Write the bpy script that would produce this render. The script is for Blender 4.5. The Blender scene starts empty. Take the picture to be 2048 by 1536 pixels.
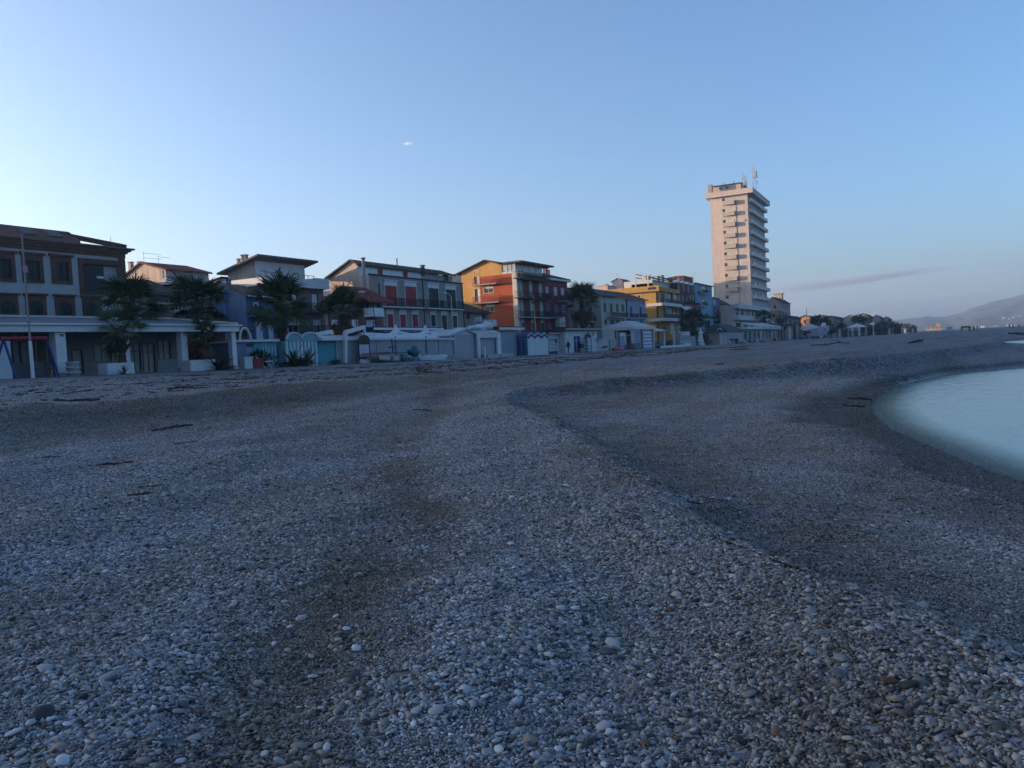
import bpy, bmesh, math, random
import numpy as np
from mathutils import Vector, Matrix, noise as mnoise

R = math.radians
sc = bpy.context.scene
COL = sc.collection

# ------------------------------------------------------------------ camera
# World frame: +X runs along the row of houses (away from the camera), +Y goes inland, sea level is z = 0.
EYE = 2.3
YAW, PITCH, ROLL = R(27.9), R(2.37), R(3.0)
FPX = 1560.0                                    # focal length in pixels of a 2048 px wide frame
_fh = Vector((math.cos(YAW), math.sin(YAW), 0)); _rh = Vector((math.sin(YAW), -math.cos(YAW), 0)); _z = Vector((0, 0, 1))
C_F = _fh*math.cos(PITCH) - _z*math.sin(PITCH)
_up = _fh*math.sin(PITCH) + _z*math.cos(PITCH)
C_R = _rh*math.cos(ROLL) - _up*math.sin(ROLL)
C_U = _rh*math.sin(ROLL) + _up*math.cos(ROLL)
cam_d = bpy.data.cameras.new('camera'); cam = bpy.data.objects.new('camera', cam_d); COL.objects.link(cam)
cam_d.sensor_width = 36.0; cam_d.lens = 36.0*FPX/2048; cam_d.clip_start = 0.1; cam_d.clip_end = 30000
cam.matrix_world = Matrix(((C_R.x, C_U.x, -C_F.x, 0), (C_R.y, C_U.y, -C_F.y, 0), (C_R.z, C_U.z, -C_F.z, EYE), (0, 0, 0, 1)))
sc.camera = cam

# ------------------------------------------------------------------ sky, sun, exposure
SUN_AZ = R(110)       # measured from +X towards +Y
SUN_EL = R(5.5)
w = bpy.data.worlds.new('World'); sc.world = w; w.use_nodes = True
nt = w.node_tree; bg = nt.nodes['Background']
sky = nt.nodes.new('ShaderNodeTexSky'); sky.sky_type = 'NISHITA'; sky.sun_disc = False
sky.sun_elevation = SUN_EL; sky.sun_rotation = (math.pi/2 - SUN_AZ) % (2*math.pi)
sky.air_density = 0.78; sky.dust_density = 2.8; sky.ozone_density = 2.9; sky.altitude = 0
nt.links.new(sky.outputs[0], bg.inputs[0]); bg.inputs[1].default_value = 0.15
sun_d = bpy.data.lights.new('sun', 'SUN'); sun = bpy.data.objects.new('sun', sun_d); COL.objects.link(sun)
sun_d.energy = 4.2; sun_d.angle = R(0.5); sun_d.color = (1.0, 0.70, 0.48)
_sd = Vector((math.cos(SUN_AZ)*math.cos(SUN_EL), math.sin(SUN_AZ)*math.cos(SUN_EL), math.sin(SUN_EL)))
sun.rotation_euler = _sd.to_track_quat('Z', 'Y').to_euler(); sun.location = _sd*200
vs = sc.view_settings
vs.view_transform = 'Standard'; vs.look = 'None'; vs.exposure = 1.68; vs.gamma = 1.0; vs.use_curve_mapping = False
sc.cycles.use_denoising = True
sc.cycles.max_bounces = 6; sc.cycles.volume_bounces = 1; sc.cycles.transparent_max_bounces = 12
sc.cycles.use_adaptive_sampling = True
sc.cycles.volume_max_steps = 64

# ------------------------------------------------------------------ measuring helpers (2048 x 1536 photo pixels -> place)
CAM = Vector((0, 0, EYE))
def ray(x, y):
    return C_F + C_R*((x-1024)/FPX) + C_U*((768-y)/FPX)
def F(x, y, T):                                  # on the plane Y = T: (x, z)
    d = ray(x, y); k = T/d.y; return k*d.x, EYE + k*d.z
def G(x, y, S):                                  # on the plane X = S: (y, z)
    d = ray(x, y); k = S/d.x; return k*d.y, EYE + k*d.z
def DP(x, y, depth):                             # at a distance in front of the camera
    return CAM + ray(x, y)*depth

# ------------------------------------------------------------------ objects
def tag(o, label=None, cat=None, group=None, kind=None):
    for k, v in (('label', label), ('category', cat), ('group', group), ('kind', kind)):
        if v: o[k] = v
    return o
def empty(name, loc, label, cat, group=None):
    o = bpy.data.objects.new(name, None); COL.objects.link(o); o.location = loc; o.empty_display_size = 0.3
    return tag(o, label, cat, group)
def root_loc(p):
    v = Vector((0, 0, 0))
    while p is not None: v += Vector(p.location); p = p.parent
    return v
class MB:
    """collects shapes in world coordinates; build() links them as one mesh object"""
    def __init__(s): s.v = []; s.f = []; s.sm = False
    def add(s, vs, fs):
        n = len(s.v); s.v += [tuple(p) for p in vs]; s.f += [tuple(i+n for i in f) for f in fs]; return s
    def box(s, x0, x1, y0, y1, z0, z1):
        if x0 > x1: x0, x1 = x1, x0
        if y0 > y1: y0, y1 = y1, y0
        if z0 > z1: z0, z1 = z1, z0
        return s.add([(x0,y0,z0),(x1,y0,z0),(x1,y1,z0),(x0,y1,z0),(x0,y0,z1),(x1,y0,z1),(x1,y1,z1),(x0,y1,z1)],
                     [(3,2,1,0),(4,5,6,7),(0,1,5,4),(1,2,6,5),(2,3,7,6),(3,0,4,7)])
    def prism(s, pts, axis, a0, a1):
        """pts: outline in the two other axes (in axis order), extruded along axis"""
        def P(u, v, a):
            return (a,u,v) if axis == 'x' else ((u,a,v) if axis == 'y' else (u,v,a))
        n = len(pts); V = [P(u,v,a0) for u,v in pts] + [P(u,v,a1) for u,v in pts]
        fs = [tuple(range(n))[::-1], tuple(range(n, 2*n))] + [(i,(i+1)%n,n+(i+1)%n,n+i) for i in range(n)]
        return s.add(V, fs)
    def quad(s, *p): return s.add(p, [tuple(range(len(p)))])
    def slab(s, p, th):
        """a quad (4 points) thickened downwards by th"""
        q = [(a[0],a[1],a[2]-th) for a in p]; n = len(p)
        return s.add(list(p)+q, [tuple(range(n)), tuple(range(2*n-1, n-1, -1))] + [(i, n+i, n+(i+1)%n, (i+1)%n) for i in range(n)])
    def bar(s, a, b, wx, wz=None):
        """rectangular bar from a to b"""
        wz = wz or wx; a = Vector(a); b = Vector(b); d = (b-a).normalized()
        u = d.cross(Vector((0,0,1)));
        if u.length < 1e-3: u = Vector((1,0,0))
        u.normalize(); n = u.cross(d).normalized(); u *= wx/2; n *= wz/2
        V = [a-u-n, a+u-n, a+u+n, a-u+n, b-u-n, b+u-n, b+u+n, b-u+n]
        return s.add(V, [(3,2,1,0),(4,5,6,7),(0,1,5,4),(1,2,6,5),(2,3,7,6),(3,0,4,7)])
    def tube(s, path, r, n=8, cap=True):
        path = [Vector(p) for p in path]; m = len(path)
        rs = r if isinstance(r, (list, tuple)) else [r]*m
        base = len(s.v); prev = None
        for i, p in enumerate(path):
            d = (path[min(i+1,m-1)] - path[max(i-1,0)]).normalized()
            u = prev if prev is not None else (Vector((1,0,0)) if abs(d.x) < 0.9 else Vector((0,1,0)))
            u = (u - d*u.dot(d)).normalized(); prev = u; v = d.cross(u)
            for k in range(n):
                a = 2*math.pi*k/n; s.v.append(tuple(p + (u*math.cos(a) + v*math.sin(a))*rs[i]))
        for i in range(m-1):
            for k in range(n):
                s.f.append((base+i*n+k, base+i*n+(k+1)%n, base+(i+1)*n+(k+1)%n, base+(i+1)*n+k))
        if cap:
            s.f.append(tuple(base+k for k in range(n))[::-1]); s.f.append(tuple(base+(m-1)*n+k for k in range(n)))
        return s
    def lathe(s, cx, cy, prof, n=12):
        base = len(s.v); m = len(prof)
        for r, z in prof:
            for k in range(n):
                a = 2*math.pi*k/n; s.v.append((cx + r*math.cos(a), cy + r*math.sin(a), z))
        for i in range(m-1):
            for k in range(n):
                s.f.append((base+i*n+k, base+i*n+(k+1)%n, base+(i+1)*n+(k+1)%n, base+(i+1)*n+k))
        s.f.append(tuple(base+k for k in range(n))[::-1]); s.f.append(tuple(base+(m-1)*n+k for k in range(n)))
        return s
    def ball(s, c, rx, ry=None, rz=None, sub=2, jit=0.0, seed=0):
        ry = ry or rx; rz = rz or rx; rng = random.Random(seed)
        bm = bmesh.new(); bmesh.ops.create_icosphere(bm, subdivisions=sub, radius=1)
        V = []
        for v in bm.verts:
            k = 1 + jit*mnoise.noise(v.co*1.7 + Vector((seed*3.1, seed*1.3, 0)))
            V.append((c[0]+v.co.x*rx*k, c[1]+v.co.y*ry*k, c[2]+v.co.z*rz*k))
        fs = [tuple(v.index for v in f.verts) for f in bm.faces]; bm.free()
        return s.add(V, fs)
    def mesh(s, name, mat, off=Vector((0,0,0)), smooth=False):
        me = bpy.data.meshes.new(name)
        me.from_pydata([(v[0]-off.x, v[1]-off.y, v[2]-off.z) for v in s.v], [], s.f)
        me.materials.append(mat)
        if smooth: me.polygons.foreach_set('use_smooth', [True]*len(me.polygons))
        me.update(); return me
    def build(s, name, mat, parent=None, smooth=False, loc=None):
        """loc: world place of the object's own origin (default: its parent's, or the base centre for a top-level thing)"""
        if parent is not None: off = root_loc(parent)
        elif loc is not None: off = Vector(loc)
        else:
            A = np.array(s.v); off = Vector((float(A[:,0].mean()), float(A[:,1].mean()), float(A[:,2].min())))
        o = bpy.data.objects.new(name, s.mesh(name, mat, off, smooth)); COL.objects.link(o)
        if parent is not None: o.parent = parent
        else: o.location = off
        return o

# ------------------------------------------------------------------ materials
def new_mat(name):
    m = bpy.data.materials.new(name); m.use_nodes = True
    return m, m.node_tree, m.node_tree.nodes['Principled BSDF']
_mc = {}
def PM(col, rough=0.8, var=0.18, scale=1.2, bump=0.0, metal=0.0, streak=0.0, name='plaster', spec=0.3, bscale=30):
    """painted / plastered / wooden surface: base colour with soft blotches, optional vertical rain streaks and grain"""
    key = (col, rough, var, scale, bump, metal, streak, name, spec, bscale)
    if key in _mc: return _mc[key]
    m, t, b = new_mat(name); N = t.nodes; L = t.links
    tc = N.new('ShaderNodeTexCoord'); geo = N.new('ShaderNodeNewGeometry')
    n1 = N.new('ShaderNodeTexNoise'); n1.inputs['Scale'].default_value = scale; n1.inputs['Detail'].default_value = 6; n1.inputs['Roughness'].default_value = 0.65
    L.new(geo.outputs['Position'], n1.inputs['Vector'])
    mr = N.new('ShaderNodeMapRange'); mr.inputs[1].default_value = 0.25; mr.inputs[2].default_value = 0.75
    mr.inputs[3].default_value = 1-var; mr.inputs[4].default_value = 1+var*0.6
    L.new(n1.outputs['Fac'], mr.inputs[0]); fac = mr.outputs[0]
    if streak > 0:
        mp = N.new('ShaderNodeMapping'); mp.inputs['Scale'].default_value = (2.2, 2.2, 0.12); L.new(geo.outputs['Position'], mp.inputs['Vector'])
        n2 = N.new('ShaderNodeTexNoise'); n2.inputs['Scale'].default_value = 1.0; n2.inputs['Detail'].default_value = 4; L.new(mp.outputs[0], n2.inputs['Vector'])
        m2 = N.new('ShaderNodeMapRange'); m2.inputs[1].default_value = 0.42; m2.inputs[2].default_value = 0.75; m2.inputs[3].default_value = 1; m2.inputs[4].default_value = 1-streak
        L.new(n2.outputs['Fac'], m2.inputs[0])
        mu = N.new('ShaderNodeMath'); mu.operation = 'MULTIPLY'; L.new(fac, mu.inputs[0]); L.new(m2.outputs[0], mu.inputs[1]); fac = mu.outputs[0]
    vm = N.new('ShaderNodeVectorMath'); vm.operation = 'SCALE'; vm.inputs[0].default_value = col; L.new(fac, vm.inputs['Scale'])
    L.new(vm.outputs[0], b.inputs['Base Color'])
    b.inputs['Roughness'].default_value = rough; b.inputs['Metallic'].default_value = metal; b.inputs['Specular IOR Level'].default_value = spec
    if bump > 0:
        n3 = N.new('ShaderNodeTexNoise'); n3.inputs['Scale'].default_value = bscale; n3.inputs['Detail'].default_value = 3; L.new(geo.outputs['Position'], n3.inputs['Vector'])
        bp = N.new('ShaderNodeBump'); bp.inputs['Strength'].default_value = bump; bp.inputs['Distance'].default_value = 0.02
        L.new(n3.outputs['Fac'], bp.inputs['Height']); L.new(bp.outputs[0], b.inputs['Normal'])
    _mc[key] = m; return m
def WALL(col, streak=0.25): return PM(col, 0.9, 0.16, 0.7, 0.25, 0, streak, 'plaster')
def PAINT(col, rough=0.55): return PM(col, rough, 0.12, 2.0, 0, 0, 0.08, 'paint')
def ROOF(col):
    key = ('roof', col)
    if key in _mc: return _mc[key]
    m, t, b = new_mat('roof_tiles'); N = t.nodes; L = t.links
    geo = N.new('ShaderNodeNewGeometry')
    wv = N.new('ShaderNodeTexWave'); wv.bands_direction = 'X'; wv.inputs['Scale'].default_value = 0.8; wv.inputs['Distortion'].default_value = 0.6; wv.inputs['Detail'].default_value = 1
    L.new(geo.outputs['Position'], wv.inputs['Vector'])
    n1 = N.new('ShaderNodeTexNoise'); n1.inputs['Scale'].default_value = 2.4; n1.inputs['Detail'].default_value = 8; n1.inputs['Roughness'].default_value = 0.7; L.new(geo.outputs['Position'], n1.inputs['Vector'])
    cr = N.new('ShaderNodeValToRGB'); e = cr.color_ramp.elements
    e[0].position = 0.3; e[0].color = (col[0]*0.45, col[1]*0.45, col[2]*0.45, 1); e[1].position = 0.72; e[1].color = (col[0]*1.35, col[1]*1.3, col[2]*1.25, 1)
    L.new(n1.outputs['Fac'], cr.inputs[0]); L.new(cr.outputs[0], b.inputs['Base Color']); b.inputs['Roughness'].default_value = 0.9; b.inputs['Specular IOR Level'].default_value = 0.2
    bp = N.new('ShaderNodeBump'); bp.inputs['Strength'].default_value = 0.8; bp.inputs['Distance'].default_value = 0.08
    L.new(wv.outputs['Fac'], bp.inputs['Height']); L.new(bp.outputs[0], b.inputs['Normal'])
    _mc[key] = m; return m
def GLASS(col=(0.02, 0.03, 0.035), rough=0.08):
    key = ('glass', col, rough)
    if key in _mc: return _mc[key]
    m, t, b = new_mat('window_glass'); N = t.nodes; L = t.links
    geo = N.new('ShaderNodeNewGeometry'); n1 = N.new('ShaderNodeTexNoise'); n1.inputs['Scale'].default_value = 0.9; L.new(geo.outputs['Position'], n1.inputs['Vector'])
    vm = N.new('ShaderNodeVectorMath'); vm.operation = 'SCALE'; vm.inputs[0].default_value = col
    mr = N.new('ShaderNodeMapRange'); mr.inputs[3].default_value = 0.3; mr.inputs[4].default_value = 1.8; L.new(n1.outputs['Fac'], mr.inputs[0]); L.new(mr.outputs[0], vm.inputs['Scale'])
    L.new(vm.outputs[0], b.inputs['Base Color']); b.inputs['Roughness'].default_value = rough; b.inputs['Specular IOR Level'].default_value = 0.5
    _mc[key] = m; return m

# ------------------------------------------------------------------ terrain height
def _h(ix, iy):
    n = (ix*374761393 + iy*668265263) & 0xFFFFFFFF
    n = ((n ^ (n >> 13))*1274126177) & 0xFFFFFFFF
    return ((n ^ (n >> 16)) & 0xFFFF)/65535.0
def vnoise(x, y):
    x = np.asarray(x, float); y = np.asarray(y, float)
    ix = np.floor(x).astype(np.int64); iy = np.floor(y).astype(np.int64); fx = x-ix; fy = y-iy
    fx = fx*fx*(3-2*fx); fy = fy*fy*(3-2*fy)
    a = _h(ix, iy); b = _h(ix+1, iy); c = _h(ix, iy+1); d = _h(ix+1, iy+1)
    return (a*(1-fx)+b*fx)*(1-fy) + (c*(1-fx)+d*fx)*fy - 0.5
def ss(a, b, x):
    u = np.clip((x-a)/(b-a), 0, 1); return u*u*(3-2*u)
SH_S = [-400,-60,-20,0,6,10,13.4,15.2,18,21.4,26.4,30.6,37.4,45.9,50,58,70,85,100,112,121,128,138,180,260,400,900,6000]
SH_T = [-40,-14,-10,-7.5,-5,-3,-1.3,-.74,0,.86,1.4,1.4,1.0,-1.1,-4.7,-10,-13,-13,-12,-8,-4.7,-7,-13.5,-30,-52,-95,-260,-2600]
CR_S = [-400,-60,-20,0,3.9,5.6,9,13.6,18,22,24.4,27,30.6,39.5,50,60,70,85,100,112,121,140,180,260,400,900,6000]
CR_T = [-34,-9,-5,-2.4,-.4,1.1,3.2,6.6,10,12,12.2,10.8,8.2,3.2,0.4,-3,-5,-5,-2,1,2,-4,-22,-44,-87,-250,-2590]
ZB_S = [-100,20,25,38,60,89,189,400]; ZB_Z = [0.1,0,-.05,-.2,-.4,-.6,-.9,-.9]
def smooth_interp(x, xs, ys):
    return (np.interp(x-0.9, xs, ys)+np.interp(x+0.9, xs, ys)+np.interp(x, xs, ys)*2)/4
def ground(s, t):
    """height of the beach above sea level"""
    s = np.asarray(s, float); t = np.asarray(t, float)
    wig = 0.35*vnoise(s*0.45, t*0.45+7) + 0.5*vnoise(s*0.13+9, t*0.1)
    tsh = smooth_interp(s, SH_S, SH_T); tcr = smooth_interp(s, CR_S, CR_T) + wig*0.6
    zcr = np.interp(s, [-20,10,24,40], [-1.5,-1.5,-1.2,-1.12])
    toe = np.interp(s, [-20,9,20,28,60], [-1.52,-1.5,-1.26,-1.06,-1.0])
    zU = np.interp(s, [-20,20,30,60,200], [-.72,-.75,-.85,-.92,-1.0])
    zb = np.interp(s, ZB_S, ZB_Z)
    t1 = np.maximum(16.4 + wig*1.2, tcr + 1.0); t2 = t1 + 3.0
    u = np.clip((tcr-t)/np.maximum(tcr-tsh, 0.5), 0, 1)
    g = 0.34*ss(0, 1.1, np.maximum(tcr-t,0)+0.9*vnoise(s*1.1,t*1.1)*ss(0,.6,tcr-t))*ss(0,.2,u+.1) + 0.10*ss(0.02, 0.42, u) + 0.26*ss(0.1, 0.8, u) + 0.32*np.clip((u-0.74)/0.26, 0, 1)
    z_bowl = zcr + (-EYE - zcr)*g
    z_ter = zcr + (toe-zcr)*np.clip((t-tcr)/np.maximum(t1-tcr, 0.5), 0, 1) - 0.05*np.exp(-((t-tcr-1.5)/1.2)**2)*ss(0,1,t-tcr)
    z_up = toe + (zU-toe)*ss(0, 1, (t-t1)/3.0)
    z_hi = zU + (zb-zU)*np.clip((t-t2)/(44-t2), 0, 1)
    z = np.where(t < tcr, z_bowl, np.where(t < t1, z_ter, np.where(t < t2, z_up, z_hi)))
    z = np.where(t < tsh, -EYE - 0.10*np.minimum(tsh-t, 40) - 0.02, z)
    # relief: footprints, ripples, heaps
    r = np.hypot(s, t); fade = 1/(1+(r/60)**2); land = ss(0, 1.5, t-tsh)*(1-ss(41, 44, t))
    z = z + land*(0.11*vnoise(s*0.55, t*0.55)*fade + 0.055*vnoise(s*1.5+4, t*1.5)*fade + 0.02*vnoise(s*3.1, t*3.1+2)*fade + 0.16*vnoise(s*0.12, t*0.16))
    # a long trough left by walkers and waves, and shallow swash ridges along the terrace
    dl = (t-0.62*s-1.0+0.9*vnoise(s*0.3,9.1))/(0.45+0.045*r); z = z - land*0.075*np.exp(-dl*dl)*ss(1.5,3,s)*(1-ss(18,24,s))
    z = z + land*0.035*np.sin((t*1.25-s*0.62)*1.15+2.2*vnoise(s*0.2,t*0.2))*ss(0,2,t-tcr)*(1-ss(13,16,t))
    # unseen ridge added behind the town, its height shaped to block the low sun
    z = z + np.interp(s, [-1000,70,92,130,190,222,242,272,294,330,400,520], [15,15,16.5,17.5,18,20,30.5,30.5,11,9,6,4])*ss(88, 135, t)*(1+0.12*vnoise(s*0.03, 3.3)) + 60*ss(400, 2500, t)
    return z + EYE
def gz(s, t): return float(ground(np.array([s]), np.array([t]))[0])

# ------------------------------------------------------------------ beach sheet
def beach_mat():
    m, t, b = new_mat('shingle_ground'); N = t.nodes; L = t.links
    geo = N.new('ShaderNodeNewGeometry'); P = geo.outputs['Position']
    sep = N.new('ShaderNodeSeparateXYZ'); L.new(P, sep.inputs[0])
    def noise(scale, det=5, rough=0.6):
        n = N.new('ShaderNodeTexNoise'); n.inputs['Scale'].default_value = scale; n.inputs['Detail'].default_value = det; n.inputs['Roughness'].default_value = rough
        L.new(P, n.inputs['Vector']); return n.outputs['Fac']
    def mapr(f, a, b_, c, d):
        n = N.new('ShaderNodeMapRange'); n.inputs[1].default_value = a; n.inputs[2].default_value = b_; n.inputs[3].default_value = c; n.inputs[4].default_value = d
        L.new(f, n.inputs[0]); return n.outputs[0]
    vor = N.new('ShaderNodeTexVoronoi'); vor.inputs['Scale'].default_value = 16; L.new(P, vor.inputs['Vector'])
    cr = N.new('ShaderNodeValToRGB'); e = cr.color_ramp.elements
    e[0].position = 0.0; e[0].color = (0.034, 0.038, 0.044, 1); e[1].position = 1.0; e[1].color = (0.25, 0.27, 0.30, 1)
    for p, c in ((0.35, (0.085, 0.091, 0.101, 1)), (0.55, (0.12, 0.121, 0.12, 1)), (0.75, (0.155, 0.166, 0.183, 1))):
        q = e.new(p); q.color = c
    sx = N.new('ShaderNodeSeparateXYZ'); L.new(vor.outputs['Color'], sx.inputs[0]); L.new(sx.outputs[0], cr.inputs[0])
    # broad tone: brownish drift lines and paler bands
    mx = N.new('ShaderNodeMix'); mx.data_type = 'RGBA'; mx.blend_type = 'MULTIPLY'
    cr2 = N.new('ShaderNodeValToRGB'); e2 = cr2.color_ramp.elements
    e2[0].position = 0.32; e2[0].color = (0.74, 0.66, 0.60, 1); e2[1].position = 0.6; e2[1].color = (1.08, 1.09, 1.12, 1)
    mp = N.new('ShaderNodeMapping'); mp.inputs['Scale'].default_value = (0.10, 0.42, 0.3); L.new(P, mp.inputs[0])
    nb = N.new('ShaderNodeTexNoise'); nb.inputs['Scale'].default_value = 1.0; nb.inputs['Detail'].default_value = 7; nb.inputs['Roughness'].default_value = 0.62; L.new(mp.outputs[0], nb.inputs['Vector'])
    L.new(nb.outputs['Fac'], cr2.inputs[0]); mx.inputs[0].default_value = 1.0
    L.new(cr.outputs[0], mx.inputs[6]); L.new(cr2.outputs[0], mx.inputs[7])
    # wet strip by the water
    wet = mapr(sep.outputs[2], 0.20, 0.34, 0.45, 1.0)
    vm = N.new('ShaderNodeVectorMath'); vm.operation = 'SCALE'; L.new(mx.outputs[2], vm.inputs[0]); L.new(wet, vm.inputs['Scale'])
    L.new(vm.outputs[0], b.inputs['Base Color'])
    L.new(mapr(sep.outputs[2], 0.02, 0.25, 0.35, 0.85), b.inputs['Roughness']); b.inputs['Specular IOR Level'].default_value = 0.25
    bp = N.new('ShaderNodeBump'); bp.inputs['Strength'].default_value = 0.9; bp.inputs['Distance'].default_value = 0.03
    ad = N.new('ShaderNodeMath'); ad.operation = 'ADD'; L.new(vor.outputs['Distance'], ad.inputs[0]); L.new(noise(5, 8, 0.7), ad.inputs[1])
    L.new(ad.outputs[0], bp.inputs['Height']); L.new(bp.outputs[0], b.inputs['Normal'])
    return m
M_BEACH = beach_mat()
def polar_sheet(name, mat):
    a_in = np.linspace(YAW-R(46), YAW+R(46), 420); a_out = np.linspace(YAW+R(46), YAW+R(314), 90)[1:-1]
    A = np.concatenate([a_in, a_out]); n = len(A)
    RR = np.concatenate([[0.0], np.geomspace(0.7, 130, 430), np.geomspace(133, 4400, 70)])
    ca, sa = np.cos(A), np.sin(A)
    X = np.outer(RR, ca).ravel(); Y = np.outer(RR, sa).ravel(); Z = ground(X, Y)
    m = len(RR); i = np.arange(m-1)[:, None]*n; k = np.arange(n)[None, :]; k2 = (np.arange(n)+1) % n
    q = np.stack([i+k, i+n+k, i+n+k2[None, :], i+k2[None, :]], -1).reshape(-1, 4)
    me = bpy.data.meshes.new(name)
    me.vertices.add(len(X)); me.vertices.foreach_set('co', np.stack([X, Y, Z], -1).astype(np.float32).ravel())
    me.loops.add(q.size); me.loops.foreach_set('vertex_index', q.ravel().astype(np.int32))
    me.polygons.add(len(q)); me.polygons.foreach_set('loop_start', np.arange(0, q.size, 4, dtype=np.int32)); me.polygons.foreach_set('loop_total', np.full(len(q), 4, np.int32))
    me.polygons.foreach_set('use_smooth', [True]*len(q)); me.update(calc_edges=True); me.validate(); me.materials.append(mat)
    o = bpy.data.objects.new(name, me); COL.objects.link(o); o['kind'] = 'structure'; return o
beach = polar_sheet('beach', M_BEACH)

# ------------------------------------------------------------------ sea
def water_mat():
    m, t, b = new_mat('sea_water'); N = t.nodes; L = t.links
    b.inputs['Base Color'].default_value = (0.105, 0.205, 0.19, 1); b.inputs['Roughness'].default_value = 0.18; b.inputs['IOR'].default_value = 1.33
    geo = N.new('ShaderNodeNewGeometry'); mp = N.new('ShaderNodeMapping'); mp.inputs['Scale'].default_value = (0.45, 1.5, 1); mp.inputs['Rotation'].default_value = (0, 0, 0.35)
    L.new(geo.outputs['Position'], mp.inputs[0])
    n = N.new('ShaderNodeTexNoise'); n.inputs['Scale'].default_value = 1.6; n.inputs['Detail'].default_value = 4; L.new(mp.outputs[0], n.inputs['Vector'])
    bp = N.new('ShaderNodeBump'); bp.inputs['Strength'].default_value = 0.3; bp.inputs['Distance'].default_value = 0.12; L.new(n.outputs['Fac'], bp.inputs['Height']); L.new(bp.outputs[0], b.inputs['Normal'])
    # clear over the shallows, murky further out: the sheet carries its own depth
    at_ = N.new('ShaderNodeAttribute'); at_.attribute_name = 'depth'; mr = N.new('ShaderNodeMapRange'); mr.interpolation_type = 'SMOOTHSTEP'; mr.inputs[1].default_value = 0.02; mr.inputs[2].default_value = 0.16; mr.inputs[3].default_value = 0.2; L.new(at_.outputs['Fac'], mr.inputs[0])
    tr = N.new('ShaderNodeBsdfTransparent'); tr.inputs[0].default_value = (.62, .80, .82, 1); mx = N.new('ShaderNodeMixShader'); L.new(mr.outputs[0], mx.inputs[0]); L.new(tr.outputs[0], mx.inputs[1]); L.new(b.outputs[0], mx.inputs[2]); L.new(mx.outputs[0], N['Material Output'].inputs[0])
    return m
def sea_sheet():
    A = np.linspace(YAW-R(150), YAW+R(12), 420); RR = np.concatenate([np.geomspace(1.5, 150, 300), np.geomspace(156, 4350, 60)]); n, m = len(A), len(RR)
    X = np.outer(RR, np.cos(A)).ravel(); Y = np.outer(RR, np.sin(A)).ravel(); G_ = ground(X, Y); ok = (G_ < 0.12).reshape(m, n)
    me = bpy.data.meshes.new('sea'); fs = [(j*n+i, (j+1)*n+i, (j+1)*n+i+1, j*n+i+1) for j in range(m-1) for i in range(n-1) if ok[j,i] or ok[j,i+1] or ok[j+1,i] or ok[j+1,i+1]]
    use = np.unique(np.array(fs)); idx = -np.ones(n*m, int); idx[use] = np.arange(len(use)); fs = idx[np.array(fs)]
    me.from_pydata(np.stack([X[use], Y[use], np.zeros(len(use))], -1).tolist(), [], fs.tolist()); me.attributes.new('depth', 'FLOAT', 'POINT').data.foreach_set('value', np.clip(-G_[use], 0, 5).astype(np.float32)); me.materials.append(water_mat())
    o = bpy.data.objects.new('sea', me); COL.objects.link(o); o['kind'] = 'structure'
sea_sheet()

# ------------------------------------------------------------------ measured zoom windows of the photo -> photo pixels
ZW = {1:(0,430,4.517),2:(240,490,5.908),3:(420,490,5.908),4:(640,490,5.907),5:(900,490,5.908),6:(1120,530,6.827),7:(1380,320,4.04),
      8:(1520,560,6.024),9:(1180,545,8.533),10:(1020,640,10.24),11:(1200,640,9.309),12:(1400,630,8.533),13:(470,630,10.78),14:(730,650,10.78),15:(0,660,13.96),16:(1780,560,7.642),0:(0,0,1.0)}
def Q(k, X, Y):
    a = ZW[k]; return a[0]+X/a[2], a[1]+Y/a[2]
def FS(k, X, Y, T): return F(*Q(k,X,Y), T)[0]
def FZ(k, X, Y, T): return F(*Q(k,X,Y), T)[1]
def GT(k, X, Y, S): return G(*Q(k,X,Y), S)[0]
def GZ(k, X, Y, S): return G(*Q(k,X,Y), S)[1]
def FR(k, r, T):
    """pixel rectangle (x0,y0,x1,y1) -> (s0,s1,z0,z1) on the plane Y=T"""
    x0,y0,x1,y1 = r; xm, ym = (x0+x1)/2, (y0+y1)/2
    return FS(k,x0,ym,T), FS(k,x1,ym,T), FZ(k,xm,y1,T), FZ(k,xm,y0,T)
def GR(k, r, S):
    x0,y0,x1,y1 = r; xm, ym = (x0+x1)/2, (y0+y1)/2
    a, b = GT(k,x1,ym,S), GT(k,x0,ym,S)
    return a, b, GZ(k,xm,y1,S), GZ(k,xm,y0,S)

WHITE = (0.54, 0.56, 0.58)
M_WHITE = PAINT(WHITE); M_RED = PAINT((0.33, 0.02, 0.03)); M_DKGREEN = PAINT((0.018, 0.03, 0.028)); M_DARK = PAINT((0.02, 0.022, 0.026))
M_GLASS = GLASS(); M_GLASSL = GLASS((0.10, 0.12, 0.13), 0.15); M_IRON = PM((0.02, 0.021, 0.024), 0.6, 0.2, 4, name='iron'); M_BLUE = PAINT((0.02, 0.06, 0.25))
M_STONE = PM((0.25, 0.22, 0.19), 0.9, 0.35, 2.5, 0.6, name='stone'); M_CONC = PM((0.33, 0.32, 0.31), 0.9, 0.2, 1.2, 0.2, 0, 0.25, 'concrete')
M_STEEL = PM((0.16, 0.16, 0.16), 0.6, 0.15, 3, name='steel')

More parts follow.
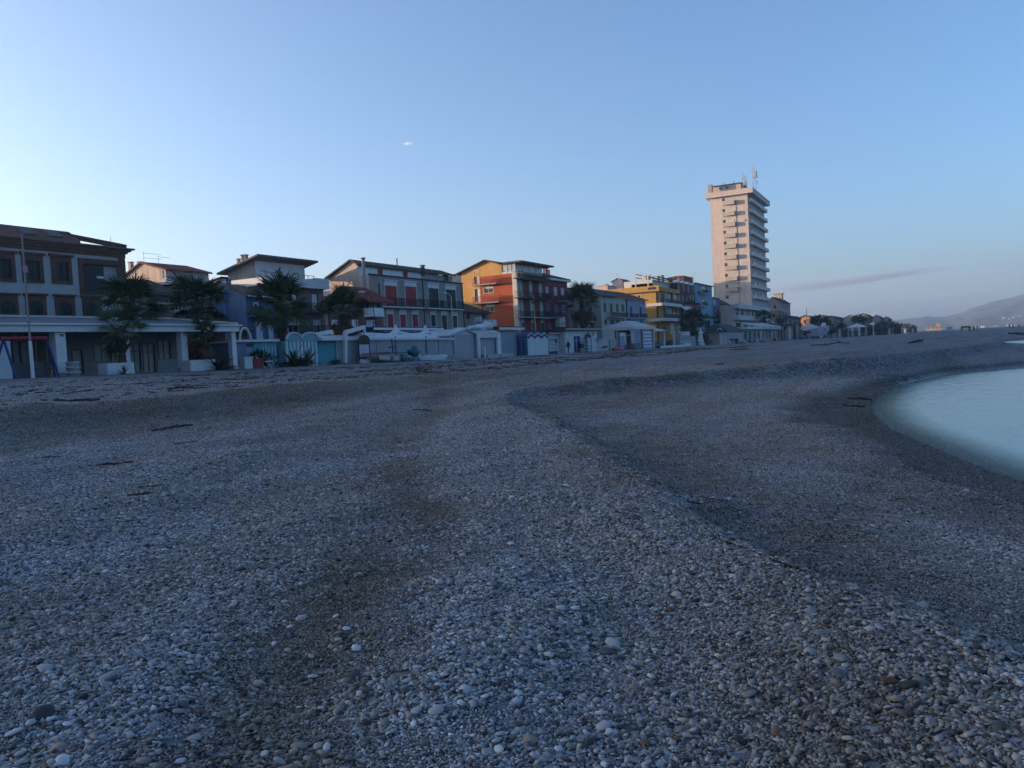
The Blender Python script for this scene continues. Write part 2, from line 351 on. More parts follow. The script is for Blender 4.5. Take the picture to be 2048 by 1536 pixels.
class House:
    """axis aligned building: front wall on Y=T facing the sea, left wall on X=s0"""
    def __init__(s, name, label, cat, T, s0, s1, t1, ze, mf, ml=None, zb=None, group=None):
        s.T, s.s0, s.s1, s.t1, s.ze, s.mf, s.ml = T, s0, s1, t1, ze, mf, ml or mf
        s.zb = zb if zb is not None else min(gz(s0,T), gz(s1,T)) - 0.3
        s.root = empty(name, ((s0+s1)/2, T, s.zb), label, cat, group); s.hf = []; s.hl = []; s.gable = None
    # local box on a face: u along the wall, o outwards
    def fb(s, mb, face, u0, u1, z0, z1, o0, o1):
        if face == 'F': mb.box(u0, u1, s.T-o1, s.T-o0, z0, z1)
        else: mb.box(s.s0-o1, s.s0-o0, u0, u1, z0, z1)
        return mb
    def win(s, face, r, style='glass', mat=None, fmat=None, fw=0.09, lintel=None, name='window', hole=True, sill=True):
        u0,u1,z0,z1 = r; mat = mat or M_GLASS; fmat = fmat or M_WHITE
        if hole: (s.hf if face == 'F' else s.hl).append((u0,u1,z0,z1))
        f = MB(); b = lambda a0,a1,b0,b1,o0,o1: s.fb(f, face, a0,a1,b0,b1,o0,o1)
        b(u0-fw,u0,z0,z1,-0.16,0.035); b(u1,u1+fw,z0,z1,-0.16,0.035); b(u0-fw,u1+fw,z1,z1+fw,-0.16,0.04)
        if sill: b(u0-fw*1.5,u1+fw*1.5,z0-0.07,z0,-0.16,0.09)
        fr = f.build(name, fmat, s.root)
        um = (u0+u1)/2; W = u1-u0; H = z1-z0
        if style == 'shut':
            for a0, a1 in ((u0+0.01, um-0.015), (um+0.015, u1-0.01)):
                m = MB(); st = min(0.08, (a1-a0)*0.2)
                for q in ((a0,a0+st,z0,z1),(a1-st,a1,z0,z1),(a0+st,a1-st,z0,z0+st),(a0+st,a1-st,z1-st,z1),(a0+st,a1-st,(z0+z1)/2-st/2,(z0+z1)/2+st/2)):
                    s.fb(m, face, q[0],q[1],q[2],q[3],-0.05,0.0)
                for p0, p1 in ((z0+st,(z0+z1)/2-st/2),((z0+z1)/2+st/2,z1-st)):
                    n = max(3, int((p1-p0)/0.12))
                    for i in range(n):
                        zz = p0+(p1-p0)*i/n; s.fb(m, face, a0+st,a1-st,zz,zz+(p1-p0)/n*0.72,-0.055,-0.02)
                m.build('shutter', mat, fr)
            pm = MB(); s.fb(pm, face, u0,u1,z0,z1,-0.15,-0.10); pm.build('pane', M_GLASS, fr)
        elif style == 'roller':
            m = MB(); n = max(4, int(H/0.11))
            for i in range(n): s.fb(m, face, u0,u1,z0+H*i/n,z0+H*(i+0.86)/n,-0.10,-0.06 if i % 2 else -0.065)
            s.fb(m, face, u0,u1,z0,z1,-0.13,-0.09); m.build('roller_shutter', mat, fr)
        elif style == 'half':
            k = z0+H*0.62; m = MB(); n = max(3, int((z1-k)/0.11))
            for i in range(n): s.fb(m, face, u0,u1,k+(z1-k)*i/n,k+(z1-k)*(i+0.86)/n,-0.10,-0.06)
            m.build('roller_shutter', mat, fr)
            pm = MB(); s.fb(pm, face, u0,u1,z0,k,-0.14,-0.10); pm.build('pane', M_GLASS, fr)
            mm = MB(); s.fb(mm, face, um-0.03,um+0.03,z0,k,-0.099,-0.05); mm.build('mullion', fmat, fr)
        elif style in ('open', 'draped'):      # curtains drawn half or nearly shut
            pm = MB(); s.fb(pm, face, u0,u1,z0,z1,-0.15,-0.11); pm.build('pane', M_GLASS, fr)
            m = MB(); s.fb(m, face, u0,u0+W*(0.45 if style == 'open' else 0.72),z0,z1,-0.109,-0.08); m.build('curtain', mat, fr)
        else:
            pm = MB(); s.fb(pm, face, u0,u1,z0,z1,-0.15,-0.11); pm.build('pane', mat, fr)
            if W > 0.7:
                mm = MB(); s.fb(mm, face, um-0.03,um+0.03,z0,z1,-0.109,-0.05)
                if H > 1.7: s.fb(mm, face, u0,um-0.03,z0+H*.7,z0+H*.7+0.05,-0.109,-0.06); s.fb(mm, face, um+0.03,u1,z0+H*.7,z0+H*.7+0.05,-0.109,-0.06)
                mm.build('mullion', fmat, fr)
        if lintel:
            l = MB(); h, pr = lintel
            s.fb(l, face, u0-fw-0.05,u1+fw+0.05,z1+fw+0.002,z1+fw+h,0.002,0.05); s.fb(l, face, u0-fw-0.14,u1+fw+0.14,z1+fw+h,z1+fw+h+0.1,0.002,pr)
            l.build('lintel', fmat, s.root)
        return fr
    def balcony(s, face, u0, u1, z, depth=1.1, h=1.0, rail='bars', mat=None, rmat=None, th=0.16):
        m = MB(); s.fb(m, face, u0,u1,z-th,z,0.004,depth); sl = m.build('balcony', mat or M_CONC, s.root)
        r = MB()
        if rail == 'solid':
            s.fb(r, face, u0,u1,z,z+h,depth-0.1,depth); s.fb(r, face, u0,u0+0.1,z,z+h,0.004,depth-0.1); s.fb(r, face, u1-0.1,u1,z,z+h,0.004,depth-0.1)
        else:
            s.fb(r, face, u0,u1,z+h-0.05,z+h,depth-0.06,depth-0.01); s.fb(r, face, u0,u1,z+0.08,z+0.12,depth-0.06,depth-0.01)
            for e in (u0, u1-0.04): s.fb(r, face, e,e+0.04,z+h-0.05,z+h,0.004,depth-0.06)
            n = max(3, int((u1-u0)/0.14))
            for i in range(n+1):
                a = u0+(u1-u0-0.03)*i/n; s.fb(r, face, a,a+0.028,z,z+h-0.05,depth-0.05,depth-0.022)
            for k in range(1, int(depth/0.2)):
                for e in (u0, u1-0.03): s.fb(r, face, e,e+0.028,z,z+h-0.05,k*0.2,k*0.2+0.028)
        r.build('railing', rmat or M_IRON, sl); return sl
    def walls(s, gable_z=None, ridge_t=None, left_extra=None):
        """front wall with real openings, left wall with openings, plain back, right and top"""
        def grid(mb, u0,u1,z0,z1, holes, face):
            us = sorted({u0,u1,*[h for q in holes for h in q[:2]]}); zs = sorted({z0,z1,*[h for q in holes for h in q[2:]]})
            us = [u for u in us if u0 <= u <= u1]; zs = [z for z in zs if z0 <= z <= z1]
            P = (lambda u,z,o: (u, s.T-o, z)) if face == 'F' else (lambda u,z,o: (s.s0-o, u, z))
            for a,b in zip(us, us[1:]):
                for c,d in zip(zs, zs[1:]):
                    m_, n_ = (a+b)/2, (c+d)/2
                    if any(h[0]<m_<h[1] and h[2]<n_<h[3] for h in holes): continue
                    mb.quad(P(a,c,0),P(b,c,0),P(b,d,0),P(a,d,0))
            D = -0.22
            for a,b,c,d in holes:
                mb.quad(P(a,c,0),P(a,c,D),P(a,d,D),P(a,d,0)); mb.quad(P(b,c,0),P(b,d,0),P(b,d,D),P(b,c,D))
                mb.quad(P(a,c,0),P(b,c,0),P(b,c,D),P(a,c,D)); mb.quad(P(a,d,0),P(a,d,D),P(b,d,D),P(b,d,0))
                mb.quad(P(a,c,D),P(b,c,D),P(b,d,D),P(a,d,D))
        f = MB(); grid(f, s.s0, s.s1, s.zb, s.ze, s.hf, 'F'); f.build('wall', s.mf, s.root)
        l = MB(); grid(l, s.T, s.t1, s.zb, s.ze, s.hl, 'L')
        l.quad((s.s1,s.T,s.zb),(s.s1,s.t1,s.zb),(s.s1,s.t1,s.ze),(s.s1,s.T,s.ze)); l.quad((s.s0,s.t1,s.zb),(s.s1,s.t1,s.zb),(s.s1,s.t1,s.ze),(s.s0,s.t1,s.ze))
        if gable_z:
            rt = ridge_t or (s.T+s.t1)/2
            for x in (s.s0, s.s1): l.quad((x,s.T,s.ze),(x,s.t1,s.ze),(x,rt,gable_z))
        else: l.quad((s.s0,s.T,s.ze),(s.s1,s.T,s.ze),(s.s1,s.t1,s.ze),(s.s0,s.t1,s.ze))
        return l.build('wall', s.ml, s.root)
    def gable_roof(s, zr, mat, ridge_t=None, ov=0.5, side=0.35, th=0.18, s1=None):
        rt = ridge_t or (s.T+s.t1)/2; a, b = s.s0-side, (s.s1+side)
        k1 = (zr-s.ze)/(rt-s.T); k2 = (zr-s.ze)/(s.t1-rt); e = 0.03
        m = MB(); m.slab([(a,s.T-ov,s.ze-ov*k1+th+e),(b,s.T-ov,s.ze-ov*k1+th+e),(b,rt,zr+th+e),(a,rt,zr+th+e)], th)
        m.slab([(a,rt,zr+th+e),(b,rt,zr+th+e),(b,s.t1+ov,s.ze-ov*k2+th+e),(a,s.t1+ov,s.ze-ov*k2+th+e)], th)
        return m.build('roof', mat, s.root)
    def hip_roof(s, zr, mat, ov=0.5, th=0.16, end=None):
        rt = (s.T+s.t1)/2; d = end if end is not None else min((s.t1-s.T)/2, (s.s1-s.s0)*0.45); e = s.ze+0.02
        A = [(s.s0-ov,s.T-ov),(s.s1+ov,s.T-ov),(s.s1+ov,s.t1+ov),(s.s0-ov,s.t1+ov)]; r0, r1 = (s.s0+d, rt, zr+th), (s.s1-d, rt, zr+th)
        m = MB(); lo = [(x,y,e) for x,y in A]; hi = [(x,y,e+th) for x,y in A]
        n = m.add(lo+hi+[r0,r1], [(3,2,1,0),(0,1,5,4),(1,2,6,5),(2,3,7,6),(3,0,4,7),(4,5,9,8),(6,7,8,9),(5,6,9),(7,4,8)])
        return m.build('roof', mat, s.root)
    def flat_roof(s, mat, ov=0.4, th=0.25):
        return MB().box(s.s0-ov,s.s1+ov,s.T-ov,s.t1+ov,s.ze+0.003,s.ze+th).build('roof', mat, s.root)
    def chimney(s, x, y, z0, z1, wx=0.5, mat=None, cap=True, par=None):
        m = MB().box(x-wx/2,x+wx/2,y-wx/2,y+wx/2,z0,z1)
        if cap: m.box(x-wx*.7,x+wx*.7,y-wx*.7,y+wx*.7,z1+0.12,z1+0.2); m.box(x-wx*.5,x-wx*.3,y-wx*.5,y+wx*.5,z1,z1+.12); m.box(x+wx*.3,x+wx*.5,y-wx*.5,y+wx*.5,z1,z1+.12)
        m.build('chimney', mat or M_CONC, par or s.root)
    def antenna(s, x, y, z0, z1, n=3, L=1.2, par=None):
        m = MB().tube([(x,y,z0),(x,y,z1)], 0.022, 5)
        for i in range(n):
            zz = z1-0.1-i*0.55; m.bar((x-0.1,y,zz),(x+L,y,zz),0.024)
            for k in range(5): m.bar((x+L*k/5,y-0.25,zz),(x+L*k/5,y+0.25,zz),0.014)
        m.build('antenna', M_STEEL, par or s.root)
    def pipe(s, pts, r=0.06, mat=None, name='drainpipe'):
        MB().tube(pts, r, 6).build(name, mat or M_IRON, s.root)

# ================================================================== THE TOWN
def px_s(k, X, Y, T): return FS(k, X, Y, T)

# ---- villa with brick trim at the left edge
T = 58.0; s1 = FS(1,1128,480,T); zc = FZ(1,1100,352,T); zfr = FZ(1,1100,386,T)
M_BRICK = PM((0.115, 0.058, 0.043), 0.9, 0.3, 3.0, 0.5, 0, 0.15, 'brick_trim'); M_GREYPL = WALL((0.34, 0.345, 0.36), 0.12)
h = House('villa', 'big three storey villa, grey walls with brick window surrounds and tiled roof', 'house', T, s1-30, s1, T+14, zc, M_GREYPL)
def ring(mb, o, i, o0, o1):
    mb.box(o[0],i[0],T-o1,T-o0,o[2],o[3]); mb.box(i[1],o[1],T-o1,T-o0,o[2],o[3]); mb.box(i[0],i[1],T-o1,T-o0,i[3],o[3])
    if i[2] > o[2]: mb.box(i[0],i[1],T-o1,T-o0,o[2],i[2])
up = [((-40,345,135,603),(-5,398,95,578)),((198,362,388,612),(240,415,352,592)),((462,378,645,622),(510,430,615,598))]
for o_, i_ in up:
    o, i = FR(1,o_,T), FR(1,i_,T)
    w_ = h.win('F', i, 'shut', M_DKGREEN, M_BRICK, 0.02)
    m = MB(); ring(m, o, i, 0.01, 0.10); m.box(o[0]-0.15,o[1]+0.15,T-0.2,T-0.01,o[3],o[3]+0.18); m.build('surround', M_BRICK, w_)
o, i = FR(1,(712,402,1082,722),T), FR(1,(750,452,1062,705),T)
h.hf.append(i); m = MB(); ring(m, o, i, 0.01, 0.10); lg = m.build('loggia', M_BRICK, h.root)
MB().box(i[0]+.02,i[1]-.02,T-0.05,T+0.0,i[2]+0.02,i[2]+0.95).build('railing', M_DARK, lg)
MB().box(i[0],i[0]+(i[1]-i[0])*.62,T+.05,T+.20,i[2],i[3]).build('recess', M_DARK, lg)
MB().box(i[0]+(i[1]-i[0])*.40,i[0]+(i[1]-i[0])*.60,T-0.0,T+0.04,i[2]+(i[3]-i[2])*.52,i[2]+(i[3]-i[2])*.60).build('lamp', M_WHITE, lg)
for X0,Y0,X1,dx in ((5,775,130,0),(265,778,385,0),(530,785,645,0),(775,793,885,0)):
    i = FR(1,(X0,Y0,X1,930),T); i = (i[0],i[1],i[3]-2.9,i[3]); W = i[1]-i[0]; r = W/2; cx = (i[0]+i[1])/2; zs = i[3]-r
    o = (i[0]-0.27,i[1]+0.27,i[2]-0.1,i[3]+0.42)
    h.hf.append((i[0],i[1],i[2],zs))
    # brick surround with a round arch
    arc = [(cx+r*math.cos(a), zs+r*math.sin(a)) for a in np.linspace(0, math.pi, 13)]
    m = MB(); m.box(o[0],i[0],T-0.10,T-0.01,o[2],zs); m.box(i[1],o[1],T-0.10,T-0.01,o[2],zs)
    for a, b in zip(arc, arc[1:]):
        m.prism([(a[0],a[1]),(b[0],b[1]),(b[0],o[3]),(a[0],o[3])], 'y', T-0.10, T-0.01)
    m.box(o[0],i[0],T-0.10,T-0.01,zs,o[3]); m.box(i[1],o[1],T-0.10,T-0.01,zs,o[3]); m.box(o[0]-0.13,o[1]+0.13,T-0.22,T-0.01,o[3],o[3]+0.14)
    w_ = m.build('arched_window', M_BRICK, h.root)
    for sgn in (-1, 1):
        m = MB(); m.box(min(cx+sgn*.02,cx+sgn*r),max(cx+sgn*.02,cx+sgn*r),T-0.004,T+0.05,i[2],zs)
        q = [(cx+sgn*.02,zs)]+[(cx+sgn*max(.02,r*math.cos(a)), zs+r*math.sin(a)) for a in np.linspace(0, math.pi/2, 7)]
        m.prism(q, 'y', T-0.05, T-0.004)
        for k in range(12): zz = i[2]+.1+(zs-i[2]-.2)*k/12; m.box(min(cx+sgn*.1,cx+sgn*(r-.1)),max(cx+sgn*.1,cx+sgn*(r-.1)),T-0.03,T-.004,zz,zz+.12)
        m.build('shutter', M_DKGREEN, w_)
    MB().box(i[0],i[1],T+0.1,T+0.15,i[2],zs).build('pane', M_GLASS, w_)
wl = h.walls()
MB().box(h.s1-0.55,h.s1+0.02,T-0.08,T-0.003,h.zb,zfr).build('corner_pilaster', M_BRICK, h.root)
MB().box(h.s0,h.s1+0.05,T-0.12,T-0.003,zfr,zc-0.02).build('frieze', M_BRICK, h.root)
m = MB(); ct = FZ(1,1140,297,T-0.6)
for k, (o_, a, b) in enumerate(((0.22,0,.35),(0.4,.35,.7),(0.62,.7,1.0))):
    m.box(h.s0-o_,h.s1+o_,T-o_,h.t1+o_,zc+(ct-zc)*a+0.001,zc+(ct-zc)*b)
m.build('cornice', PM((0.16,0.10,0.085),0.9,0.3,3,0.4,name='brick_cornice'), h.root)
Mr = ROOF((0.10, 0.055, 0.04)); ye = T-0.3; yr = T+5.5
sr = FS(1,620,150,yr); zr = FZ(1,300,115,yr)
pe = FS(1,722,250,ye+1.2)
e0 = h.s0-0.8
def on_roof(x, y):  # pixel of zoom 1 on the front slope
    n = Vector((0, zr-ct, -(yr-ye))); d = ray(*Q(1,x,y)); p0 = Vector((0, ye, ct)); k = (p0-CAM).dot(n)/d.dot(n); return CAM+d*k
m = MB(); c1 = on_roof(722,262); c2 = on_roof(726,235)
m.slab([(e0,ye,ct+.02),(c1.x,ye,ct+.02),(c2.x,c2.y,c2.z+.05),(sr,yr,zr),(e0,yr,zr)], 0.2)
m.slab([(e0,yr,zr),(sr,yr,zr),(sr-4,h.t1+.5,ct),(e0,h.t1+.5,ct)], 0.2)
rf = m.build('roof', Mr, h.root)
m = MB(); A = Vector((sr-1.2,yr-0.4,zr-0.35)); Bp = Vector((h.s1-0.15, ye+0.1, FZ(1,1120,285,ye)))
m.bar(A, Bp, 0.9, 0.42); m.build('hip_beam', Mr, h.root)
MB().box(h.s1-1.5,h.s1+0.15,ye+.1,ye+1.2,ct+.002,Bp.z-0.05).build('pier', M_BRICK, h.root)
for q in (((150,128),(265,140),(325,186),(215,180)),((395,152),(520,160),(568,210),(455,200))):
    P4 = [on_roof(*a)+Vector((0,-0.05,0.12)) for a in q]
    MB().slab([tuple(p) for p in P4][::-1], 0.14).build('skylight', PM((.030,.038,.055),.7,.1,2,name='skylight'), h.root)
h.antenna(FS(1,1000,230,T+6), T+6, ct, FZ(1,1000,195,T+6), 0)

# ---- house with the sunlit gable behind the palms
T = 74.0; s0 = FS(2,541,340,T); s1 = FS(2,1048,380,T); ze = FZ(2,545,298,T); t1 = GT(2,80,390,s0); zg = GZ(2,255,220,s0); rt = GT(2,255,220,s0)
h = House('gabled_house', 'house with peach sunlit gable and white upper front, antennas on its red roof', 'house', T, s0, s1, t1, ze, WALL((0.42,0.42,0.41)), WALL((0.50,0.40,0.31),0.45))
h.win('F', FR(2,(730,352,868,430),T), 'glass', GLASS((0.05,0.06,0.06),.1), PAINT((0.25,0.25,0.25)))
h.walls(zg, rt); rf = h.gable_roof(zg, ROOF((0.17,0.06,0.05)), rt, 0.4, 0.25)
for X, Y0, Y1 in ((97,225,420),(206,222,300)):
    tt = GT(2,X,300,s0-.1); x = s0+0.3
    h.chimney(x, tt, GZ(2,X,Y1,x), GZ(2,X,Y0,x), 0.42)
h.antenna(FS(2,285,200,rt), rt, zg-.2, FZ(2,285,85,rt), 3, 2.4, rf); h.antenna(FS(2,457,200,rt), rt, zg-.3, FZ(2,457,130,rt), 1, 1.6, rf)
MB().box(s0-.05,s0-.003,GT(2,515,360,s0),GT(2,475,360,s0),GZ(2,500,395,s0),GZ(2,500,300,s0)).build('wall_box', M_CONC, h.root)
MB().box(FS(2,560,400,T),FS(2,722,400,T),T-.06,T-.003,FZ(2,640,455,T),FZ(2,640,375,T)).build('wall_panel', PAINT((.3,.34,.42)), h.root)

# ---- low dark houses behind the palms
T = 66.0
h = House('tiled_house', 'low dark house with sloping tiled roof, half hidden by the two left palms', 'house', T, FS(2,20,640,T), FS(2,690,640,T), T+9, FZ(2,520,590,T), WALL((0.20,0.17,0.15)))
h.win('F', FR(2,(585,608,640,775),T), 'glass', M_GLASS); h.win('F', FR(2,(400,640,450,690),T), 'shut', M_DKGREEN)
h.balcony('F', FS(2,350,690,T), FS(2,625,690,T), FZ(2,500,690,T), 0.9)
h.walls(FZ(2,300,435,T+4.5)); h.gable_roof(FZ(2,300,435,T+4.5), ROOF((0.09,0.065,0.055)))
T = 68.0
h = House('flat_house', 'plain flat roofed house below the white upper front, mostly behind the second palm', 'house', T, FS(2,640,600,T), FS(2,1075,600,T), T+5, FZ(2,860,478,T), WALL((0.26,0.22,0.20)))
h.win('F', FR(2,(655,600,720,770),T), 'glass'); h.win('F', FR(2,(880,600,940,720),T), 'shut', M_DKGREEN)
h.walls(); h.flat_roof(PAINT((0.4,0.42,0.44)), 0.5, 0.3)

# ---- sunlit gable just showing left of the flat roofed house
T = 80.0; s0 = FS(3,215,420,T)-2.0
h = House('gabled_house', 'little sunlit gable peeping out beside the blue house chimney', 'house', T, s0, s0+9, T+12, GZ(3,215,410,s0), WALL((0.3,0.28,0.26)), WALL((0.5,0.39,0.29)))
zg = GZ(3,150,392,s0); rt = GT(3,150,392,s0); h.t1 = GT(3,15,545,s0) if GT(3,15,545,s0) > rt+1 else rt+5
h.walls(zg, rt); h.gable_roof(zg, ROOF((0.12,0.06,0.05)), rt, .3, .2); h.chimney(s0+.4, GT(3,40,440,s0), GZ(3,40,520,s0), GZ(3,40,425,s0), .5)

# ---- blue house
T = 60.0; s0 = FS(3,430,760,T); s1 = FS(3,770,760,T); M_BL = WALL((0.10,0.165,0.28),0.15)
ze = GZ(3,425,600,s0); t1 = GT(3,20,560,s0); zg = GZ(3,172,488,s0); rt = GT(3,172,488,s0)
h = House('blue_house', 'blue painted house with old tiled roof, left of the tallest palm', 'house', T, s0, s1, t1, ze, WALL((0.055,0.095,0.19)), M_BL)
for r_ in ((545,905,632,1125),(690,905,752,1125)): h.win('F', FR(3,r_,T), 'roller', PAINT((0.5,0.55,0.58)), PAINT((0.10,0.18,0.33)), 0.12)
h.win('F', FR(3,(520,690,560,790),T), 'shut', M_BLUE)
h.walls(zg, rt); h.gable_roof(zg, ROOF((0.13,0.10,0.09)), rt, .35, .12)
a = GT(3,180,620,s0); MB().box(s0-.15,s0-.003,a-.25,a+.25,h.zb,zg-.4).build('pilaster', PAINT((0.07,0.14,0.30)), h.root)
h.chimney(s0+.5, GT(3,145,450,s0), zg-.8, GZ(3,145,430,s0), 0.7, M_BL)
MB().tube([(s0-.1,T-.45,ze-.05),(s1,T-.45,ze-.05)], .09, 6).build('gutter', M_WHITE, h.root)
MB().box(s0+.3,s0+3,T-.5,T-.003,FZ(3,455,835,T)-.12,FZ(3,455,835,T)).build('ledge', M_WHITE, h.root)

# ---- low red brick shed behind the beach bar
T = 53.0
h = House('brick_shed', 'low red brick shed with mossy tiled roof behind the white beach bar', 'shed', T, FS(2,700,1100,T), FS(2,1505,1100,T), T+9, FZ(2,1480,1010,T), PM((0.17,0.06,0.05),0.9,0.25,2,0.4,0,0.2,'brick'))
h.win('F', FR(2,(1258,1045,1312,1158),T), 'glass', GLASS((.07,.1,.14)))
h.walls(FZ(2,1235,845,T+4.5)); h.gable_roof(FZ(2,1235,845,T+4.5), ROOF((0.075,0.065,0.05)))

# ---- flat roofed house with the pale upper storey
T = 61.0; s0 = FS(3,600,800,T); s1 = FS(3,1342,600,T)
h = House('terrace_house', 'brown house with big white roof terrace and pale set back top storey', 'house', T, s0, s1, T+11, FZ(3,1200,492,T), WALL((0.20,0.155,0.13),0.2))
h.win('F', FR(3,(1202,578,1272,790),T), 'roller', PAINT((.55,.57,.6)), PM((.12,.04,.04),.8), .12); h.win('F', FR(3,(962,567,1024,690),T), 'roller', PAINT((.5,.52,.55)), PM((.12,.04,.04),.8), .12)
h.win('F', FR(3,(922,895,1042,1030),T), 'half', PAINT((.55,.57,.6)), M_WHITE, .12); h.win('F', FR(3,(1228,897,1294,1030),T), 'half', PAINT((.55,.57,.6)), M_WHITE, .12)
zt = FZ(3,1340,408,T-.6); h.walls(); h.flat_roof(PAINT((.45,.46,.47)), 0.0, 0.12)
m = MB(); m.box(s0-.3,s1+.1,T-.9,T-.75,h.ze-.3,zt-.3); m.box(s1-.05,s1+.1,T-.75,T+7,h.ze-.3,zt-.3); m.box(s0-.3,s0-.15,T-.75,T+5,h.ze-.3,zt-.3); m.box(s0-.3,s1+.1,T-.75,T-.003,h.ze-.3,h.ze-.1); m.box(s1-2.2,s1+.05,T-.95,T+1,zt-.299,zt+.05)
pp = m.build('terrace_parapet', PAINT((.46,.48,.5)), h.root)
m = MB(); m.bar((s0-.2,T-.82,zt+.25),(s1-2.2,T-.82,zt+.25),.05)
for k in range(9): x = s0+(s1-2.4-s0)*k/8; m.bar((x,T-.82,zt-.3),(x,T-.82,zt+.25),.05)
m.build('railing', M_STEEL, pp)
zb_ = FZ(3,1180,795,T); h.balcony('F', FS(3,960,790,T), FS(3,1330,790,T), zb_, 1.0, 1.0, 'bars', PM((.12,.05,.05),.8))
h.balcony('F', FS(3,900,1050,T), FS(3,1330,1050,T), FZ(3,1100,1052,T), 1.0, .9, 'bars')
# upper storey, same house
Tu = 65.0; u0 = FS(3,547,380,Tu); u1 = FS(3,1118,300,Tu); zu = FZ(3,700,200,Tu); tb = GT(3,215,400,u0)
hu = House.__new__(House); zbk = GZ(3,215,332,u0)
hu.T,hu.s0,hu.s1,hu.t1,hu.ze,hu.zb,hu.mf,hu.ml,hu.root,hu.hf,hu.hl = Tu,u0,u1,tb,min(zbk,zu-.05),h.ze-3.0,WALL((.46,.48,.48),.12),WALL((.27,.26,.24),.35),h.root,[],[]
hu.win('F', FR(3,(780,312,850,376),Tu), 'shut', PM((.06,.04,.04),.7), PM((.2,.18,.18),.8)); hu.win('F', FR(3,(602,305,668,430),Tu), 'roller', PAINT((.5,.53,.55)), PAINT((.3,.32,.33)), .06); hu.win('F', FR(3,(988,335,1048,440),Tu), 'roller', PAINT((.5,.53,.55)), PAINT((.3,.32,.33)), .06)
hu.walls(); zbk = hu.ze; kk = (zu-zbk)/(tb-Tu)
MB().box(u0,u1,Tu,Tu+.05,zbk,zu-.01).build('wall', hu.mf, hu.root); MB().prism([(Tu+.051,zbk),(tb,zbk),(Tu+.051,zu-.01)],'x',u0,u1).build('wall', hu.ml, hu.root)
m = MB().slab([(u0-.9,Tu-1.3,zu+.22+1.3*kk),(u1+1.0,Tu-1.3,zu+.22+1.3*kk),(u1+1.0,tb+.8,zbk+.22-.8*kk),(u0-.9,tb+.8,zbk+.22-.8*kk)],.2); rf = m.build('roof', PM((.10,.085,.08),.9,.3,2), h.root)
MB().tube([(FS(3,808,270,Tu),Tu-.1,FZ(3,808,300,Tu)),(FS(3,808,270,Tu),Tu-.3,FZ(3,808,272,Tu))], .09, 6).build('wall_lamp', M_DARK, h.root)
for X, Y0, w_ in ((342,182,.3),(404,137,.42),(424,135,.42)):
    x = u0+.6; h.chimney(x, GT(3,X,230,x), zbk-.3, GZ(3,X,Y0,x), w_, PM((.2,.18,.17),.9), True, rf)
h.antenna(u0+.9, GT(3,432,200,u0), zbk, GZ(3,432,138,u0), 1, 3.0, rf)

# ---- grey building with red shutters
T = 58.0; s0 = FS(4,582,450,T); sm = FS(4,1215,600,T); s1 = FS(4,1688,600,T); M_GR = WALL((0.255,0.23,0.205),0.2)
zc = FZ(4,640,358,T); zg = GZ(4,367,190,s0); rt = GT(4,367,190,s0); t1 = GT(4,112,395,s0)
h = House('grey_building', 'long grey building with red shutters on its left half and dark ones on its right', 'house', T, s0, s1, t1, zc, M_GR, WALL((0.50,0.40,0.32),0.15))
LW = PAINT((.5,.52,.54))
for r_, mt in (((772,482,908,722),M_RED),((1008,492,1138,728),M_RED),((1284,512,1402,742),M_DKGREEN),((1490,528,1604,748),M_DKGREEN)):
    h.win('F', FR(4,r_,T), 'shut', mt, LW, .10, (0.5,0.18), 'french_window', True, False)
for r_, mt in (((797,817,865,980),M_RED),((947,822,1014,975),M_RED),((1092,822,1158,966),M_RED),((1312,827,1366,962),M_DARK),((1440,832,1500,1000),M_DKGREEN),((1565,837,1620,1000),M_DKGREEN)):
    h.win('F', FR(4,r_,T), 'shut', mt, LW, .12, (0.42,0.16))
for X0, X1, Y in ((712,1005,728),(1008,1235,738),(1262,1490,748),(1478,1700,757)):
    a, b = FS(4,X0,Y,T-.8), FS(4,X1,Y,T-.8); h.balcony('F', a, b-.12, FZ(4,(X0+X1)/2,Y,T-.5), 0.95, 1.05, 'bars', PAINT((.42,.42,.42)))
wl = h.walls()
# gable top of the side wall and attic storey
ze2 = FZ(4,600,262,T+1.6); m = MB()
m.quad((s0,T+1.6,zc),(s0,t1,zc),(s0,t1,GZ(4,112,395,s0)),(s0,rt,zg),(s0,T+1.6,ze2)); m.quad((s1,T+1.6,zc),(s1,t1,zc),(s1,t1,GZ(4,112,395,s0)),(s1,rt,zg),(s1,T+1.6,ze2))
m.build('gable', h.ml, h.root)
xa = FS(4,1190,340,T+1.6)
ha = House.__new__(House); ha.T,ha.s0,ha.s1,ha.t1,ha.ze,ha.zb,ha.mf,ha.ml,ha.root,ha.hf,ha.hl = T+1.6,s0+.01,xa,T+3,ze2,zc-.2,PAINT((.55,.58,.6)),h.ml,h.root,[],[]
for r_ in ((680,287,738,352),(980,317,1034,378)): ha.win('F', FR(4,r_,T+1.6), 'shut', M_RED, PAINT((.5,.5,.5)), .03)
f = MB(); ha.walls()
ha.s0, ha.s1, ha.mf, ha.hf, ha.hl = xa+.01, s1-.01, WALL((.27,.26,.25)), [], []
ha.win('F', FR(4,(1462,362,1508,416),T+1.6), 'glass', M_GLASS, M_DARK); ha.walls()
m = MB(); th = .2; y0 = T+1.25; zl = FZ(4,600,258,T+1.25)+th
xr = FS(4,1430,290,rt); m.slab([(s0-.3,y0,zl),(s1+.35,y0,zl),(xr,rt,zg+th),(s0-.3,rt,zg+th)], th); m.slab([(s0-.3,rt,zg+th),(xr,rt,zg+th),(s1+.35,t1+.6,GZ(4,112,395,s0)-.1+th),(s0-.3,t1+.6,GZ(4,112,395,s0)-.1+th)], th)
rf = m.build('roof', ROOF((0.085,0.07,0.06)), h.root)
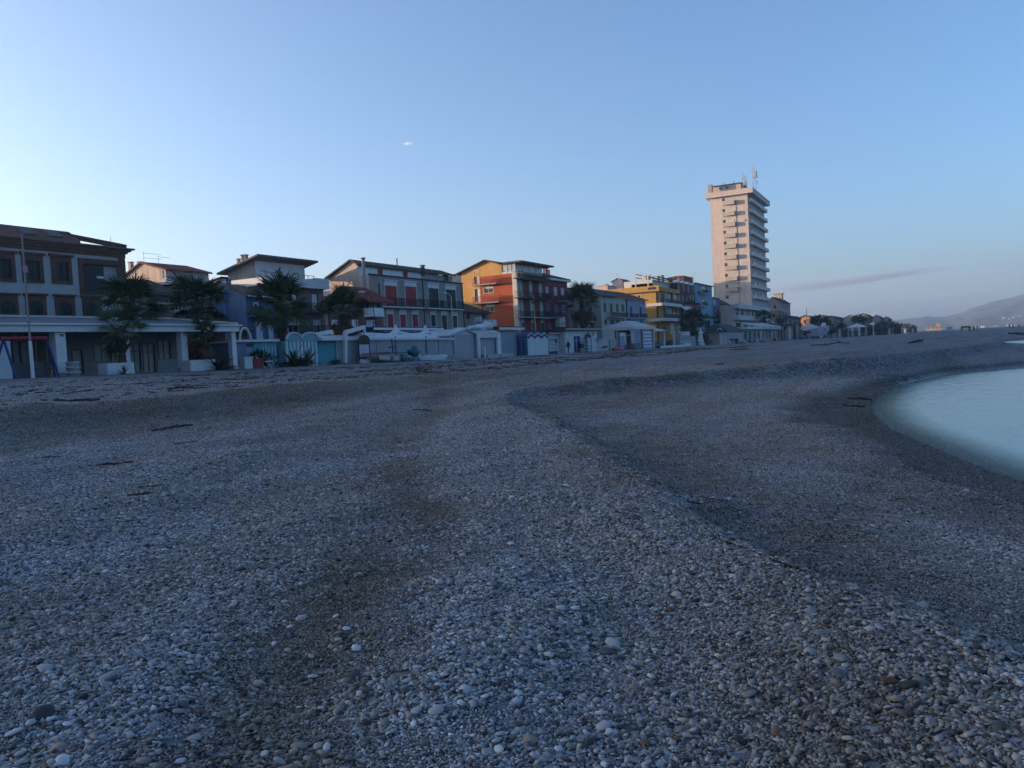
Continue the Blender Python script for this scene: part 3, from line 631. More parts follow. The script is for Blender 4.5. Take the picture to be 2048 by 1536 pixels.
MB().box(s0-.05,s1+.06,T-.14,T+.12,zc+.002,zc+.16).build('coping', M_IRON, h.root)
x = FS(4,548,300,T-.3)-.25; m = MB().tube([(x,T-.1,FZ(4,560,555,T)),(x,T-.1,FZ(4,535,170,T))], .2, 8); m.tube([(x,T-.1,FZ(4,535,168,T)),(x,T-.1,FZ(4,535,152,T))], [.36,.2], 8); m.build('flue', PM((.32,.28,.25),.7,.3,3), h.root)
h.pipe([(FS(4,692,500,T)+.0,T-.1,h.zb),(FS(4,692,500,T),T-.1,zc-.9)]); h.pipe([(s1-.2,T-.1,h.zb),(s1-.2,T-.1,zc-.2)]); h.pipe([(sm,T-.1,h.zb+4),(sm,T-.1,zc-.1)])
h.chimney(FS(4,1213,280,rt-2), rt-2, zg-1.2, FZ(4,1213,255,rt-2), .4, M_DARK, True, rf); MB().tube([(FS(4,910,220,rt),rt,zg),(FS(4,910,220,rt),rt,zg+1.1)], .08, 6).build('vent_pipe', M_DARK, rf)
m = MB(); dc = Vector((s0-.7, GT(4,318,425,s0-.7), GZ(4,318,425,s0-.7))); m.lathe(dc.x, dc.y, [(.02,dc.z),(.3,dc.z+.05),(.55,dc.z+.18),(.56,dc.z+.2),(.3,dc.z+.09),(.02,dc.z+.04)], 14)
o = m.build('satellite_dish', M_WHITE, h.root)
for v in o.data.vertices:      # tip the dish over to face inland south
    p = Vector(v.co)+h.root.location-dc; p = Matrix.Rotation(R(62),3,'Y') @ p; p = Matrix.Rotation(R(-65),3,'Z') @ p; v.co = p+dc-h.root.location
MB().bar((s0,dc.y,dc.z-.3),dc,.08).build('dish_arm', M_STEEL, h.root)

# ---- low house with red roof and white balcony
T = 52.5; s0 = FS(4,130,800,T+4.5); s1 = FS(4,742,800,T)
h = House('balcony_house', 'low house with red tiled roof and long white balcony, behind the fourth palm', 'house', T, s0, s1, T+5, FZ(4,640,632,T), WALL((.16,.09,.08)))
h.win('F', FR(4,(555,897,642,1025),T), 'glass', PAINT((.5,.55,.58)), M_WHITE, .08, None, 'door', True, False); h.win('F', FR(4,(395,895,440,1000),T), 'glass', PAINT((.45,.5,.53)), M_WHITE); h.win('F', FR(4,(160,895,235,1020),T), 'glass', PAINT((.45,.5,.53)), M_WHITE)
for r_ in ((500,655,560,735),(585,655,690,735),(300,650,380,735)): h.win('F', FR(4,r_,T), 'glass', M_GLASS, M_DARK)
zz = FZ(4,600,843,T-1); h.balcony('F', s0, FS(4,746,800,T-1), zz+.16, 1.1, FZ(4,600,740,T-1)-zz-.16, 'solid', M_WHITE, PAINT((.5,.54,.57)))
zr = FZ(4,440,520,T+2.5); h.walls(zr); h.gable_roof(zr, ROOF((.17,.05,.04)), None, 1.3, .5)

# ---- small stone house
T = 60.0; s0 = FS(5,165,880,T); s1 = FS(5,462,880,T)
h = House('stone_house', 'small low stone house with dark roof between the grey and orange buildings', 'house', T, s0, s1, T+9, FZ(5,330,798,T), PM((.20,.17,.15),.9,.35,3,.6,name='stone_wall'))
for r_ in ((190,822,230,866),(380,827,415,868),(195,955,238,990)): h.win('F', FR(5,r_,T), 'glass', M_DARK, PM((.12,.1,.09),.9))
zr = FZ(5,200,705,T+4.5); h.walls(zr); h.gable_roof(zr, ROOF((.06,.05,.045)), None, .5, .2)

# ---- ochre and red apartment building
T = 58.0; s0 = FS(5,790,500,T); s1 = FS(5,1112,600,T); t1 = GT(5,138,450,s0); ztop = GZ(5,690,335,s0)
M_OC = WALL((.50,.28,.09),.12); M_RO = WALL((.36,.085,.035),.12); M_DR = WALL((.15,.035,.035),.15)
h = House('apartment_block', 'tall ochre and red apartment block with glazed rooftop veranda', 'apartment block', T, s0, s1, t1, ztop, M_DR, M_OC)
for c in ((822,860),(937,975),(1050,1090)):
    for y0, y1 in ((418,612),(640,842),(862,1010)):
        dx = {418:0,640:12,862:22}[y0]; h.win('F', FR(5,(c[0]+dx,y0,c[1]+dx,y1),T), 'half' if y0 > 800 else 'roller', PAINT((.36,.38,.38)), PAINT((.3,.28,.27)), .06)
for r_, st in (((282,302,344,460),'open'),((294,518,354,672),'open')): h.win('L', GR(5,r_,s0), st, PAINT((.6,.55,.48)), PAINT((.6,.5,.4)), .08, None, 'door')
for r_ in ((402,482,508,566),(418,698,520,786)): h.win('L', GR(5,r_,s0), 'half', PAINT((.6,.55,.48)), PAINT((.6,.5,.42)), .08)
for Y, dx in ((405,0),(628,12),(852,24)):
    h.balcony('F', FS(5,785+dx,Y,T-.6), FS(5,1150+dx,Y,T-.6), FZ(5,950,Y,T-.6), 1.15, 1.0, 'bars', M_DARK if Y < 700 else M_CONC)
for X0, X1, Y in ((262,548,466),(268,575,684)):
    a, b = GT(5,X1,Y,s0-1.0), GT(5,X0,Y,s0-1.0); h.balcony('L', a, b, GZ(5,(X0+X1)/2,Y-6,s0-1.0), 1.1, 1.05, 'bars', M_CONC, PM((.28,.05,.04),.6))
# two colours of paint: the ochre wall, and the red skin on its seaward half as a slightly proud render coat
tm = GT(5,362,560,s0); zm = GZ(5,600,350,s0); holes = [q for q in h.hl]
wl = h.walls()
m = MB(); us = sorted({T,tm,*[v for q in holes for v in q[:2] if T < v < tm]}); zs = sorted({h.zb,zm,*[v for q in holes for v in q[2:] if v < zm]})
for a, b in zip(us, us[1:]):
    for c, d in zip(zs, zs[1:]):
        if any(q[0]-.1 < (a+b)/2 < q[1]+.1 and q[2]-.1 < (c+d)/2 < q[3]+.1 for q in holes): continue
        m.box(s0-.025,s0-.003,a,b,c,d)
m.build('red_render', M_RO, h.root)
MB().box(s0-.2,s0+.45,T-.12,T-.003,h.zb,ztop+.2).build('corner_pilaster', PAINT((.42,.40,.37)), h.root)
MB().box(s0-.2,s0-.026,T,T+.7,h.zb,ztop+.2).build('corner_pilaster', PAINT((.48,.44,.38)), h.root)
# gable over the rear part
zg = GZ(5,418,188,s0); rt = GT(5,418,188,s0); tv = GT(5,608,230,s0); zb2 = GZ(5,135,330,s0); zf2 = GZ(5,608,232,s0)
m = MB(); 
for x in (s0, s1): m.quad((x,tv,ztop),(x,t1,ztop),(x,t1,zb2),(x,rt,zg),(x,tv,zf2))
m.quad((s0,tv,ztop),(s1,tv,ztop),(s1,tv,zf2),(s0,tv,zf2)); m.build('gable', M_OC, h.root)
m = MB(); th = .2; k2 = (zg-zb2)/(t1-rt); m.slab([(s0-.5,tv-.6,zf2-.1+th),(s1+.3,tv-.6,zf2-.1+th),(s1+.3,rt,zg+th),(s0-.5,rt,zg+th)], th); m.slab([(s0-.5,rt,zg+th),(s1+.3,rt,zg+th),(s1+.3,t1+.9,zb2-.9*k2+th),(s0-.5,t1+.9,zb2-.9*k2+th)], th)
m.build('roof', ROOF((.085,.065,.055)), h.root)
# veranda
zv = FZ(5,900,232,T); vr = MB().box(s0-.05,s1,T+.05,tv-.05,ztop+.004,ztop+.25).build('veranda', M_WHITE, h.root)
n = 4
for i in range(n):
    a = s0+(s1-s0)*i/n; MB().box(a+.12,a+(s1-s0)/n-.03,T+.12,T+.15,ztop+.26,zv-.1).build('pane', GLASS((.22,.25,.27),.2), vr); MB().box(a,a+.11,T+.06,T+.2,ztop+.25,zv).build('post', M_WHITE, vr)
for i in range(3):
    a = T+.2+(tv-T-.4)*i/3; MB().box(s0+.02,s0+.05,a+.1,a+(tv-T-.4)/3-.02,ztop+.26,zv-.1).build('pane', GLASS((.3,.32,.32),.2), vr); MB().box(s0-.04,s0+.1,a-.02,a+.09,ztop+.25,zv).build('post', M_WHITE, vr)
MB().box(s0-.5,s1+1.9,T-1.3,tv+.3,zv+.002,zv+.28).build('veranda_roof', PM((.075,.06,.055),.8,.25,2), h.root)
for X in (1128,1165): h.chimney(FS(5,X,330,T+5), T+5, ztop, FZ(5,X,285 if X < 1140 else 305,T+5), .7 if X < 1140 else .4, PM((.14,.09,.08),.9))

# ---- dark red house
T = 59.0; s0 = FS(5,1113,650,T)+.02; s1 = FS(5,1392,650,T)
h = House('red_house', 'dark red house with blue shutters below and white ones above', 'house', T, s0, s1, T+9, FZ(5,1300,432,T), WALL((.17,.03,.04),.12))
for r_ in ((1130,497,1160,575),(1226,502,1264,596),(1311,512,1346,596)): h.win('F', FR(5,r_,T), 'shut', PAINT((.5,.52,.54)), PAINT((.4,.35,.35)), .06)
for r_ in ((1142,707,1176,805),(1241,707,1280,848),(1321,712,1360,790),(1160,922,1186,985),(1256,927,1295,1010)): h.win('F', FR(5,r_,T), 'shut', PAINT((.03,.10,.36)), PAINT((.3,.3,.35)), .05)
for X0, X1, Y in ((1290,1405,660),(1172,1300,855)): h.balcony('F', FS(5,X0,Y,T-.5), FS(5,X1,Y,T-.5), FZ(5,(X0+X1)/2,Y,T-.5), .9, .95, 'bars', M_CONC)
a = FR(5,(1295,852,1362,965),T-.9); MB().box(a[0],a[1],T-.9,T-.003,a[2],a[3]).build('bay', M_WHITE, h.root); MB().box(a[0]+.3,a[1]-.3,T-.92,T-.901,a[2]+.2,a[3]-.9).build('bay_window', M_GLASSL, h.root)
h.walls(); MB().box(s0,s1+.55,T-.55,T+9.5,h.ze+.003,h.ze+.38).build('cornice', PAINT((.5,.49,.48)), h.root); h.ze += .38; h.hip_roof(FZ(5,1180,345,T+4.5), ROOF((.08,.055,.05)), .6, .12, 3.0)

# ---- houses between the palm and the yellow block
T = 60.0; s0 = FS(6,118,650,T); s1 = FS(6,556,650,T)
h = House('brown_house', 'faded pink brown house with a shaded loggia behind the palm', 'house', T, s0, s1, T+10, FZ(6,330,440,T), WALL((.19,.135,.125),.3))
for r_ in ((140,622,170,705),(186,622,236,702),(172,803,240,865),(320,600,350,690),(345,790,372,840),(425,795,455,840)): h.win('F', FR(6,r_,T), 'shut', PM((.05,.04,.035),.7), PM((.15,.12,.11),.9), .05)
h.win('F', FR(6,(392,592,545,745),T), 'glass', M_DARK, PM((.15,.12,.11),.9)); h.balcony('F', FS(6,360,765,T-.5), FS(6,565,765,T-.5), FZ(6,460,770,T-.5), 1.0, 1.0)
h.walls(FZ(6,300,340,T+5)); h.gable_roof(FZ(6,300,340,T+5), ROOF((.075,.06,.055)))
T = 58.0; s0 = FS(6,562,620,T); sm = FS(6,912,620,T); s1 = FS(6,1172,620,T); ze = FZ(6,900,460,T)
h = House('white_house', 'pale two storey house with olive shutters and an iron balcony, under a long dark roof', 'house', T, s0, sm, T+11, ze, WALL((.36,.35,.31),.25))
M_OL = PM((.10,.095,.07),.7)
for r_ in ((590,517,630,640),(680,527,714,640),(765,532,796,640),(838,535,876,637)): h.win('F', FR(6,r_,T), 'shut', M_OL, PM((.35,.34,.31),.8), .04)
for r_ in ((605,742,640,812),(676,747,740,806),(760,750,820,802),(850,745,886,800)): h.win('F', FR(6,r_,T), 'shut', M_DARK, PM((.3,.29,.27),.8), .04)
h.balcony('F', FS(6,665,708,T-.5), FS(6,898,708,T-.5), FZ(6,780,710,T-.5), 1.0, .95, 'bars', M_CONC)
h.walls(); rm = ROOF((.075,.068,.062)); zr = FZ(6,700,368,T+5.5); h.walls
m = MB(); th = .2; m.slab([(s0-.6,T-.5,ze-.05+th),(sm,T-.5,ze-.05+th),(sm,T+5.5,zr+th),(s0-.6,T+5.5,zr+th)], th); m.slab([(s0-.6,T+5.5,zr+th),(sm,T+5.5,zr+th),(sm,T+11.5,ze-.05+th),(s0-.6,T+11.5,ze-.05+th)], th); m.build('roof', rm, h.root)
MB().quad((s0,T,ze),(s0,T+11,ze),(s0,T+5.5,zr)).build('gable', h.ml, h.root); h.pipe([(sm-.3,T-.12,h.zb),(sm-.3,T-.12,ze-.8),(sm-.5,T-.3,ze-.1)], .13, M_DARK)
h = House('violet_house', 'narrow lilac house with dark blue shutters and two little balconies', 'house', T, sm+.02, s1, T+11, ze, WALL((.27,.27,.36),.15))
for r_ in ((957,567,986,712),(1086,572,1115,717),(966,757,998,800),(1095,757,1125,800)): h.win('F', FR(6,r_,T), 'shut', PAINT((.02,.04,.15)), PAINT((.3,.3,.36)), .05)
for X0, X1 in ((940,1062),(1072,1180)): h.balcony('F', FS(6,X0,722,T-.5), FS(6,X1,722,T-.5), FZ(6,(X0+X1)/2,722,T-.5), .85, .95, 'bars', PAINT((.4,.42,.48)))
h.walls(); m = MB(); m.slab([(sm+.02,T-.5,ze-.05+th),(s1+.8,T-.5,ze-.05+th),(s1+.3,T+5.5,zr+th),(sm+.02,T+5.5,zr+th)], th); m.slab([(sm+.02,T+5.5,zr+th),(s1+.3,T+5.5,zr+th),(s1+.8,T+11.5,ze-.05+th),(sm+.02,T+11.5,ze-.05+th)], th); m.build('roof', rm, h.root)

# ---- pink houses high up behind
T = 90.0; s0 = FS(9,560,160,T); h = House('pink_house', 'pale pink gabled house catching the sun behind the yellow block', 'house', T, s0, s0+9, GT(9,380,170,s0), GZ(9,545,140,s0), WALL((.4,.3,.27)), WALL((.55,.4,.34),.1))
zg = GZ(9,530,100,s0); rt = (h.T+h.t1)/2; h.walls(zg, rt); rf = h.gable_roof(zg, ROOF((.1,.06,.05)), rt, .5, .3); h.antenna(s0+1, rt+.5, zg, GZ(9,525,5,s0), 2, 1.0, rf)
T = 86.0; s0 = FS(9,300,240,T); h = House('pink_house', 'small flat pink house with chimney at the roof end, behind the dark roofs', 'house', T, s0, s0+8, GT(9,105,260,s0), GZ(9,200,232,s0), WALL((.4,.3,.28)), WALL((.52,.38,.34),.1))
h.walls(); h.flat_roof(PM((.35,.25,.22),.9), .1, .15); h.chimney(s0+.5, T+.5, h.ze, GZ(9,312,205,s0), .8)

# ---- yellow block with roof terrace
T = 57.0; s0 = FS(6,1362,600,T); s1 = FS(6,1645,600,T); M_YE = WALL((.42,.25,.065),.15); zc = GZ(6,1355,368,s0); t1 = GT(6,930,440,s0)
zp = GZ(6,1355,275,s0)
h = House('yellow_block', 'yellow apartment block with rounded balconies and white roof terrace pergola', 'apartment block', T, s0, s1, t1+6, zc, M_YE)
for r_, st, mt in (((1375,390,1420,510),'glass',M_DARK),((1470,380,1535,505),'open',PAINT((.25,.3,.42))),((1560,390,1610,500),'glass',M_GLASS),((1410,585,1442,710),'shut',PAINT((.06,.03,.10))),((1490,570,1590,700),'open',PAINT((.2,.28,.36))),((1605,590,1640,700),'glass',M_GLASS),((1510,800,1560,940),'roller',PAINT((.45,.5,.55))),((1610,800,1650,930),'roller',PAINT((.45,.5,.55))),((1400,840,1440,960),'glass',M_DARK)):
    h.win('F', FR(6,r_,T), st, mt, PAINT((.4,.38,.3)), .06)
h.win('L', GR(6,(1062,412,1098,440),s0), 'glass', M_DARK, M_WHITE, .12)
for Y, X1 in ((550,1652),(752,1690)):
    z = FZ(6,1500,Y-25,T-.8); a, b = s0-.9, FS(6,X1,Y,T-1.2); sl = MB()
    sl.prism([(a+.5,T-1.5),(b,T-1.5),(b,T-.004),(s0-.004,T-.004),(s0-.004,T+3.0),(a,T+3.0),(a,T-.9)], 'z', z-.75, z); sl = sl.build('balcony', PAINT((.52,.5,.46)), h.root)
    m = MB(); m.bar((a+.6,T-1.42,z+1.0),(b-.1,T-1.42,z+1.0),.06); 
    for k in range(int((b-a)/.16)): m.bar((a+.6+k*.16,T-1.42,z),(a+.6+k*.16,T-1.42,z+1.0),.03)
    m.build('railing', PM((.03,.06,.08),.5), sl)
    for f_ in (.25,.62): MB().box(s0+(s1-s0)*f_,s0+(s1-s0)*f_+.35,T-.35,T-.004,z,z+(3.0)).build('column', PAINT((.5,.42,.25)), h.root)
h.walls(); MB().box(s0-.25,s1+.2,T-.3,t1+6.2,zc+.002,zc+.3).build('cornice', PM((.05,.035,.03),.8), h.root)
pm = MB(); pm.box(s0,s0+.25,T,t1+6,zc+.301,zp); pm.box(s0+.25,s1,T,T+.25,zc+.301,zp-.3); pp = pm.build('roof_parapet', M_YE, h.root)
MB().box(s0-.03,s0-.002,GT(6,1310,315,s0),GT(6,1200,315,s0),GZ(6,1255,335,s0),GZ(6,1255,303,s0)).build('grille', M_DARK, pp)
a = GT(6,1200,230,s0+.3); b = GT(6,1030,220,s0+.3); zt = GZ(6,1110,165,s0+.3)
pg = MB(); 
for y in (a, b):
    for x in (s0+.4, s0+5): pg.bar((x,y,zc+.3),(x,y,zt),.22)
    pg.bar((s0+.2,y,zt),(s0+5.2,y,zt),.2)
for x in (s0+.4, s0+5): pg.bar((x,a-.5,zt+.2),(x,b+.5,zt+.2),.2)
pg.build('pergola', PAINT((.6,.57,.52)), h.root)
x0 = FS(6,1215,250,T+3); ph = MB().box(s0+3,s1-.5,T+2.5,T+10,zc+.302,FZ(6,1440,232,T+2.5)).build('penthouse', PAINT((.55,.54,.5)), h.root)
zz = FZ(6,1440,232,T+2.5); MB().slab([(s0+2.2,T+1.5,zz+.1),(s1+.3,T+1.5,zz+.1),(s1+.3,T+6.5,zz+1.7),(s0+2.2,T+6.5,zz+1.7)], .2).build('penthouse_roof', ROOF((.06,.045,.04)), h.root)
MB().box(s0+3,s0+3.2,T+2.5,t1,zc+.303,zc+2.6).build('terrace_wall', PAINT((.62,.58,.52)), h.root)
for k, (X, Y) in enumerate(((1203,148),(1400,150),(1345,160))): h.chimney(FS(6,X,Y,T+7), T+7, zz, FZ(6,X,Y,T+7), .9 if k == 0 else .6, PM((.12,.1,.09),.9))
h.pipe([(s0-.15,GT(6,1322,500,s0),h.zb),(s0-.15,GT(6,1322,500,s0),zc)], .2, PM((.10,.06,.035),.8), 'downpipe')

# ---- dark red block with arched dormers
T = 57.0; s0 = s1+.03; s1 = FS(6,1853,600,T); h = House('dark_red_block', 'dark red block with four little arched dormers on top', 'apartment block', T, s0, s1, T+12, FZ(6,1750,400,T), WALL((.09,.03,.045),.1))
for r_ in ((1670,410,1700,500),(1725,420,1750,510),(1770,410,1800,470),(1810,410,1840,470),(1690,600,1720,680),(1840,600,1852,690),(1780,820,1810,900)): h.win('F', FR(6,r_,T), 'glass', M_GLASS, PM((.25,.2,.2),.8), .05)
zz = FZ(6,1750,560,T-.8); h.balcony('F', s0+.1, s1-.05, zz, 1.2, 1.1, 'bars', PM((.22,.03,.04),.8)); MB().box(s0+.2,s1-.1,T-1.25,T-1.201,zz-.3,zz+.35).build('balcony_edge', PM((.30,.035,.045),.8), h.root)
m = MB(); a = FR(6,(1690,565,1840,615),T-2.2)
m.slab([(a[0],T-2.4,a[2]),(a[1],T-2.4,a[2]),(a[1],T-1.21,a[3]+.1),(a[0],T-1.21,a[3]+.1)], .06); m.build('awning', PAINT((.5,.5,.52)), h.root)
h.walls(); ztop = FZ(6,1750,262,T); at = MB().box(s0,s1,T+.25,T+12,h.ze+.004,ztop); at.build('attic', WALL((.09,.03,.045),.1), h.root)
for k in range(4):
    x = FS(6,1622+k*66,240,T); ww = .85; r_ = ww*.62; zd = ztop+.0
    MB().prism([(x-ww*.5,h.ze+.6),(x+ww*.5,h.ze+.6),(x+ww*.5,zd-.1),(x-ww*.5,zd-.1)], 'y', T+.05, T+.249).build('window', PM((.2,.17,.2),.6), h.root)
    m = MB(); arc = [(x+r_*1.25*math.cos(q), zd+r_*1.3*math.sin(q)) for q in np.linspace(0, math.pi, 9)]
    m.prism(arc, 'y', T-.1, T+1.5); d = m.build('dormer', PAINT((.6,.58,.56)), h.root)
    MB().prism([(x+r_*.8*math.cos(q), zd+.05+r_*.8*math.sin(q)) for q in np.linspace(0, math.pi, 9)], 'y', T-.13, T-.102).build('pane', M_GLASS, d)
MB().slab([(s0-.1,T+.6,ztop),(s1,T+.6,ztop),(s1,T+6,ztop+2.2),(s0-.1,T+6,ztop+2.2)], .2).build('roof', ROOF((.05,.04,.04)), h.root)
for X, Y, ww in ((1500,180,.9),(1550,175,1.1),(1625,172,1.1)): h.chimney(FS(6,X,Y,T+5), T+5, ztop, FZ(6,X,Y,T+5), ww, PM((.12,.10,.09),.9))
a = FR(6,(1685,155,1795,210),T+5); MB().box(a[0],a[1]-.3,T+5,T+8,ztop,a[3]).build('roof_box', PM((.17,.06,.04),.9), h.root); MB().box(a[1]-.29,a[1]+.1,T+4.5,T+8,ztop,a[3]+.3).build('roof_wall', PM((.5,.4,.3),.9), h.root)
h.antenna(FS(6,1840,160,T+5), T+5, ztop, FZ(6,1840,110,T+5), 1, 1.2)

# ---- light blue block
s0 = s1+.03; s1 = FS(7,178,1080,T); h = House('light_blue_block', 'light blue block with dark balconies left of the tower', 'apartment block', T, s0, s1, T+12, FZ(7,110,1012,T), WALL((.15,.27,.36),.12))
for r_ in ((92,1020,132,1070),(60,1060,80,1095),(95,1130,125,1180),(60,1180,85,1230),(50,1240,105,1270),(118,1300,165,1360),(120,1240,150,1275)): h.win('F', FR(7,r_,T), 'glass', M_GLASS, PAINT((.3,.4,.46)), .05)
for X0, X1, Y in ((88,140,1078),(88,130,1178),(45,175,1285)): h.balcony('F', FS(7,X0,Y,T-.6), FS(7,X1,Y,T-.6), FZ(7,(X0+X1)/2,Y,T-.6), 1.1, 1.0, 'bars', PAINT((.45,.48,.5)), PM((.03,.06,.09),.6))
h.walls(); h.flat_roof(M_DARK, .5, .2)
s0 = s1+.03; s1 = FS(7,238,1250,T); h = House('blue_annexe', 'lower deep blue annexe with a balcony beside the light blue block', 'apartment block', T, s0, s1, T+10, FZ(7,205,1120,T), WALL((.06,.13,.24),.12))
for r_ in ((190,1130,215,1170),(190,1200,225,1270),(195,1310,225,1365)): h.win('F', FR(7,r_,T), 'glass', M_GLASS, PAINT((.2,.3,.4)), .05)
h.balcony('F', s0, s1, FZ(7,205,1290,T-.6), 1.1, 1.0, 'bars', PAINT((.45,.48,.5))); h.walls(); h.flat_roof(M_DARK, .3, .2)
# ---- little brown house by the tower
T = 58.0; s0 = FS(7,242,1230,T); s1 = FS(7,322,1230,T); h = House('brown_house', 'small brown house with dark roof tucked against the tower', 'house', T, s0, s1, T+10, FZ(7,290,1165,T), WALL((.17,.125,.105),.3))
for r_ in ((248,1220,262,1265),(280,1220,295,1270)): h.win('F', FR(7,r_,T), 'shut', M_DARK, PM((.12,.1,.09),.9), .04)
zr = FZ(7,230,1118,T+5); h.walls(zr); rf = h.gable_roof(zr, ROOF((.06,.045,.04))); h.chimney(s0+1, T+4, zr-.5, zr+1, .8, None, True, rf)

# ---- the tower block
T = 55.0; s0 = FS(7,480,700,T); s1 = FS(7,604,600,T); t1 = GT(7,172,600,s0); ztop = GZ(7,462,272,s0); M_TW = WALL((.49,.415,.36),.2); M_TB = PAINT((.47,.44,.42))
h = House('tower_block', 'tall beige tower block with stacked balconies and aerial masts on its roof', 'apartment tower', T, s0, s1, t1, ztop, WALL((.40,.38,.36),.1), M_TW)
fl = GZ(7,300,333,s0)-GZ(7,320,1032,s0); fl /= 8.0; za = GZ(7,300,333,s0)   # storey height, top balcony parapet top on the side
a0, a1 = GT(7,356,340,s0-1.3), GT(7,256,340,s0-1.3); M_CUR = PAINT((.40,.45,.42))
for i in range(9):
    z = za - i*fl; h.balcony('L', a0, a1, z-1.25, 1.3, 1.25, 'solid', M_TB, WALL((.42,.33,.29),.1), .18)
for i in range(10):
    z = za - i*fl; q0, q1 = GT(7,345,560,s0), GT(7,258,560,s0)
    h.win('L', (a0+.95, a1+.15, z-.1, z+1.25), 'draped', PAINT((.42,.44,.38)), PAINT((.55,.52,.46)), .05)
bz = FZ(7,540,352,T-1.6); fb = (FZ(7,545,360,T-1.4)-FZ(7,575,1120,T-1.4))/9.0; zf = FZ(7,545,358,T-1.4)
L = s1-s0
for i in range(10):
    z = zf - i*fb; h.balcony('F', s0+.6, s1+.1, z+.0-.2, 1.35, 1.05, 'solid', PAINT((.36,.33,.31)), PAINT((.41,.40,.39)), .2)
    for k, (u0, u1, st, mt) in enumerate(((.05,.16,'glass',M_GLASS),(.24,.40,'open',M_CUR),(.48,.60,'roller',PAINT((.42,.42,.40))),(.70,.86,'glass',M_GLASS))):
        h.win('F', (s0+L*u0, s0+L*u1, z, z+2.15), st, mt, PAINT((.4,.4,.38)), .07, None, 'window', True, False)
yy = GT(7,378,560,s0); h.pipe([(s0-.09,yy,h.zb),(s0-.09,yy,ztop-2)], .07, PM((.22,.17,.15),.8)); MB().ball((s0-1.5,a0+.4,za-2*fl+.55),.12,.42,.42,2).build('satellite_dish', PAINT((.5,.48,.46)), h.root, True)
h.walls(); z0 = GZ(7,462,272,s0); z1 = GZ(7,480,222,s0-1.2)
MB().box(s0-1.4,s1+1.6,T-2.2,t1+1.4,z0+.003,z0+.35).build('roof', M_TB, h.root)
m = MB(); m.box(s0-1.4,s0-1.2,T-2.2,t1+1.4,z0+.351,z1); m.box(s0-1.2,s1+1.6,T-2.2,T-2.0,z0+.351,z1); m.box(s1+1.4,s1+1.6,T-2.0,t1+1.4,z0+.351,z1); m.box(s0-1.2,s1+1.4,t1+1.2,t1+1.4,z0+.351,z1)
m.build('roof_parapet', WALL((.47,.38,.33),.1), h.root)
b0 = GT(7,410,215,s0+3); b1 = GT(7,180,235,s0+3); zz = GZ(7,360,195,s0+3)
MB().box(s0+3,s0+14,b0,b1,z0+.36,zz).build('plant_room', WALL((.45,.36,.31),.1), h.root); MB().box(s0+2.5,s0+14.5,b0-.4,b1+.4,zz+.002,zz+.3).build('plant_room_roof', M_DARK, h.root)
for X in (300,245): MB().box(s0+2.96,s0+2.998,GT(7,X+12,228,s0+3),GT(7,X-12,228,s0+3),zz-1.2,zz-.5).build('vent_grille', M_DARK, h.root)
c = GT(7,163,230,s0+.5); MB().box(s0,s0+1.6,c-.7,c+.7,z0+.36,GZ(7,160,198,s0)).build('chimney', PM((.3,.25,.22),.9), h.root)
for X in (270,350): y = GT(7,X,180,s0+5); MB().tube([(s0+5,y,zz+.3),(s0+5,y,zz+1.6)], .25, 6).build('vent_pipe', M_CONC, h.root)
def mast(X, Y0, Y1, panels, rr=.09):
    x, z = F(*Q(7,X,(Y0+Y1)/2), T+2.0); zt, zb_ = FZ(7,X-1,Y0,T+2), z0+.35
    ms = MB().tube([(x,T+2,zb_),(x,T+2,zt)], rr, 6).build('aerial_mast', M_STEEL, h.root)
    for dx, y0, y1, ww in panels:
        za_, zb2 = FZ(7,X,y0,T+2), FZ(7,X,y1,T+2); MB().box(x+dx-ww/2,x+dx+ww/2,T+1.4,T+1.7,zb2,za_).build('aerial_panel', PAINT((.42,.42,.40)), ms)
    for k in range(3): z_ = zb_+(zt-zb_)*(.3+.2*k); MB().bar((x-1,T+2,z_),(x+1.4,T+2,z_),.1).build('crossbar', M_STEEL, ms)
    return x
mast(508, 55, 200, [(-.3,60,150,.55),(1.4,85,140,.55)]); mast(528, 85, 215, [(.5,90,145,.6),(1.6,125,135,1.0),(1.2,165,190,.9)]); mast(425, 100, 210, [(-.2,150,205,.4)]); mast(444, 150, 210, [(0,155,208,.55)]); mast(438, 120, 205, [(.3,125,140,.5)], .08)
# lower annexe of the tower: two wide storeys with a long white balcony, projecting to the sea
T2 = 51.0; a = FS(7,352,1240,T2); b = FS(7,618,1240,T2)
h2 = House('tower_annexe', 'low wide annexe with long white balconies at the foot of the tower', 'apartment block', T2, a, b, T2+3.9, FZ(7,500,1195,T2), WALL((.36,.34,.31),.12), WALL((.5,.39,.32)))
n = 7
for i in range(n):
    u = a+(b-a)*(i+.15)/n; h2.win('F', (u, u+(b-a)/n*.6, FZ(7,500,1258,T2), FZ(7,500,1212,T2)), 'open' if i % 2 else 'glass', PAINT((.35,.38,.36)) if i % 2 else M_GLASS, PAINT((.4,.4,.38)), .08, None, 'window', True, False)
for i in range(5):
    u = a+(b-a)*(i+.2)/5; zb_ = FZ(7,500,1375,T2); h2.win('F', (u, u+(b-a)/8, zb_, FZ(7,500,1320,T2)), 'glass', M_GLASS, PAINT((.4,.4,.38)), .08, None, 'window', True, False)
for Y in (1205,1292): z = FZ(7,480,Y,T2-1); h2.balcony('F', a+.3, b+.4, z, 1.5, 1.2, 'solid', PAINT((.36,.34,.33)), PAINT((.40,.41,.42)), .22)
h2.walls(); h2.flat_roof(M_TB, .2, .2)

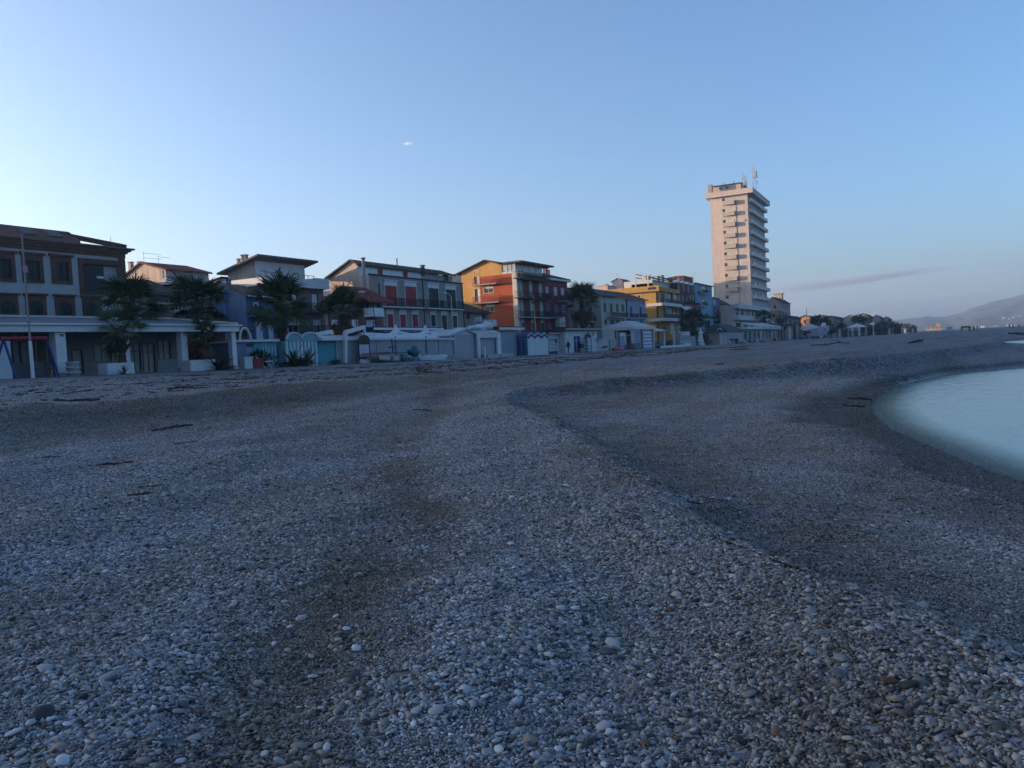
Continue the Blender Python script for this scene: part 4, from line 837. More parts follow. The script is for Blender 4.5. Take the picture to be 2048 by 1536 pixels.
# ================================================================== FRONT ROW ON THE BEACH
def PQ(k, X, Y, T): s_, z_ = F(*Q(k,X,Y), T); return Vector((s_, T, z_))
def base(s, t, d=0.05): return gz(s, t)-d
M_TURQ = PAINT((0.035,0.22,0.26)); M_LBL = PAINT((0.22,0.33,0.40)); M_PAN = PAINT((0.24,0.27,0.30)); M_WP = PAINT((0.46,0.49,0.51)); M_NAVY = PAINT((0.012,0.03,0.12))

# ---- beach bar: white flat pavilion
T = 45.0; sl = FS(1,-900,1200,T); sr = FS(2,1370,1000,T); zt = FZ(1,600,998,T); zb_ = FZ(1,600,1058,T)
bar = empty('beach_bar', ((sl+sr)/2,T,base(20,T)), 'long white open fronted beach bar pavilion with square pillars', 'pavilion')
MB().box(sl,sr,T-.35,T-.15,zb_,zt).box(sr-.2,sr,T-.15,T+9,zb_,zt).build('fascia', M_WHITE, bar)
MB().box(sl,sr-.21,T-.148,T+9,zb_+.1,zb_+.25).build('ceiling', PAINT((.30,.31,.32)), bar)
MB().box(sl-.1,sr+.15,T-.55,T-.0,zt+.002,zt+.10).build('gutter', M_WHITE, bar)
zr = FZ(2,600,880,T+4.5); xr = FS(2,600,880,T+4.5)
m = MB(); e = zt+.12
m.add([(sl,T-.1,e),(sr,T-.1,e),(sr,T+9,e),(sl,T+9,e),(sl,T+4.5,zr),(xr,T+4.5,zr)], [(0,1,5,4),(2,3,4,5),(1,2,5),(3,0,4),(3,2,1,0)]); m.build('roof', PAINT((.10,.115,.15)), bar)
MB().bar((sl,T+4.4,zr+.06),(xr,T+4.4,zr+.06),.3,.14).bar((xr,T+4.4,zr+.06),(sr,T-.2,e+.08),.3,.14).build('roof_edge', PAINT((.40,.39,.36)), bar)
cols = [(1,490,605),(1,1118,1172),(2,712,800),(2,1312,1375)]
for k, X0, X1 in cols:
    Y = 1250; c = (FS(k,X0,Y,T)+FS(k,X1,Y,T))/2; wd = min(.62, (FS(k,X1,Y,T)-FS(k,X0,Y,T))*.8)
    cm = MB(); cm.box(c-wd/2,c+wd/2,T-.1,T+wd-.1,base(c,T),zb_-.002); cm.build('pillar', M_WHITE, bar)
    MB().box(c-wd/2-.06,c+wd/2+.06,T-.16,T+wd-.04,base(c,T),base(c,T)+.3).build('pillar_foot', M_CONC, bar)
a = FS(1,98,1300,T); MB().box(a-5,a,T-.05,T+.25,base(a,T),zb_-.3).build('side_wall', PAINT((.45,.5,.55)), bar)
MB().box(a-5,a+3,T+3,T+3.2,base(a,T+3),zb_+.1).build('side_wall', PAINT((.16,.18,.2)), bar)
w0, w1, Tw = FS(1,600,1300,T+3.5), FS(2,735,1300,T+3.5), T+3.5
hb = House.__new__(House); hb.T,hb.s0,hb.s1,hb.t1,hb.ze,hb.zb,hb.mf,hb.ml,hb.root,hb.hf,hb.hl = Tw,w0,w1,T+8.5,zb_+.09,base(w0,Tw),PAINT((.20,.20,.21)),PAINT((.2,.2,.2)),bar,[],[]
M_PALE = PAINT((.36,.36,.33)); M_FR = PAINT((.10,.14,.16))
for k, r_, st, nm in ((1,(852,1168,998,1316),'pane','window'),(1,(1004,1172,1090,1318),'pane','window'),(1,(660,1222,748,1440),'pane','door'),(2,(115,1165,240,1490),'pane','door'),(2,(278,1170,412,1500),'pane','door'),(2,(455,1125,592,1345),'pane','window')):
    r = FR(k,r_,Tw); r = (r[0],r[1],max(r[2],base(r[0],Tw)+.1),r[3]); hb.win('F', r, st, M_PALE, M_FR, .07, None, nm, True, False)
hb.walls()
MB().box(FS(2,440,1400,Tw),FS(2,730,1400,Tw),Tw-.06,Tw-.003,base(w1,Tw)+.05,FZ(2,580,1352,Tw)).build('panel', PAINT((.27,.29,.33)), bar)
MB().box(FS(1,115,1330,T+2),FS(1,400,1330,T+2),T+2,T+2.7,base(22,T),FZ(1,250,1330,T+2)).build('counter', PAINT((.12,.13,.16)), bar)
for X in (170,240): c = FS(1,X,1300,T+2.5); MB().box(c-.12,c+.12,T+2.72,T+2.95,base(c,T),zb_+.1).build('post', PAINT((.2,.22,.25)), bar)
r = FR(1,(545,1076,576,1097),T-.12); sg = MB().box(r[0],r[1],T-.15,T-.103,r[2],r[3]).build('notice', M_NAVY, bar); MB().box(r[0]+.05,r[1]-.05,T-.16,T-.151,r[2]+.05,r[3]-.05).build('face', M_WP, sg)

# ---- swing set with a red crossbar
T = 43.6; zc = FZ(15,700,245,T); A = FS(15,150,245,T); B_ = FS(15,1300,245,T)
sw = empty('swing_set', ((A+B_)/2,T,base(A,T)), 'playground swing frame, dark red crossbar on splayed blue legs', 'swing')
MB().tube([(A-.25,T,zc),(B_,T,zc)], .12, 8).build('crossbar', PAINT((.22,.012,.03)), sw)
for x, sx in ((A-.1,(-.45,.24)),(B_,(.72,.25))):
    for j, d in enumerate(sx):
        MB().tube([(x,T,zc),(x+d,T+(-.5 if j else .6),base(x+d,T))], .065, 7).build('leg', PAINT((.010,.03,.13)), sw)
for x in (A+1.4, A+2.4):
    MB().box(x-.22,x+.22,T-.1,T+.1,base(x,T)+.5,base(x,T)+.55).build('seat', M_DARK, sw)
    for d in (-.2,.2): MB().tube([(x+d,T,base(x,T)+.55),(x+d,T,zc)], .012, 4).build('chain', M_STEEL, sw)
# ---- tall slender flag pole
T = 43.0; x0 = FS(1,298,1470,T); zf = FZ(1,200,165,T); z0 = base(x0,T)
pl = empty('flag_pole', (x0,T,z0), 'tall slender pole, white below and grey above, in front of the beach bar', 'pole')
zm = FZ(1,275,1140,T); MB().tube([(x0,T,z0),(x0,T,zm)], [.10,.085], 8).build('lower_tube', M_WHITE, pl); MB().tube([(x0,T,zm),(x0,T,zf)], [.06,.04], 8).build('upper_tube', PM((.22,.20,.18),.7), pl)
MB().box(x0-.12,x0+.12,T-.09,T-.05,FZ(1,225,520,T),FZ(1,210,460,T)).build('tag', PAINT((.4,.2,.22)), pl)

# ---- planters, tubs
def planter(x0, x1, t, h, label):
    z = base(x0, t); m = MB(); m.box(x0,x1,t,t+.1,z,z+h).box(x0,x0+.1,t+.1,t+.9,z,z+h).box(x1-.1,x1,t+.1,t+.9,z,z+h).box(x0+.1,x1-.1,t+.8,t+.9,z,z+h)
    r = empty('planter', ((x0+x1)/2,t,z), label, 'planter', 'white planters in front of the beach bar'); m.build('box', M_WP, r); MB().box(x0+.1,x1-.1,t+.1,t+.8,z+h-.2,z+h-.08).build('soil', PM((.04,.03,.022),.95), r); return r
planter(FS(1,972,1390,43.6), FS(1,1215,1390,43.6), 43.6, .75, 'white planter box holding the smaller, nearer palm of the beach bar')
planter(FS(2,832,1420,43.9), FS(2,1130,1420,43.9), 43.9, .8, 'white planter box beside the wide pillar, with the palm at the bar end')
x = FS(1,660,1400,43.9); z = base(x,43.9); tb = empty('tub_stack', (x,43.9,z), 'stack of white plastic tubs beside a beach bar pillar', 'tubs')
for k in range(3): MB().lathe(x, 43.9, [(.30,z+k*.30),(.37,z+k*.30+.24),(.40,z+k*.30+.245),(.40,z+k*.30+.285),(.33,z+k*.30+.29)], 14).build('tub', M_WP, tb, True)
x = FS(13,262,1030,45.2); z = base(x,45.2); bx = empty('white_bin', (x,45.2,z), 'white plastic bin by the grey cabin wall', 'bin'); MB().box(x-.4,x+.4,45,45.6,z,z+.85).build('bin_body', M_WP, bx); MB().box(x-.44,x+.44,44.95,45.65,z+.86,z+.95).build('lid', M_WP, bx)
x = FS(13,450,1040,45.2); z = base(x,45.2); m = MB(); cr = empty('red_crate', (x,45.2,z), 'red plastic crate near the foot of the tallest palm', 'crate')
for k in range(5): m.box(x-.5,x+.5,44.9,44.93,z+.05+k*.16,z+.16+k*.16); m.box(x-.5,x-.47,44.93,45.6,z+.05+k*.16,z+.16+k*.16); m.box(x+.47,x+.5,44.93,45.6,z+.05+k*.16,z+.16+k*.16)
m.box(x-.5,x+.5,44.9,45.6,z,z+.05); m.build('crate_body', PAINT((.30,.02,.02)), cr); MB().box(x-.46,x+.46,44.95,45.55,z+.06,z+.6).build('contents', M_DARK, cr)
# folding chair
x0, x1 = FS(13,615,1000,45), FS(13,785,1000,45); z = base(x0,45); zt = FZ(13,690,870,45); ch = empty('deck_chair', ((x0+x1)/2,45,z), 'folded deck chair with white frame and dark cloth beside the palm', 'chair')
for x in (x0+.05, x1-.1): MB().bar((x,44.9,z),(x-.15,45.7,zt),.08).build('frame_side', M_WP, ch)
MB().bar((x0,44.85,z+.55),(x1-.05,44.85,z+.55),.08).build('frame_front', M_WP, ch); MB().slab([(x0+.1,45.0,z+.5),(x1-.15,45.0,z+.5),(x1-.25,45.65,zt-.05),(x0,45.65,zt-.05)], .03).build('cloth', M_DARK, ch)

# ---- grey and turquoise beach cabin
T = 46.5; x0,x1,x2,x3 = FS(13,20,800,T), FS(13,395,800,T), FS(13,570,800,T), FS(13,900,800,T); zt = FZ(13,500,580,T); z = base(x0,T,.3)
cb = empty('beach_cabin', ((x0+x3)/2,T,z), 'low beach cabin, grey on its left and turquoise with pale boards by the palm', 'cabin')
MB().box(x0,x1,T,T+4,z,zt).build('wall', PAINT((.13,.17,.24)), cb); MB().box(x1+.005,x2,T-.05,T+4,z,zt).build('wall', M_TURQ, cb); MB().box(x2+.005,x3,T,T+4,z,zt).build('wall', PAINT((.12,.24,.34)), cb)
n = 5
for i in range(n): a = x2+(x3-x2)*(i+.15)/n; MB().box(a,a+(x3-x2)/n*.5,T-.05,T-.003,z+.3,zt-.35).build('board', M_LBL, cb)
MB().box(x0-.1,x3+.1,T-.3,T+4.1,zt+.002,zt+.18).build('roof', M_WP, cb); MB().box(FS(13,225,900,T),FS(13,380,900,T),T-.04,T-.003,z+.3,FZ(13,300,700,T)).build('door', PAINT((.19,.21,.29)), cb)
MB().box(FS(13,255,640,T),FS(13,375,640,T),T-.05,T-.003,FZ(13,310,680,T),FZ(13,310,620,T)).build('sign', PM((.05,.05,.03),.8), cb)
xx = FS(13,225,560,T+.3); m = MB(); m.tube([(xx+.55*math.cos(a),T+.3,zt+.18+.95*max(0,math.sin(a))) for a in np.linspace(0, math.pi, 11)], .09, 6); m.build('roof_arch', M_WP, cb)

# ---- striped cabin with wavy tops
T = 46.0; x0,x1 = FS(13,1085,750,T), FS(13,1790,750,T); z = base(x0,T,.3); zt = FZ(13,1300,560,T)
cb = empty('beach_cabin', ((x0+x1)/2,T,z), 'white and turquoise striped cabin with curved tops, behind the agave', 'cabin')
MB().box(x0,x1,T,T+3.5,z,zt).build('wall', PAINT((.10,.30,.33)), cb); n = 9
for i in range(n): a = x0+(x1-x0)*(i+.1)/n; MB().box(a,a+(x1-x0)/n*.48,T-.06,T-.003,z,zt-.02).build('board', M_WP, cb)
for X0, X1 in ((1090,1415),(1410,1790)):
    a, b = FS(13,X0,560,T), FS(13,X1,560,T); c = (a+b)/2; r_ = (b-a)/2
    pts = [(a,zt)]+[(c+r_*math.cos(q), zt+.02+.62*math.sin(q)**.8) for q in np.linspace(math.pi-.05, .05, 11)]+[(b,zt)]
    tp = MB().prism(pts, 'y', T-.1, T+.1).build('curved_top', PAINT((.13,.30,.34)), cb); MB().tube([(p[0],T-.12,p[1]+.03) for p in pts[1:-1]], .09, 6).build('rim', M_WP, tp)
x2 = FS(4,188,1250,T); zt2 = FZ(4,90,1132,T)
tq = empty('beach_cabin', ((x1+x2)/2,T,z), 'plain turquoise cabin wall between the striped cabin and the white marquee', 'cabin')
MB().box(x1+.03,x2,T+.1,T+3.5,z,zt2).build('wall', M_TURQ, tq); MB().box(x1-.1,x2+.2,T-.6,T+3.7,zt2+.003,zt2+.14).build('roof', M_WP, tq); MB().box(x1+.03,x2,T-.4,T+.09,z,z+.42).build('plinth', M_CONC, tq)
def arm(k, p0, p1, p2, T, label):
    a, b, c = PQ(k,*p0,T), PQ(k,*p1,T), PQ(k,*p2,T); o = MB().bar(a,b,.28,.34).bar(b,c,.26).build('white_beam', M_WHITE, loc=a); tag(o, label, 'beam', 'white awning arms above the cabins')
arm(4,(-60,1062),(138,1022),(138,1060),47.2,'shorter white awning arm above the striped cabin'); arm(4,(300,1100),(296,1032),(300,1390),45.6,'white awning post rising out of the marquee front')
a, b = PQ(4,296,1034,45.6), PQ(4,522,968,48.0); tag(MB().bar(a,b,.28,.34).bar(b,b-Vector((0,0,.9)),.2).build('white_beam', M_WHITE, loc=a), 'long white awning arm slanting up beside the white balcony house', 'beam', 'white awning arms above the cabins')

# ---- white marquee with scalloped edge
T = 46.0; x0, x1 = FS(4,188,1250,T)+.02, FS(4,1572,1250,T); z = base((x0+x1)/2,T,.4); zp = FZ(4,900,1108,T)
mq = empty('marquee', ((x0+x1)/2,T,z), 'long white marquee with scalloped valance over grey wall panels', 'marquee')
seams = [x0]+[FS(4,X,1250,T) for X in (322,430,890,1082,1252,1405)]+[x1]; seams = [seams[0],seams[1],seams[2],(seams[2]+seams[3])/2]+seams[3:]
for a, b in zip(seams, seams[1:]): MB().box(a+.03,b-.03,T+random.Random(a).uniform(-.02,.02),T+.12,z,zp).build('wall_panel', PAINT((.235,.26,.285)) if int(a*7) % 3 else PAINT((.21,.24,.265)), mq)
for X in (890,1252,1572): c = FS(4,X,1200,T); MB().box(c-.07,c+.07,T-.12,T-.03,z,zp+.25).build('post', PAINT((.10,.14,.18)), mq)
prof = [(-20,1078),(60,1070),(200,1066),(330,1050),(520,1030),(650,1038),(790,1046),(850,1030),(895,1004),(950,1020),(1080,1042),(1180,1034),(1240,1012),(1330,1030),(1460,1042),(1568,1052)]
xl = FS(4,-20,1100,T)
m = MB(); top = [PQ(4,X,Y,T+2.4) for X, Y in prof]; bot = [PQ(4,X,1098,T-.25) for X, Y in prof]; zv = FZ(4,900,1092,T-.25)
for i in range(len(prof)-1):
    for k in range(4):
        f0, f1 = k/4, (k+1)/4; g = lambda p, q, f: p.lerp(q, f)-Vector((0,0,.28*math.sin(math.pi*f)))
        m.quad(g(bot[i],top[i],f0), g(bot[i+1],top[i+1],f0), g(bot[i+1],top[i+1],f1), g(bot[i],top[i],f1))
    bk = [p+Vector((0,2.6,0)) for p in (top[i+1], top[i])]; bk = [Vector((p.x,p.y,zv)) for p in bk]; m.quad(top[i], top[i+1], bk[0], bk[1])
m.build('canopy', PAINT((.50,.53,.56),.8), mq, False)
m = MB(); L_ = x1-xl; n = 50
for i in range(n):
    a = xl+L_*i/n; b = xl+L_*(i+1)/n; c = (a+b)/2; r_ = (b-a)/2; z1_ = FZ(4,900,1096,T-.25)+(bot[0].z-bot[-1].z)*0
    f = i/n; zz = bot[0].z+(bot[-1].z-bot[0].z)*f
    m.add([(a,T-.27,zz)]+[(c-r_*math.cos(q),T-.27,zz-.05-.2*math.sin(q)) for q in np.linspace(0,math.pi,7)]+[(b,T-.27,zz)], [tuple(range(9))])
m.build('valance', PAINT((.50,.53,.56),.8), mq)
for X in (895,1243): p = PQ(4,X,1010,T+2.4); MB().lathe(p.x,p.y,[(.75,p.z-.35),(.45,p.z-.1),(.22,p.z+.15),(.06,p.z+.62)],8).build('peak_cap', M_WHITE, mq, True)
# ---- long hut behind the marquee
T = 51.0; a, b = FS(4,640,1000,T), FS(4,1432,1000,T); z1_ = FZ(4,1200,968,T); o = empty('long_hut', ((a+b)/2,T,base(a,T)), 'long low hut with navy roof edge and white gutter behind the marquee', 'hut')
MB().box(a,b,T+.3,T+5,base(a,T),z1_-.5).build('wall', PAINT((.05,.08,.16)), o); MB().box(a-.2,b+.2,T-.2,T+5.2,z1_-.12,z1_).build('roof', M_NAVY, o); MB().box(a-.2,b+.2,T-.25,T-.05,z1_-.36,z1_-.122).build('gutter', M_WHITE, o)

# ---- notice board
T = 45.2; r = FR(4,(460,1105,592,1392),T); z = base(r[0],T); o = empty('notice_board', ((r[0]+r[1])/2,T,z), 'navy framed notice board with round brown top and white sheet', 'notice board')
w_ = (r[1]-r[0]); zt0 = FZ(4,525,1160,T); zs0, zs1 = FZ(4,525,1325,T), FZ(4,525,1170,T)
for x in (r[0], r[1]-.1): MB().box(x,x+.1,T,T+.1,z,zt0+.2).build('post', M_NAVY, o)
MB().box(r[0]+.1,r[1]-.1,T+.02,T+.07,zs0-.1,zs0-.002).build('rail', M_NAVY, o)
MB().box(r[0]+.11,r[1]-.11,T+.03,T+.07,zs0,zs1).build('sheet', PAINT((.42,.45,.53)), o)
c = (r[0]+r[1])/2; MB().prism([(r[0],zt0-.1),(r[1],zt0-.1),(r[1],zt0+.35)]+[(c+w_/2*math.cos(q),zt0+.35+.42*math.sin(q)) for q in np.linspace(.1,math.pi-.1,9)]+[(r[0],zt0+.35)], 'y', T-.02, T-.003).build('top_panel', PM((.06,.035,.03),.8), o)
lm = MB()
for k in range(9): zz = zs1-.12-k*(zs1-zs0-.2)/9; lm.box(r[0]+.25,r[1]-.25-(k%3)*.22,T+.026,T+.0295,zz-.05,zz)
lm.build('printed_lines', PAINT((.30,.33,.42)), o)
x = FS(4,530,1385,44.6); z = base(x,44.6,.02); tag(MB().ball((x,44.6,z+.12),.75,.35,.28,2,.5,3).build('rolled_sheet', PAINT((.5,.36,.40)), smooth=True), 'crumpled pale pink sheet lying under the notice board', 'sheet')

# ---- pedal boat / rowing catamaran with red prow boards
T = 43.6; xa, xb = FS(14,285,720,T), FS(14,1180,720,T); z = base(xa,T); zt = FZ(14,600,640,T)
bt = empty('rowing_catamaran', ((xa+xb)/2,T,z), 'white rowing catamaran with red prow deck resting on the pebbles', 'boat')
Lb = xb-xa
def hull(y0, wd):
    n = 10; V = []; m = MB()
    for i in range(n+1):
        f = i/n; x = xa+Lb*f; k = min(1, .12+f*4)*min(1, .3+(1-f)*5); up = .5*max(0, .25-f)*2.2
        zb2, zt2 = z+.08+up, z+.62+up*.35
        V.append([(x,y0-wd*k,zt2),(x,y0-wd*.75*k,zb2+.1),(x,y0,zb2),(x,y0+wd*.75*k,zb2+.1),(x,y0+wd*k,zt2)])
    for i in range(n):
        for j in range(4): m.quad(V[i][j],V[i+1][j],V[i+1][j+1],V[i][j+1])
        m.quad(V[i][4],V[i+1][4],V[i+1][0],V[i][0])
    m.add(V[0],[(0,1,2,3,4)]); m.add(V[-1],[(4,3,2,1,0)]); return m
hull(T-.1,.26).build('hull', PAINT((.45,.42,.36)), bt); hull(T+1.25,.26).build('hull', PAINT((.45,.42,.36)), bt)
MB().box(xa+Lb*.22,xb-.2,T-.4,T+1.5,z+.85,z+.92).build('deck', PM((.10,.07,.05),.8), bt)
x2 = FS(14,470,620,T); pw = MB(); pw.add([(xa-.9,T-.3,zt+.12),(xa-.9,T+1.3,zt+.12),(x2,T+1.4,z+.94),(x2,T-.4,z+.94),(xa-.7,T-.3,zt+.24),(xa-.7,T+1.3,zt+.24),(x2,T+1.4,z+1.0),(x2,T-.4,z+1.0)],[(0,1,2,3),(7,6,5,4),(0,3,7,4),(1,0,4,5),(2,1,5,6),(3,2,6,7)]); pw.build('prow_board', PAINT((.28,.02,.02)), bt)
MB().box(FS(14,488,700,T),FS(14,545,700,T),T-.40,T-.355,z+.25,z+.6).build('emblem', PM((.15,.14,.13),.8), bt)
xo = FS(14,690,500,T); zo = FZ(14,680,300,T); MB().bar((xo,T+.5,z+.92),(xo-.05,T+.5,zo),.10).bar((xo-.55,T+.5,FZ(14,670,475,T)),(xo+.55,T+.5,FZ(14,670,475,T)),.14).build('oar_post', PAINT((.03,.05,.08)), bt)
# blue plastic chair in front with green tarp bundle
T = 42.8; xa, xb = FS(14,935,760,T), FS(14,1190,760,T); z = base(xa,T); zs = FZ(14,1060,690,T); st = empty('plastic_table', ((xa+xb)/2,T,z), 'blue plastic table with splayed legs beside the catamaran', 'table')
MB().box(xa+.1,xb-.1,T-.05,T+.9,zs-.08,zs).build('table_top', PAINT((.03,.16,.42)), st)
for x, dx in ((xa+.28,-.25),(xb-.28,.25)):
    for y in (T+.05,T+.8): MB().bar((x,y,zs-.08),(x+dx,y,z),.16,.10).build('leg', PAINT((.03,.16,.42)), st)
p = PQ(14,1045,600,T+.4); m = MB().ball((p.x+.1,T+.4,zs+.52),.62,.5,.52,2,.45,5); m.ball((p.x-.62,T+.35,zs+.62),.42,.25,.17,2,.3,8); tag(m.build('tarpaulin_bundle', PAINT((.012,.11,.11)), smooth=True), 'dark green tarpaulin bundle lying on the blue plastic table', 'bundle')
x = FS(14,870,730,42.9); tag(MB().lathe(x,43.0,[(.32,base(x,43)),(.36,base(x,43)+.75),(.30,base(x,43)+.8)],12).build('water_drum', PAINT((.06,.14,.16)), smooth=True), 'grey green plastic drum between the catamaran and the blue table', 'drum')
# upturned rowing boat
def upturned(xa, xb, y, wd, h, col, label):
    z = base((xa+xb)/2,y,.03); n, k = 14, 7; m = MB(); base_i = len(m.v)
    for i in range(n+1):
        f = i/n; x = xa+(xb-xa)*f; ww = wd*math.sin(math.pi*min(1,max(0,(f*.93+.05))))**.6; hh = h*(.75+.35*(abs(f-.5)*2)**2)*min(1,.35+4*min(f,1-f))
        for j in range(k+1):
            a = math.pi*j/k; m.v.append((x, y-ww*math.cos(a), z+hh*math.sin(a)**.8))
    for i in range(n):
        for j in range(k): m.f.append((base_i+i*(k+1)+j, base_i+(i+1)*(k+1)+j, base_i+(i+1)*(k+1)+j+1, base_i+i*(k+1)+j+1))
    r = empty('rowing_boat', ((xa+xb)/2,y,z), label, 'boat'); m.build('hull', col, r, True)
    MB().tube([(xa+(xb-xa)*f, y-wd*1.0*math.sin(math.pi*min(1,max(0,f*.93+.05)))**.6-.02, z+.06) for f in np.linspace(.02,.98,12)], .05, 5).build('gunwale', PAINT((.12,.15,.19)), r)
    MB().bar((xa+.6,y,z+h*1.02),(xb-.6,y,z+h*1.02),.08).build('keel', PAINT((.2,.23,.26)), r)
upturned(FS(14,1175,700,44.0), FS(14,1800,700,44.0), 44.0, .75, .72, PAINT((.33,.37,.41)), 'pale upturned rowing boat beside the marquee wall'); upturned(FS(14,1800,760,43.2), FS(14,2050,760,43.2)+1.0, 43.2, .6, .6, PAINT((.16,.17,.18)), 'dark grey upturned dinghy lying past the pale boat')
x = FS(14,1650,765,42.6); tag(MB().bar((x-1.6,42.6,base(x,42.6)+.1),(x-.5,42.8,base(x,42.6)+.12),.16,.05).bar((x-.3,42.7,base(x,42.6)+.09),(x+1.5,42.5,base(x,42.6)+.08),.2,.06).build('oar', M_WHITE), 'white oar lying on the pebbles before the pale boat', 'oar')

# ---- gabled white tent and its neighbours
T = 46.2; x0,x1 = FS(5,-30,1200,T), FS(5,322,1200,T); z = base(x0,T,.3); zw = FZ(5,170,1063,T); zr = FZ(5,165,992,T+1)
tn = empty('gabled_tent', ((x0+x1)/2,T,z), 'pale gabled tent hut at the right end of the marquee', 'tent')
MB().box(x0+.3,x1,T,T+4,z,zw).build('wall', PAINT((.26,.29,.32)), tn); c = FS(5,168,1000,T)
m = MB(); th=.12; m.slab([(x0,T-.3,zw),(c,T-.3,zr),(c,T+4.3,zr),(x0,T+4.3,zw)], th); m.slab([(c,T-.3,zr),(x1+.2,T-.3,zw),(x1+.2,T+4.3,zw),(c,T+4.3,zr)], th); m.build('roof', PAINT((.42,.46,.49)), tn)
MB().prism([(x0+.3,zw),(x1,zw),(c,zr-.15)],'y',T-.05,T+.02).build('gable_front', PAINT((.36,.40,.43)), tn); MB().box(x0+.25,x0+.33,T-.06,T-.003,z,zw).build('edge_strip', PAINT((.09,.12,.16)), tn)
T = 45.8; xa,xb = FS(5,322,1200,T), FS(5,600,1200,T); z = base(xa,T,.2); zt = FZ(5,450,1080,T); o = empty('awning_bay', ((xa+xb)/2,T,z), 'white posted awning bay with scalloped edge right of the gabled tent', 'awning')
for a, b in ((325,356),(556,600)): MB().box(FS(5,a,1200,T),FS(5,b,1200,T)-.1,T-.1,T+.15,z,FZ(5,(a+b)/2,1040,T)).build('post', M_WHITE, o)
MB().box(xa+.6,xb-.6,T+.3,T+.4,z,zt).build('wall', PAINT((.23,.26,.29)), o)
m = MB(); n = 9
for i in range(n):
    a = xa+.4+(xb-xa-.9)*i/n; b = a+(xb-xa-.9)/n; c = (a+b)/2; m.add([(a,T-.05,zt+.5)]+[(c-(b-a)/2*math.cos(q),T-.05,zt-.22*math.sin(q)) for q in np.linspace(0,math.pi,6)]+[(b,T-.05,zt+.5)], [tuple(range(8))])
m.build('valance', PAINT((.47,.5,.53)), o); m = MB().slab([(xa+.2,T-.1,zt+.5),(xb-.2,T-.1,zt+.5),(xb+.3,T+3,zt+1.3),(xa-.2,T+3,zt+1.2)], .1); m.build('canopy', PAINT((.47,.5,.53)), o)
m = MB().ball((xa+2.4,T+1.2,zt+1.1),2.6,.7,.38,3,.5,4); m.ball((xb-1.0,T+1.2,zt+1.35),1.2,.6,.55,2,.5,9); m.build('rolled_fabric', PAINT((.50,.54,.57)), o, True)
for X0,X1,Y0,Y1,lb in ((448,592,1293,1335,'low white box in front of the awning bay'),(602,752,1282,1330,'low white box beside the blue striped cabin')):
    r = FR(5,(X0,Y0,X1,Y1),45.2); zz = base(r[0],45.2); q = empty('white_box', ((r[0]+r[1])/2,45.2,zz), lb, 'box'); MB().box(r[0],r[1],45.2,46.0,zz,r[3]-.06).build('box_body', PAINT((.30,.35,.39)), q); MB().box(r[0]-.05,r[1]+.05,45.15,46.05,r[3]-.058,r[3]).build('lid', PAINT((.34,.38,.42)), q)
x = FS(5,418,1250,45.0); tag(MB().box(x-.09,x+.09,45,45.15,base(x,45),FZ(5,418,1197,45)).build('white_post', M_WHITE), 'short white post in front of the awning bay', 'post')
T = 47.0; r = FR(5,(600,1022,742,1330),T); o = empty('grey_cabin', ((r[0]+r[1])/2,T,base(r[0],T,.3)), 'plain grey cabin wall left of the blue striped cabin', 'cabin'); MB().box(r[0],r[1]+1,T,T+3,base(r[0],T,.3),r[3]).build('wall', PAINT((.19,.23,.27)), o); MB().box(r[0]-.1,r[1]+1,T-.2,T+3.1,r[3]+.003,r[3]+.12).build('roof', PAINT((.12,.14,.17)), o)
T = 51.5; r = FR(5,(590,962,868,1060),T); o = empty('flat_hut', ((r[0]+r[1])/2,T,base(r[0],T)), 'flat roofed hut with white roof edge behind the blue striped cabin', 'hut'); MB().box(r[0]+.5,r[1]-.5,T+.5,T+5,base(r[0],T),r[3]-.5).build('wall', PAINT((.30,.28,.26)), o); MB().box(r[0]-.2,r[1]+.2,T,T+5.3,r[3]-.15,r[3]).build('roof', M_DARK, o); MB().box(r[0]-.2,r[1]+.2,T-.1,T+.1,r[3]-.45,r[3]-.152).build('roof_edge', M_WHITE, o)
T = 50.5; r = FR(5,(410,882,500,962),T); zz = FZ(5,455,968,T); o = empty('water_tank', ((r[0]+r[1])/2,T,base(r[0],T)), 'pale square water tank on a stand behind the awning bay', 'tank'); MB().box(r[0],r[1],T,T+1.8,r[2],r[3]).box(r[0]-.5,r[0]-.02,T+.4,T+1.2,r[2]+.6,r[2]+1.3).build('tank', PAINT((.36,.40,.44)), o)
for x in (r[0]+.1,r[1]-.1):
    for y in (T+.1,T+1.7): MB().box(x-.06,x+.06,y-.06,y+.06,base(x,T),r[2]-.002).build('leg', M_IRON, o)
o2 = MB().box(r[1]+.2,r[1]+1.2,T,T+.7,r[2],r[2]+.9).build('outdoor_unit', M_WP, o)

# ---- blue cabins with zigzag fronts
T = 45.6; s0 = FS(10,365,560,T); s1 = FS(10,778,560,T); z = base(s0,T,.25); t1 = GT(10,20,600,s0); zw = GZ(10,362,335,s0); zv = FZ(10,490,358,T)
cb = empty('zigzag_cabins', ((s0+s1)/2,T,z), 'row of three white beach cabins with navy zigzag gables and a blue slatted side', 'cabin')
MB().box(s0,s1,T,t1,z,zv-.05).build('wall', PAINT((.40,.46,.50)), cb); MB().box(s0-.03,s0-.003,T+.03,t1,z,zv+.1).build('side_wall', PAINT((.085,.17,.33)), cb)
for k in range(11):
    zz = z+.4+(zv-z-.6)*k/11
    for j in range(3): a = T+.25+(t1-T-.4)*(j+.12*(k%2))/3; MB().box(s0-.07,s0-.031,a,a+(t1-T)*.2,zz,zz+.09).build('slat', M_NAVY, cb)
wd = (s1-s0)/3; zp = FZ(10,420,255,T)
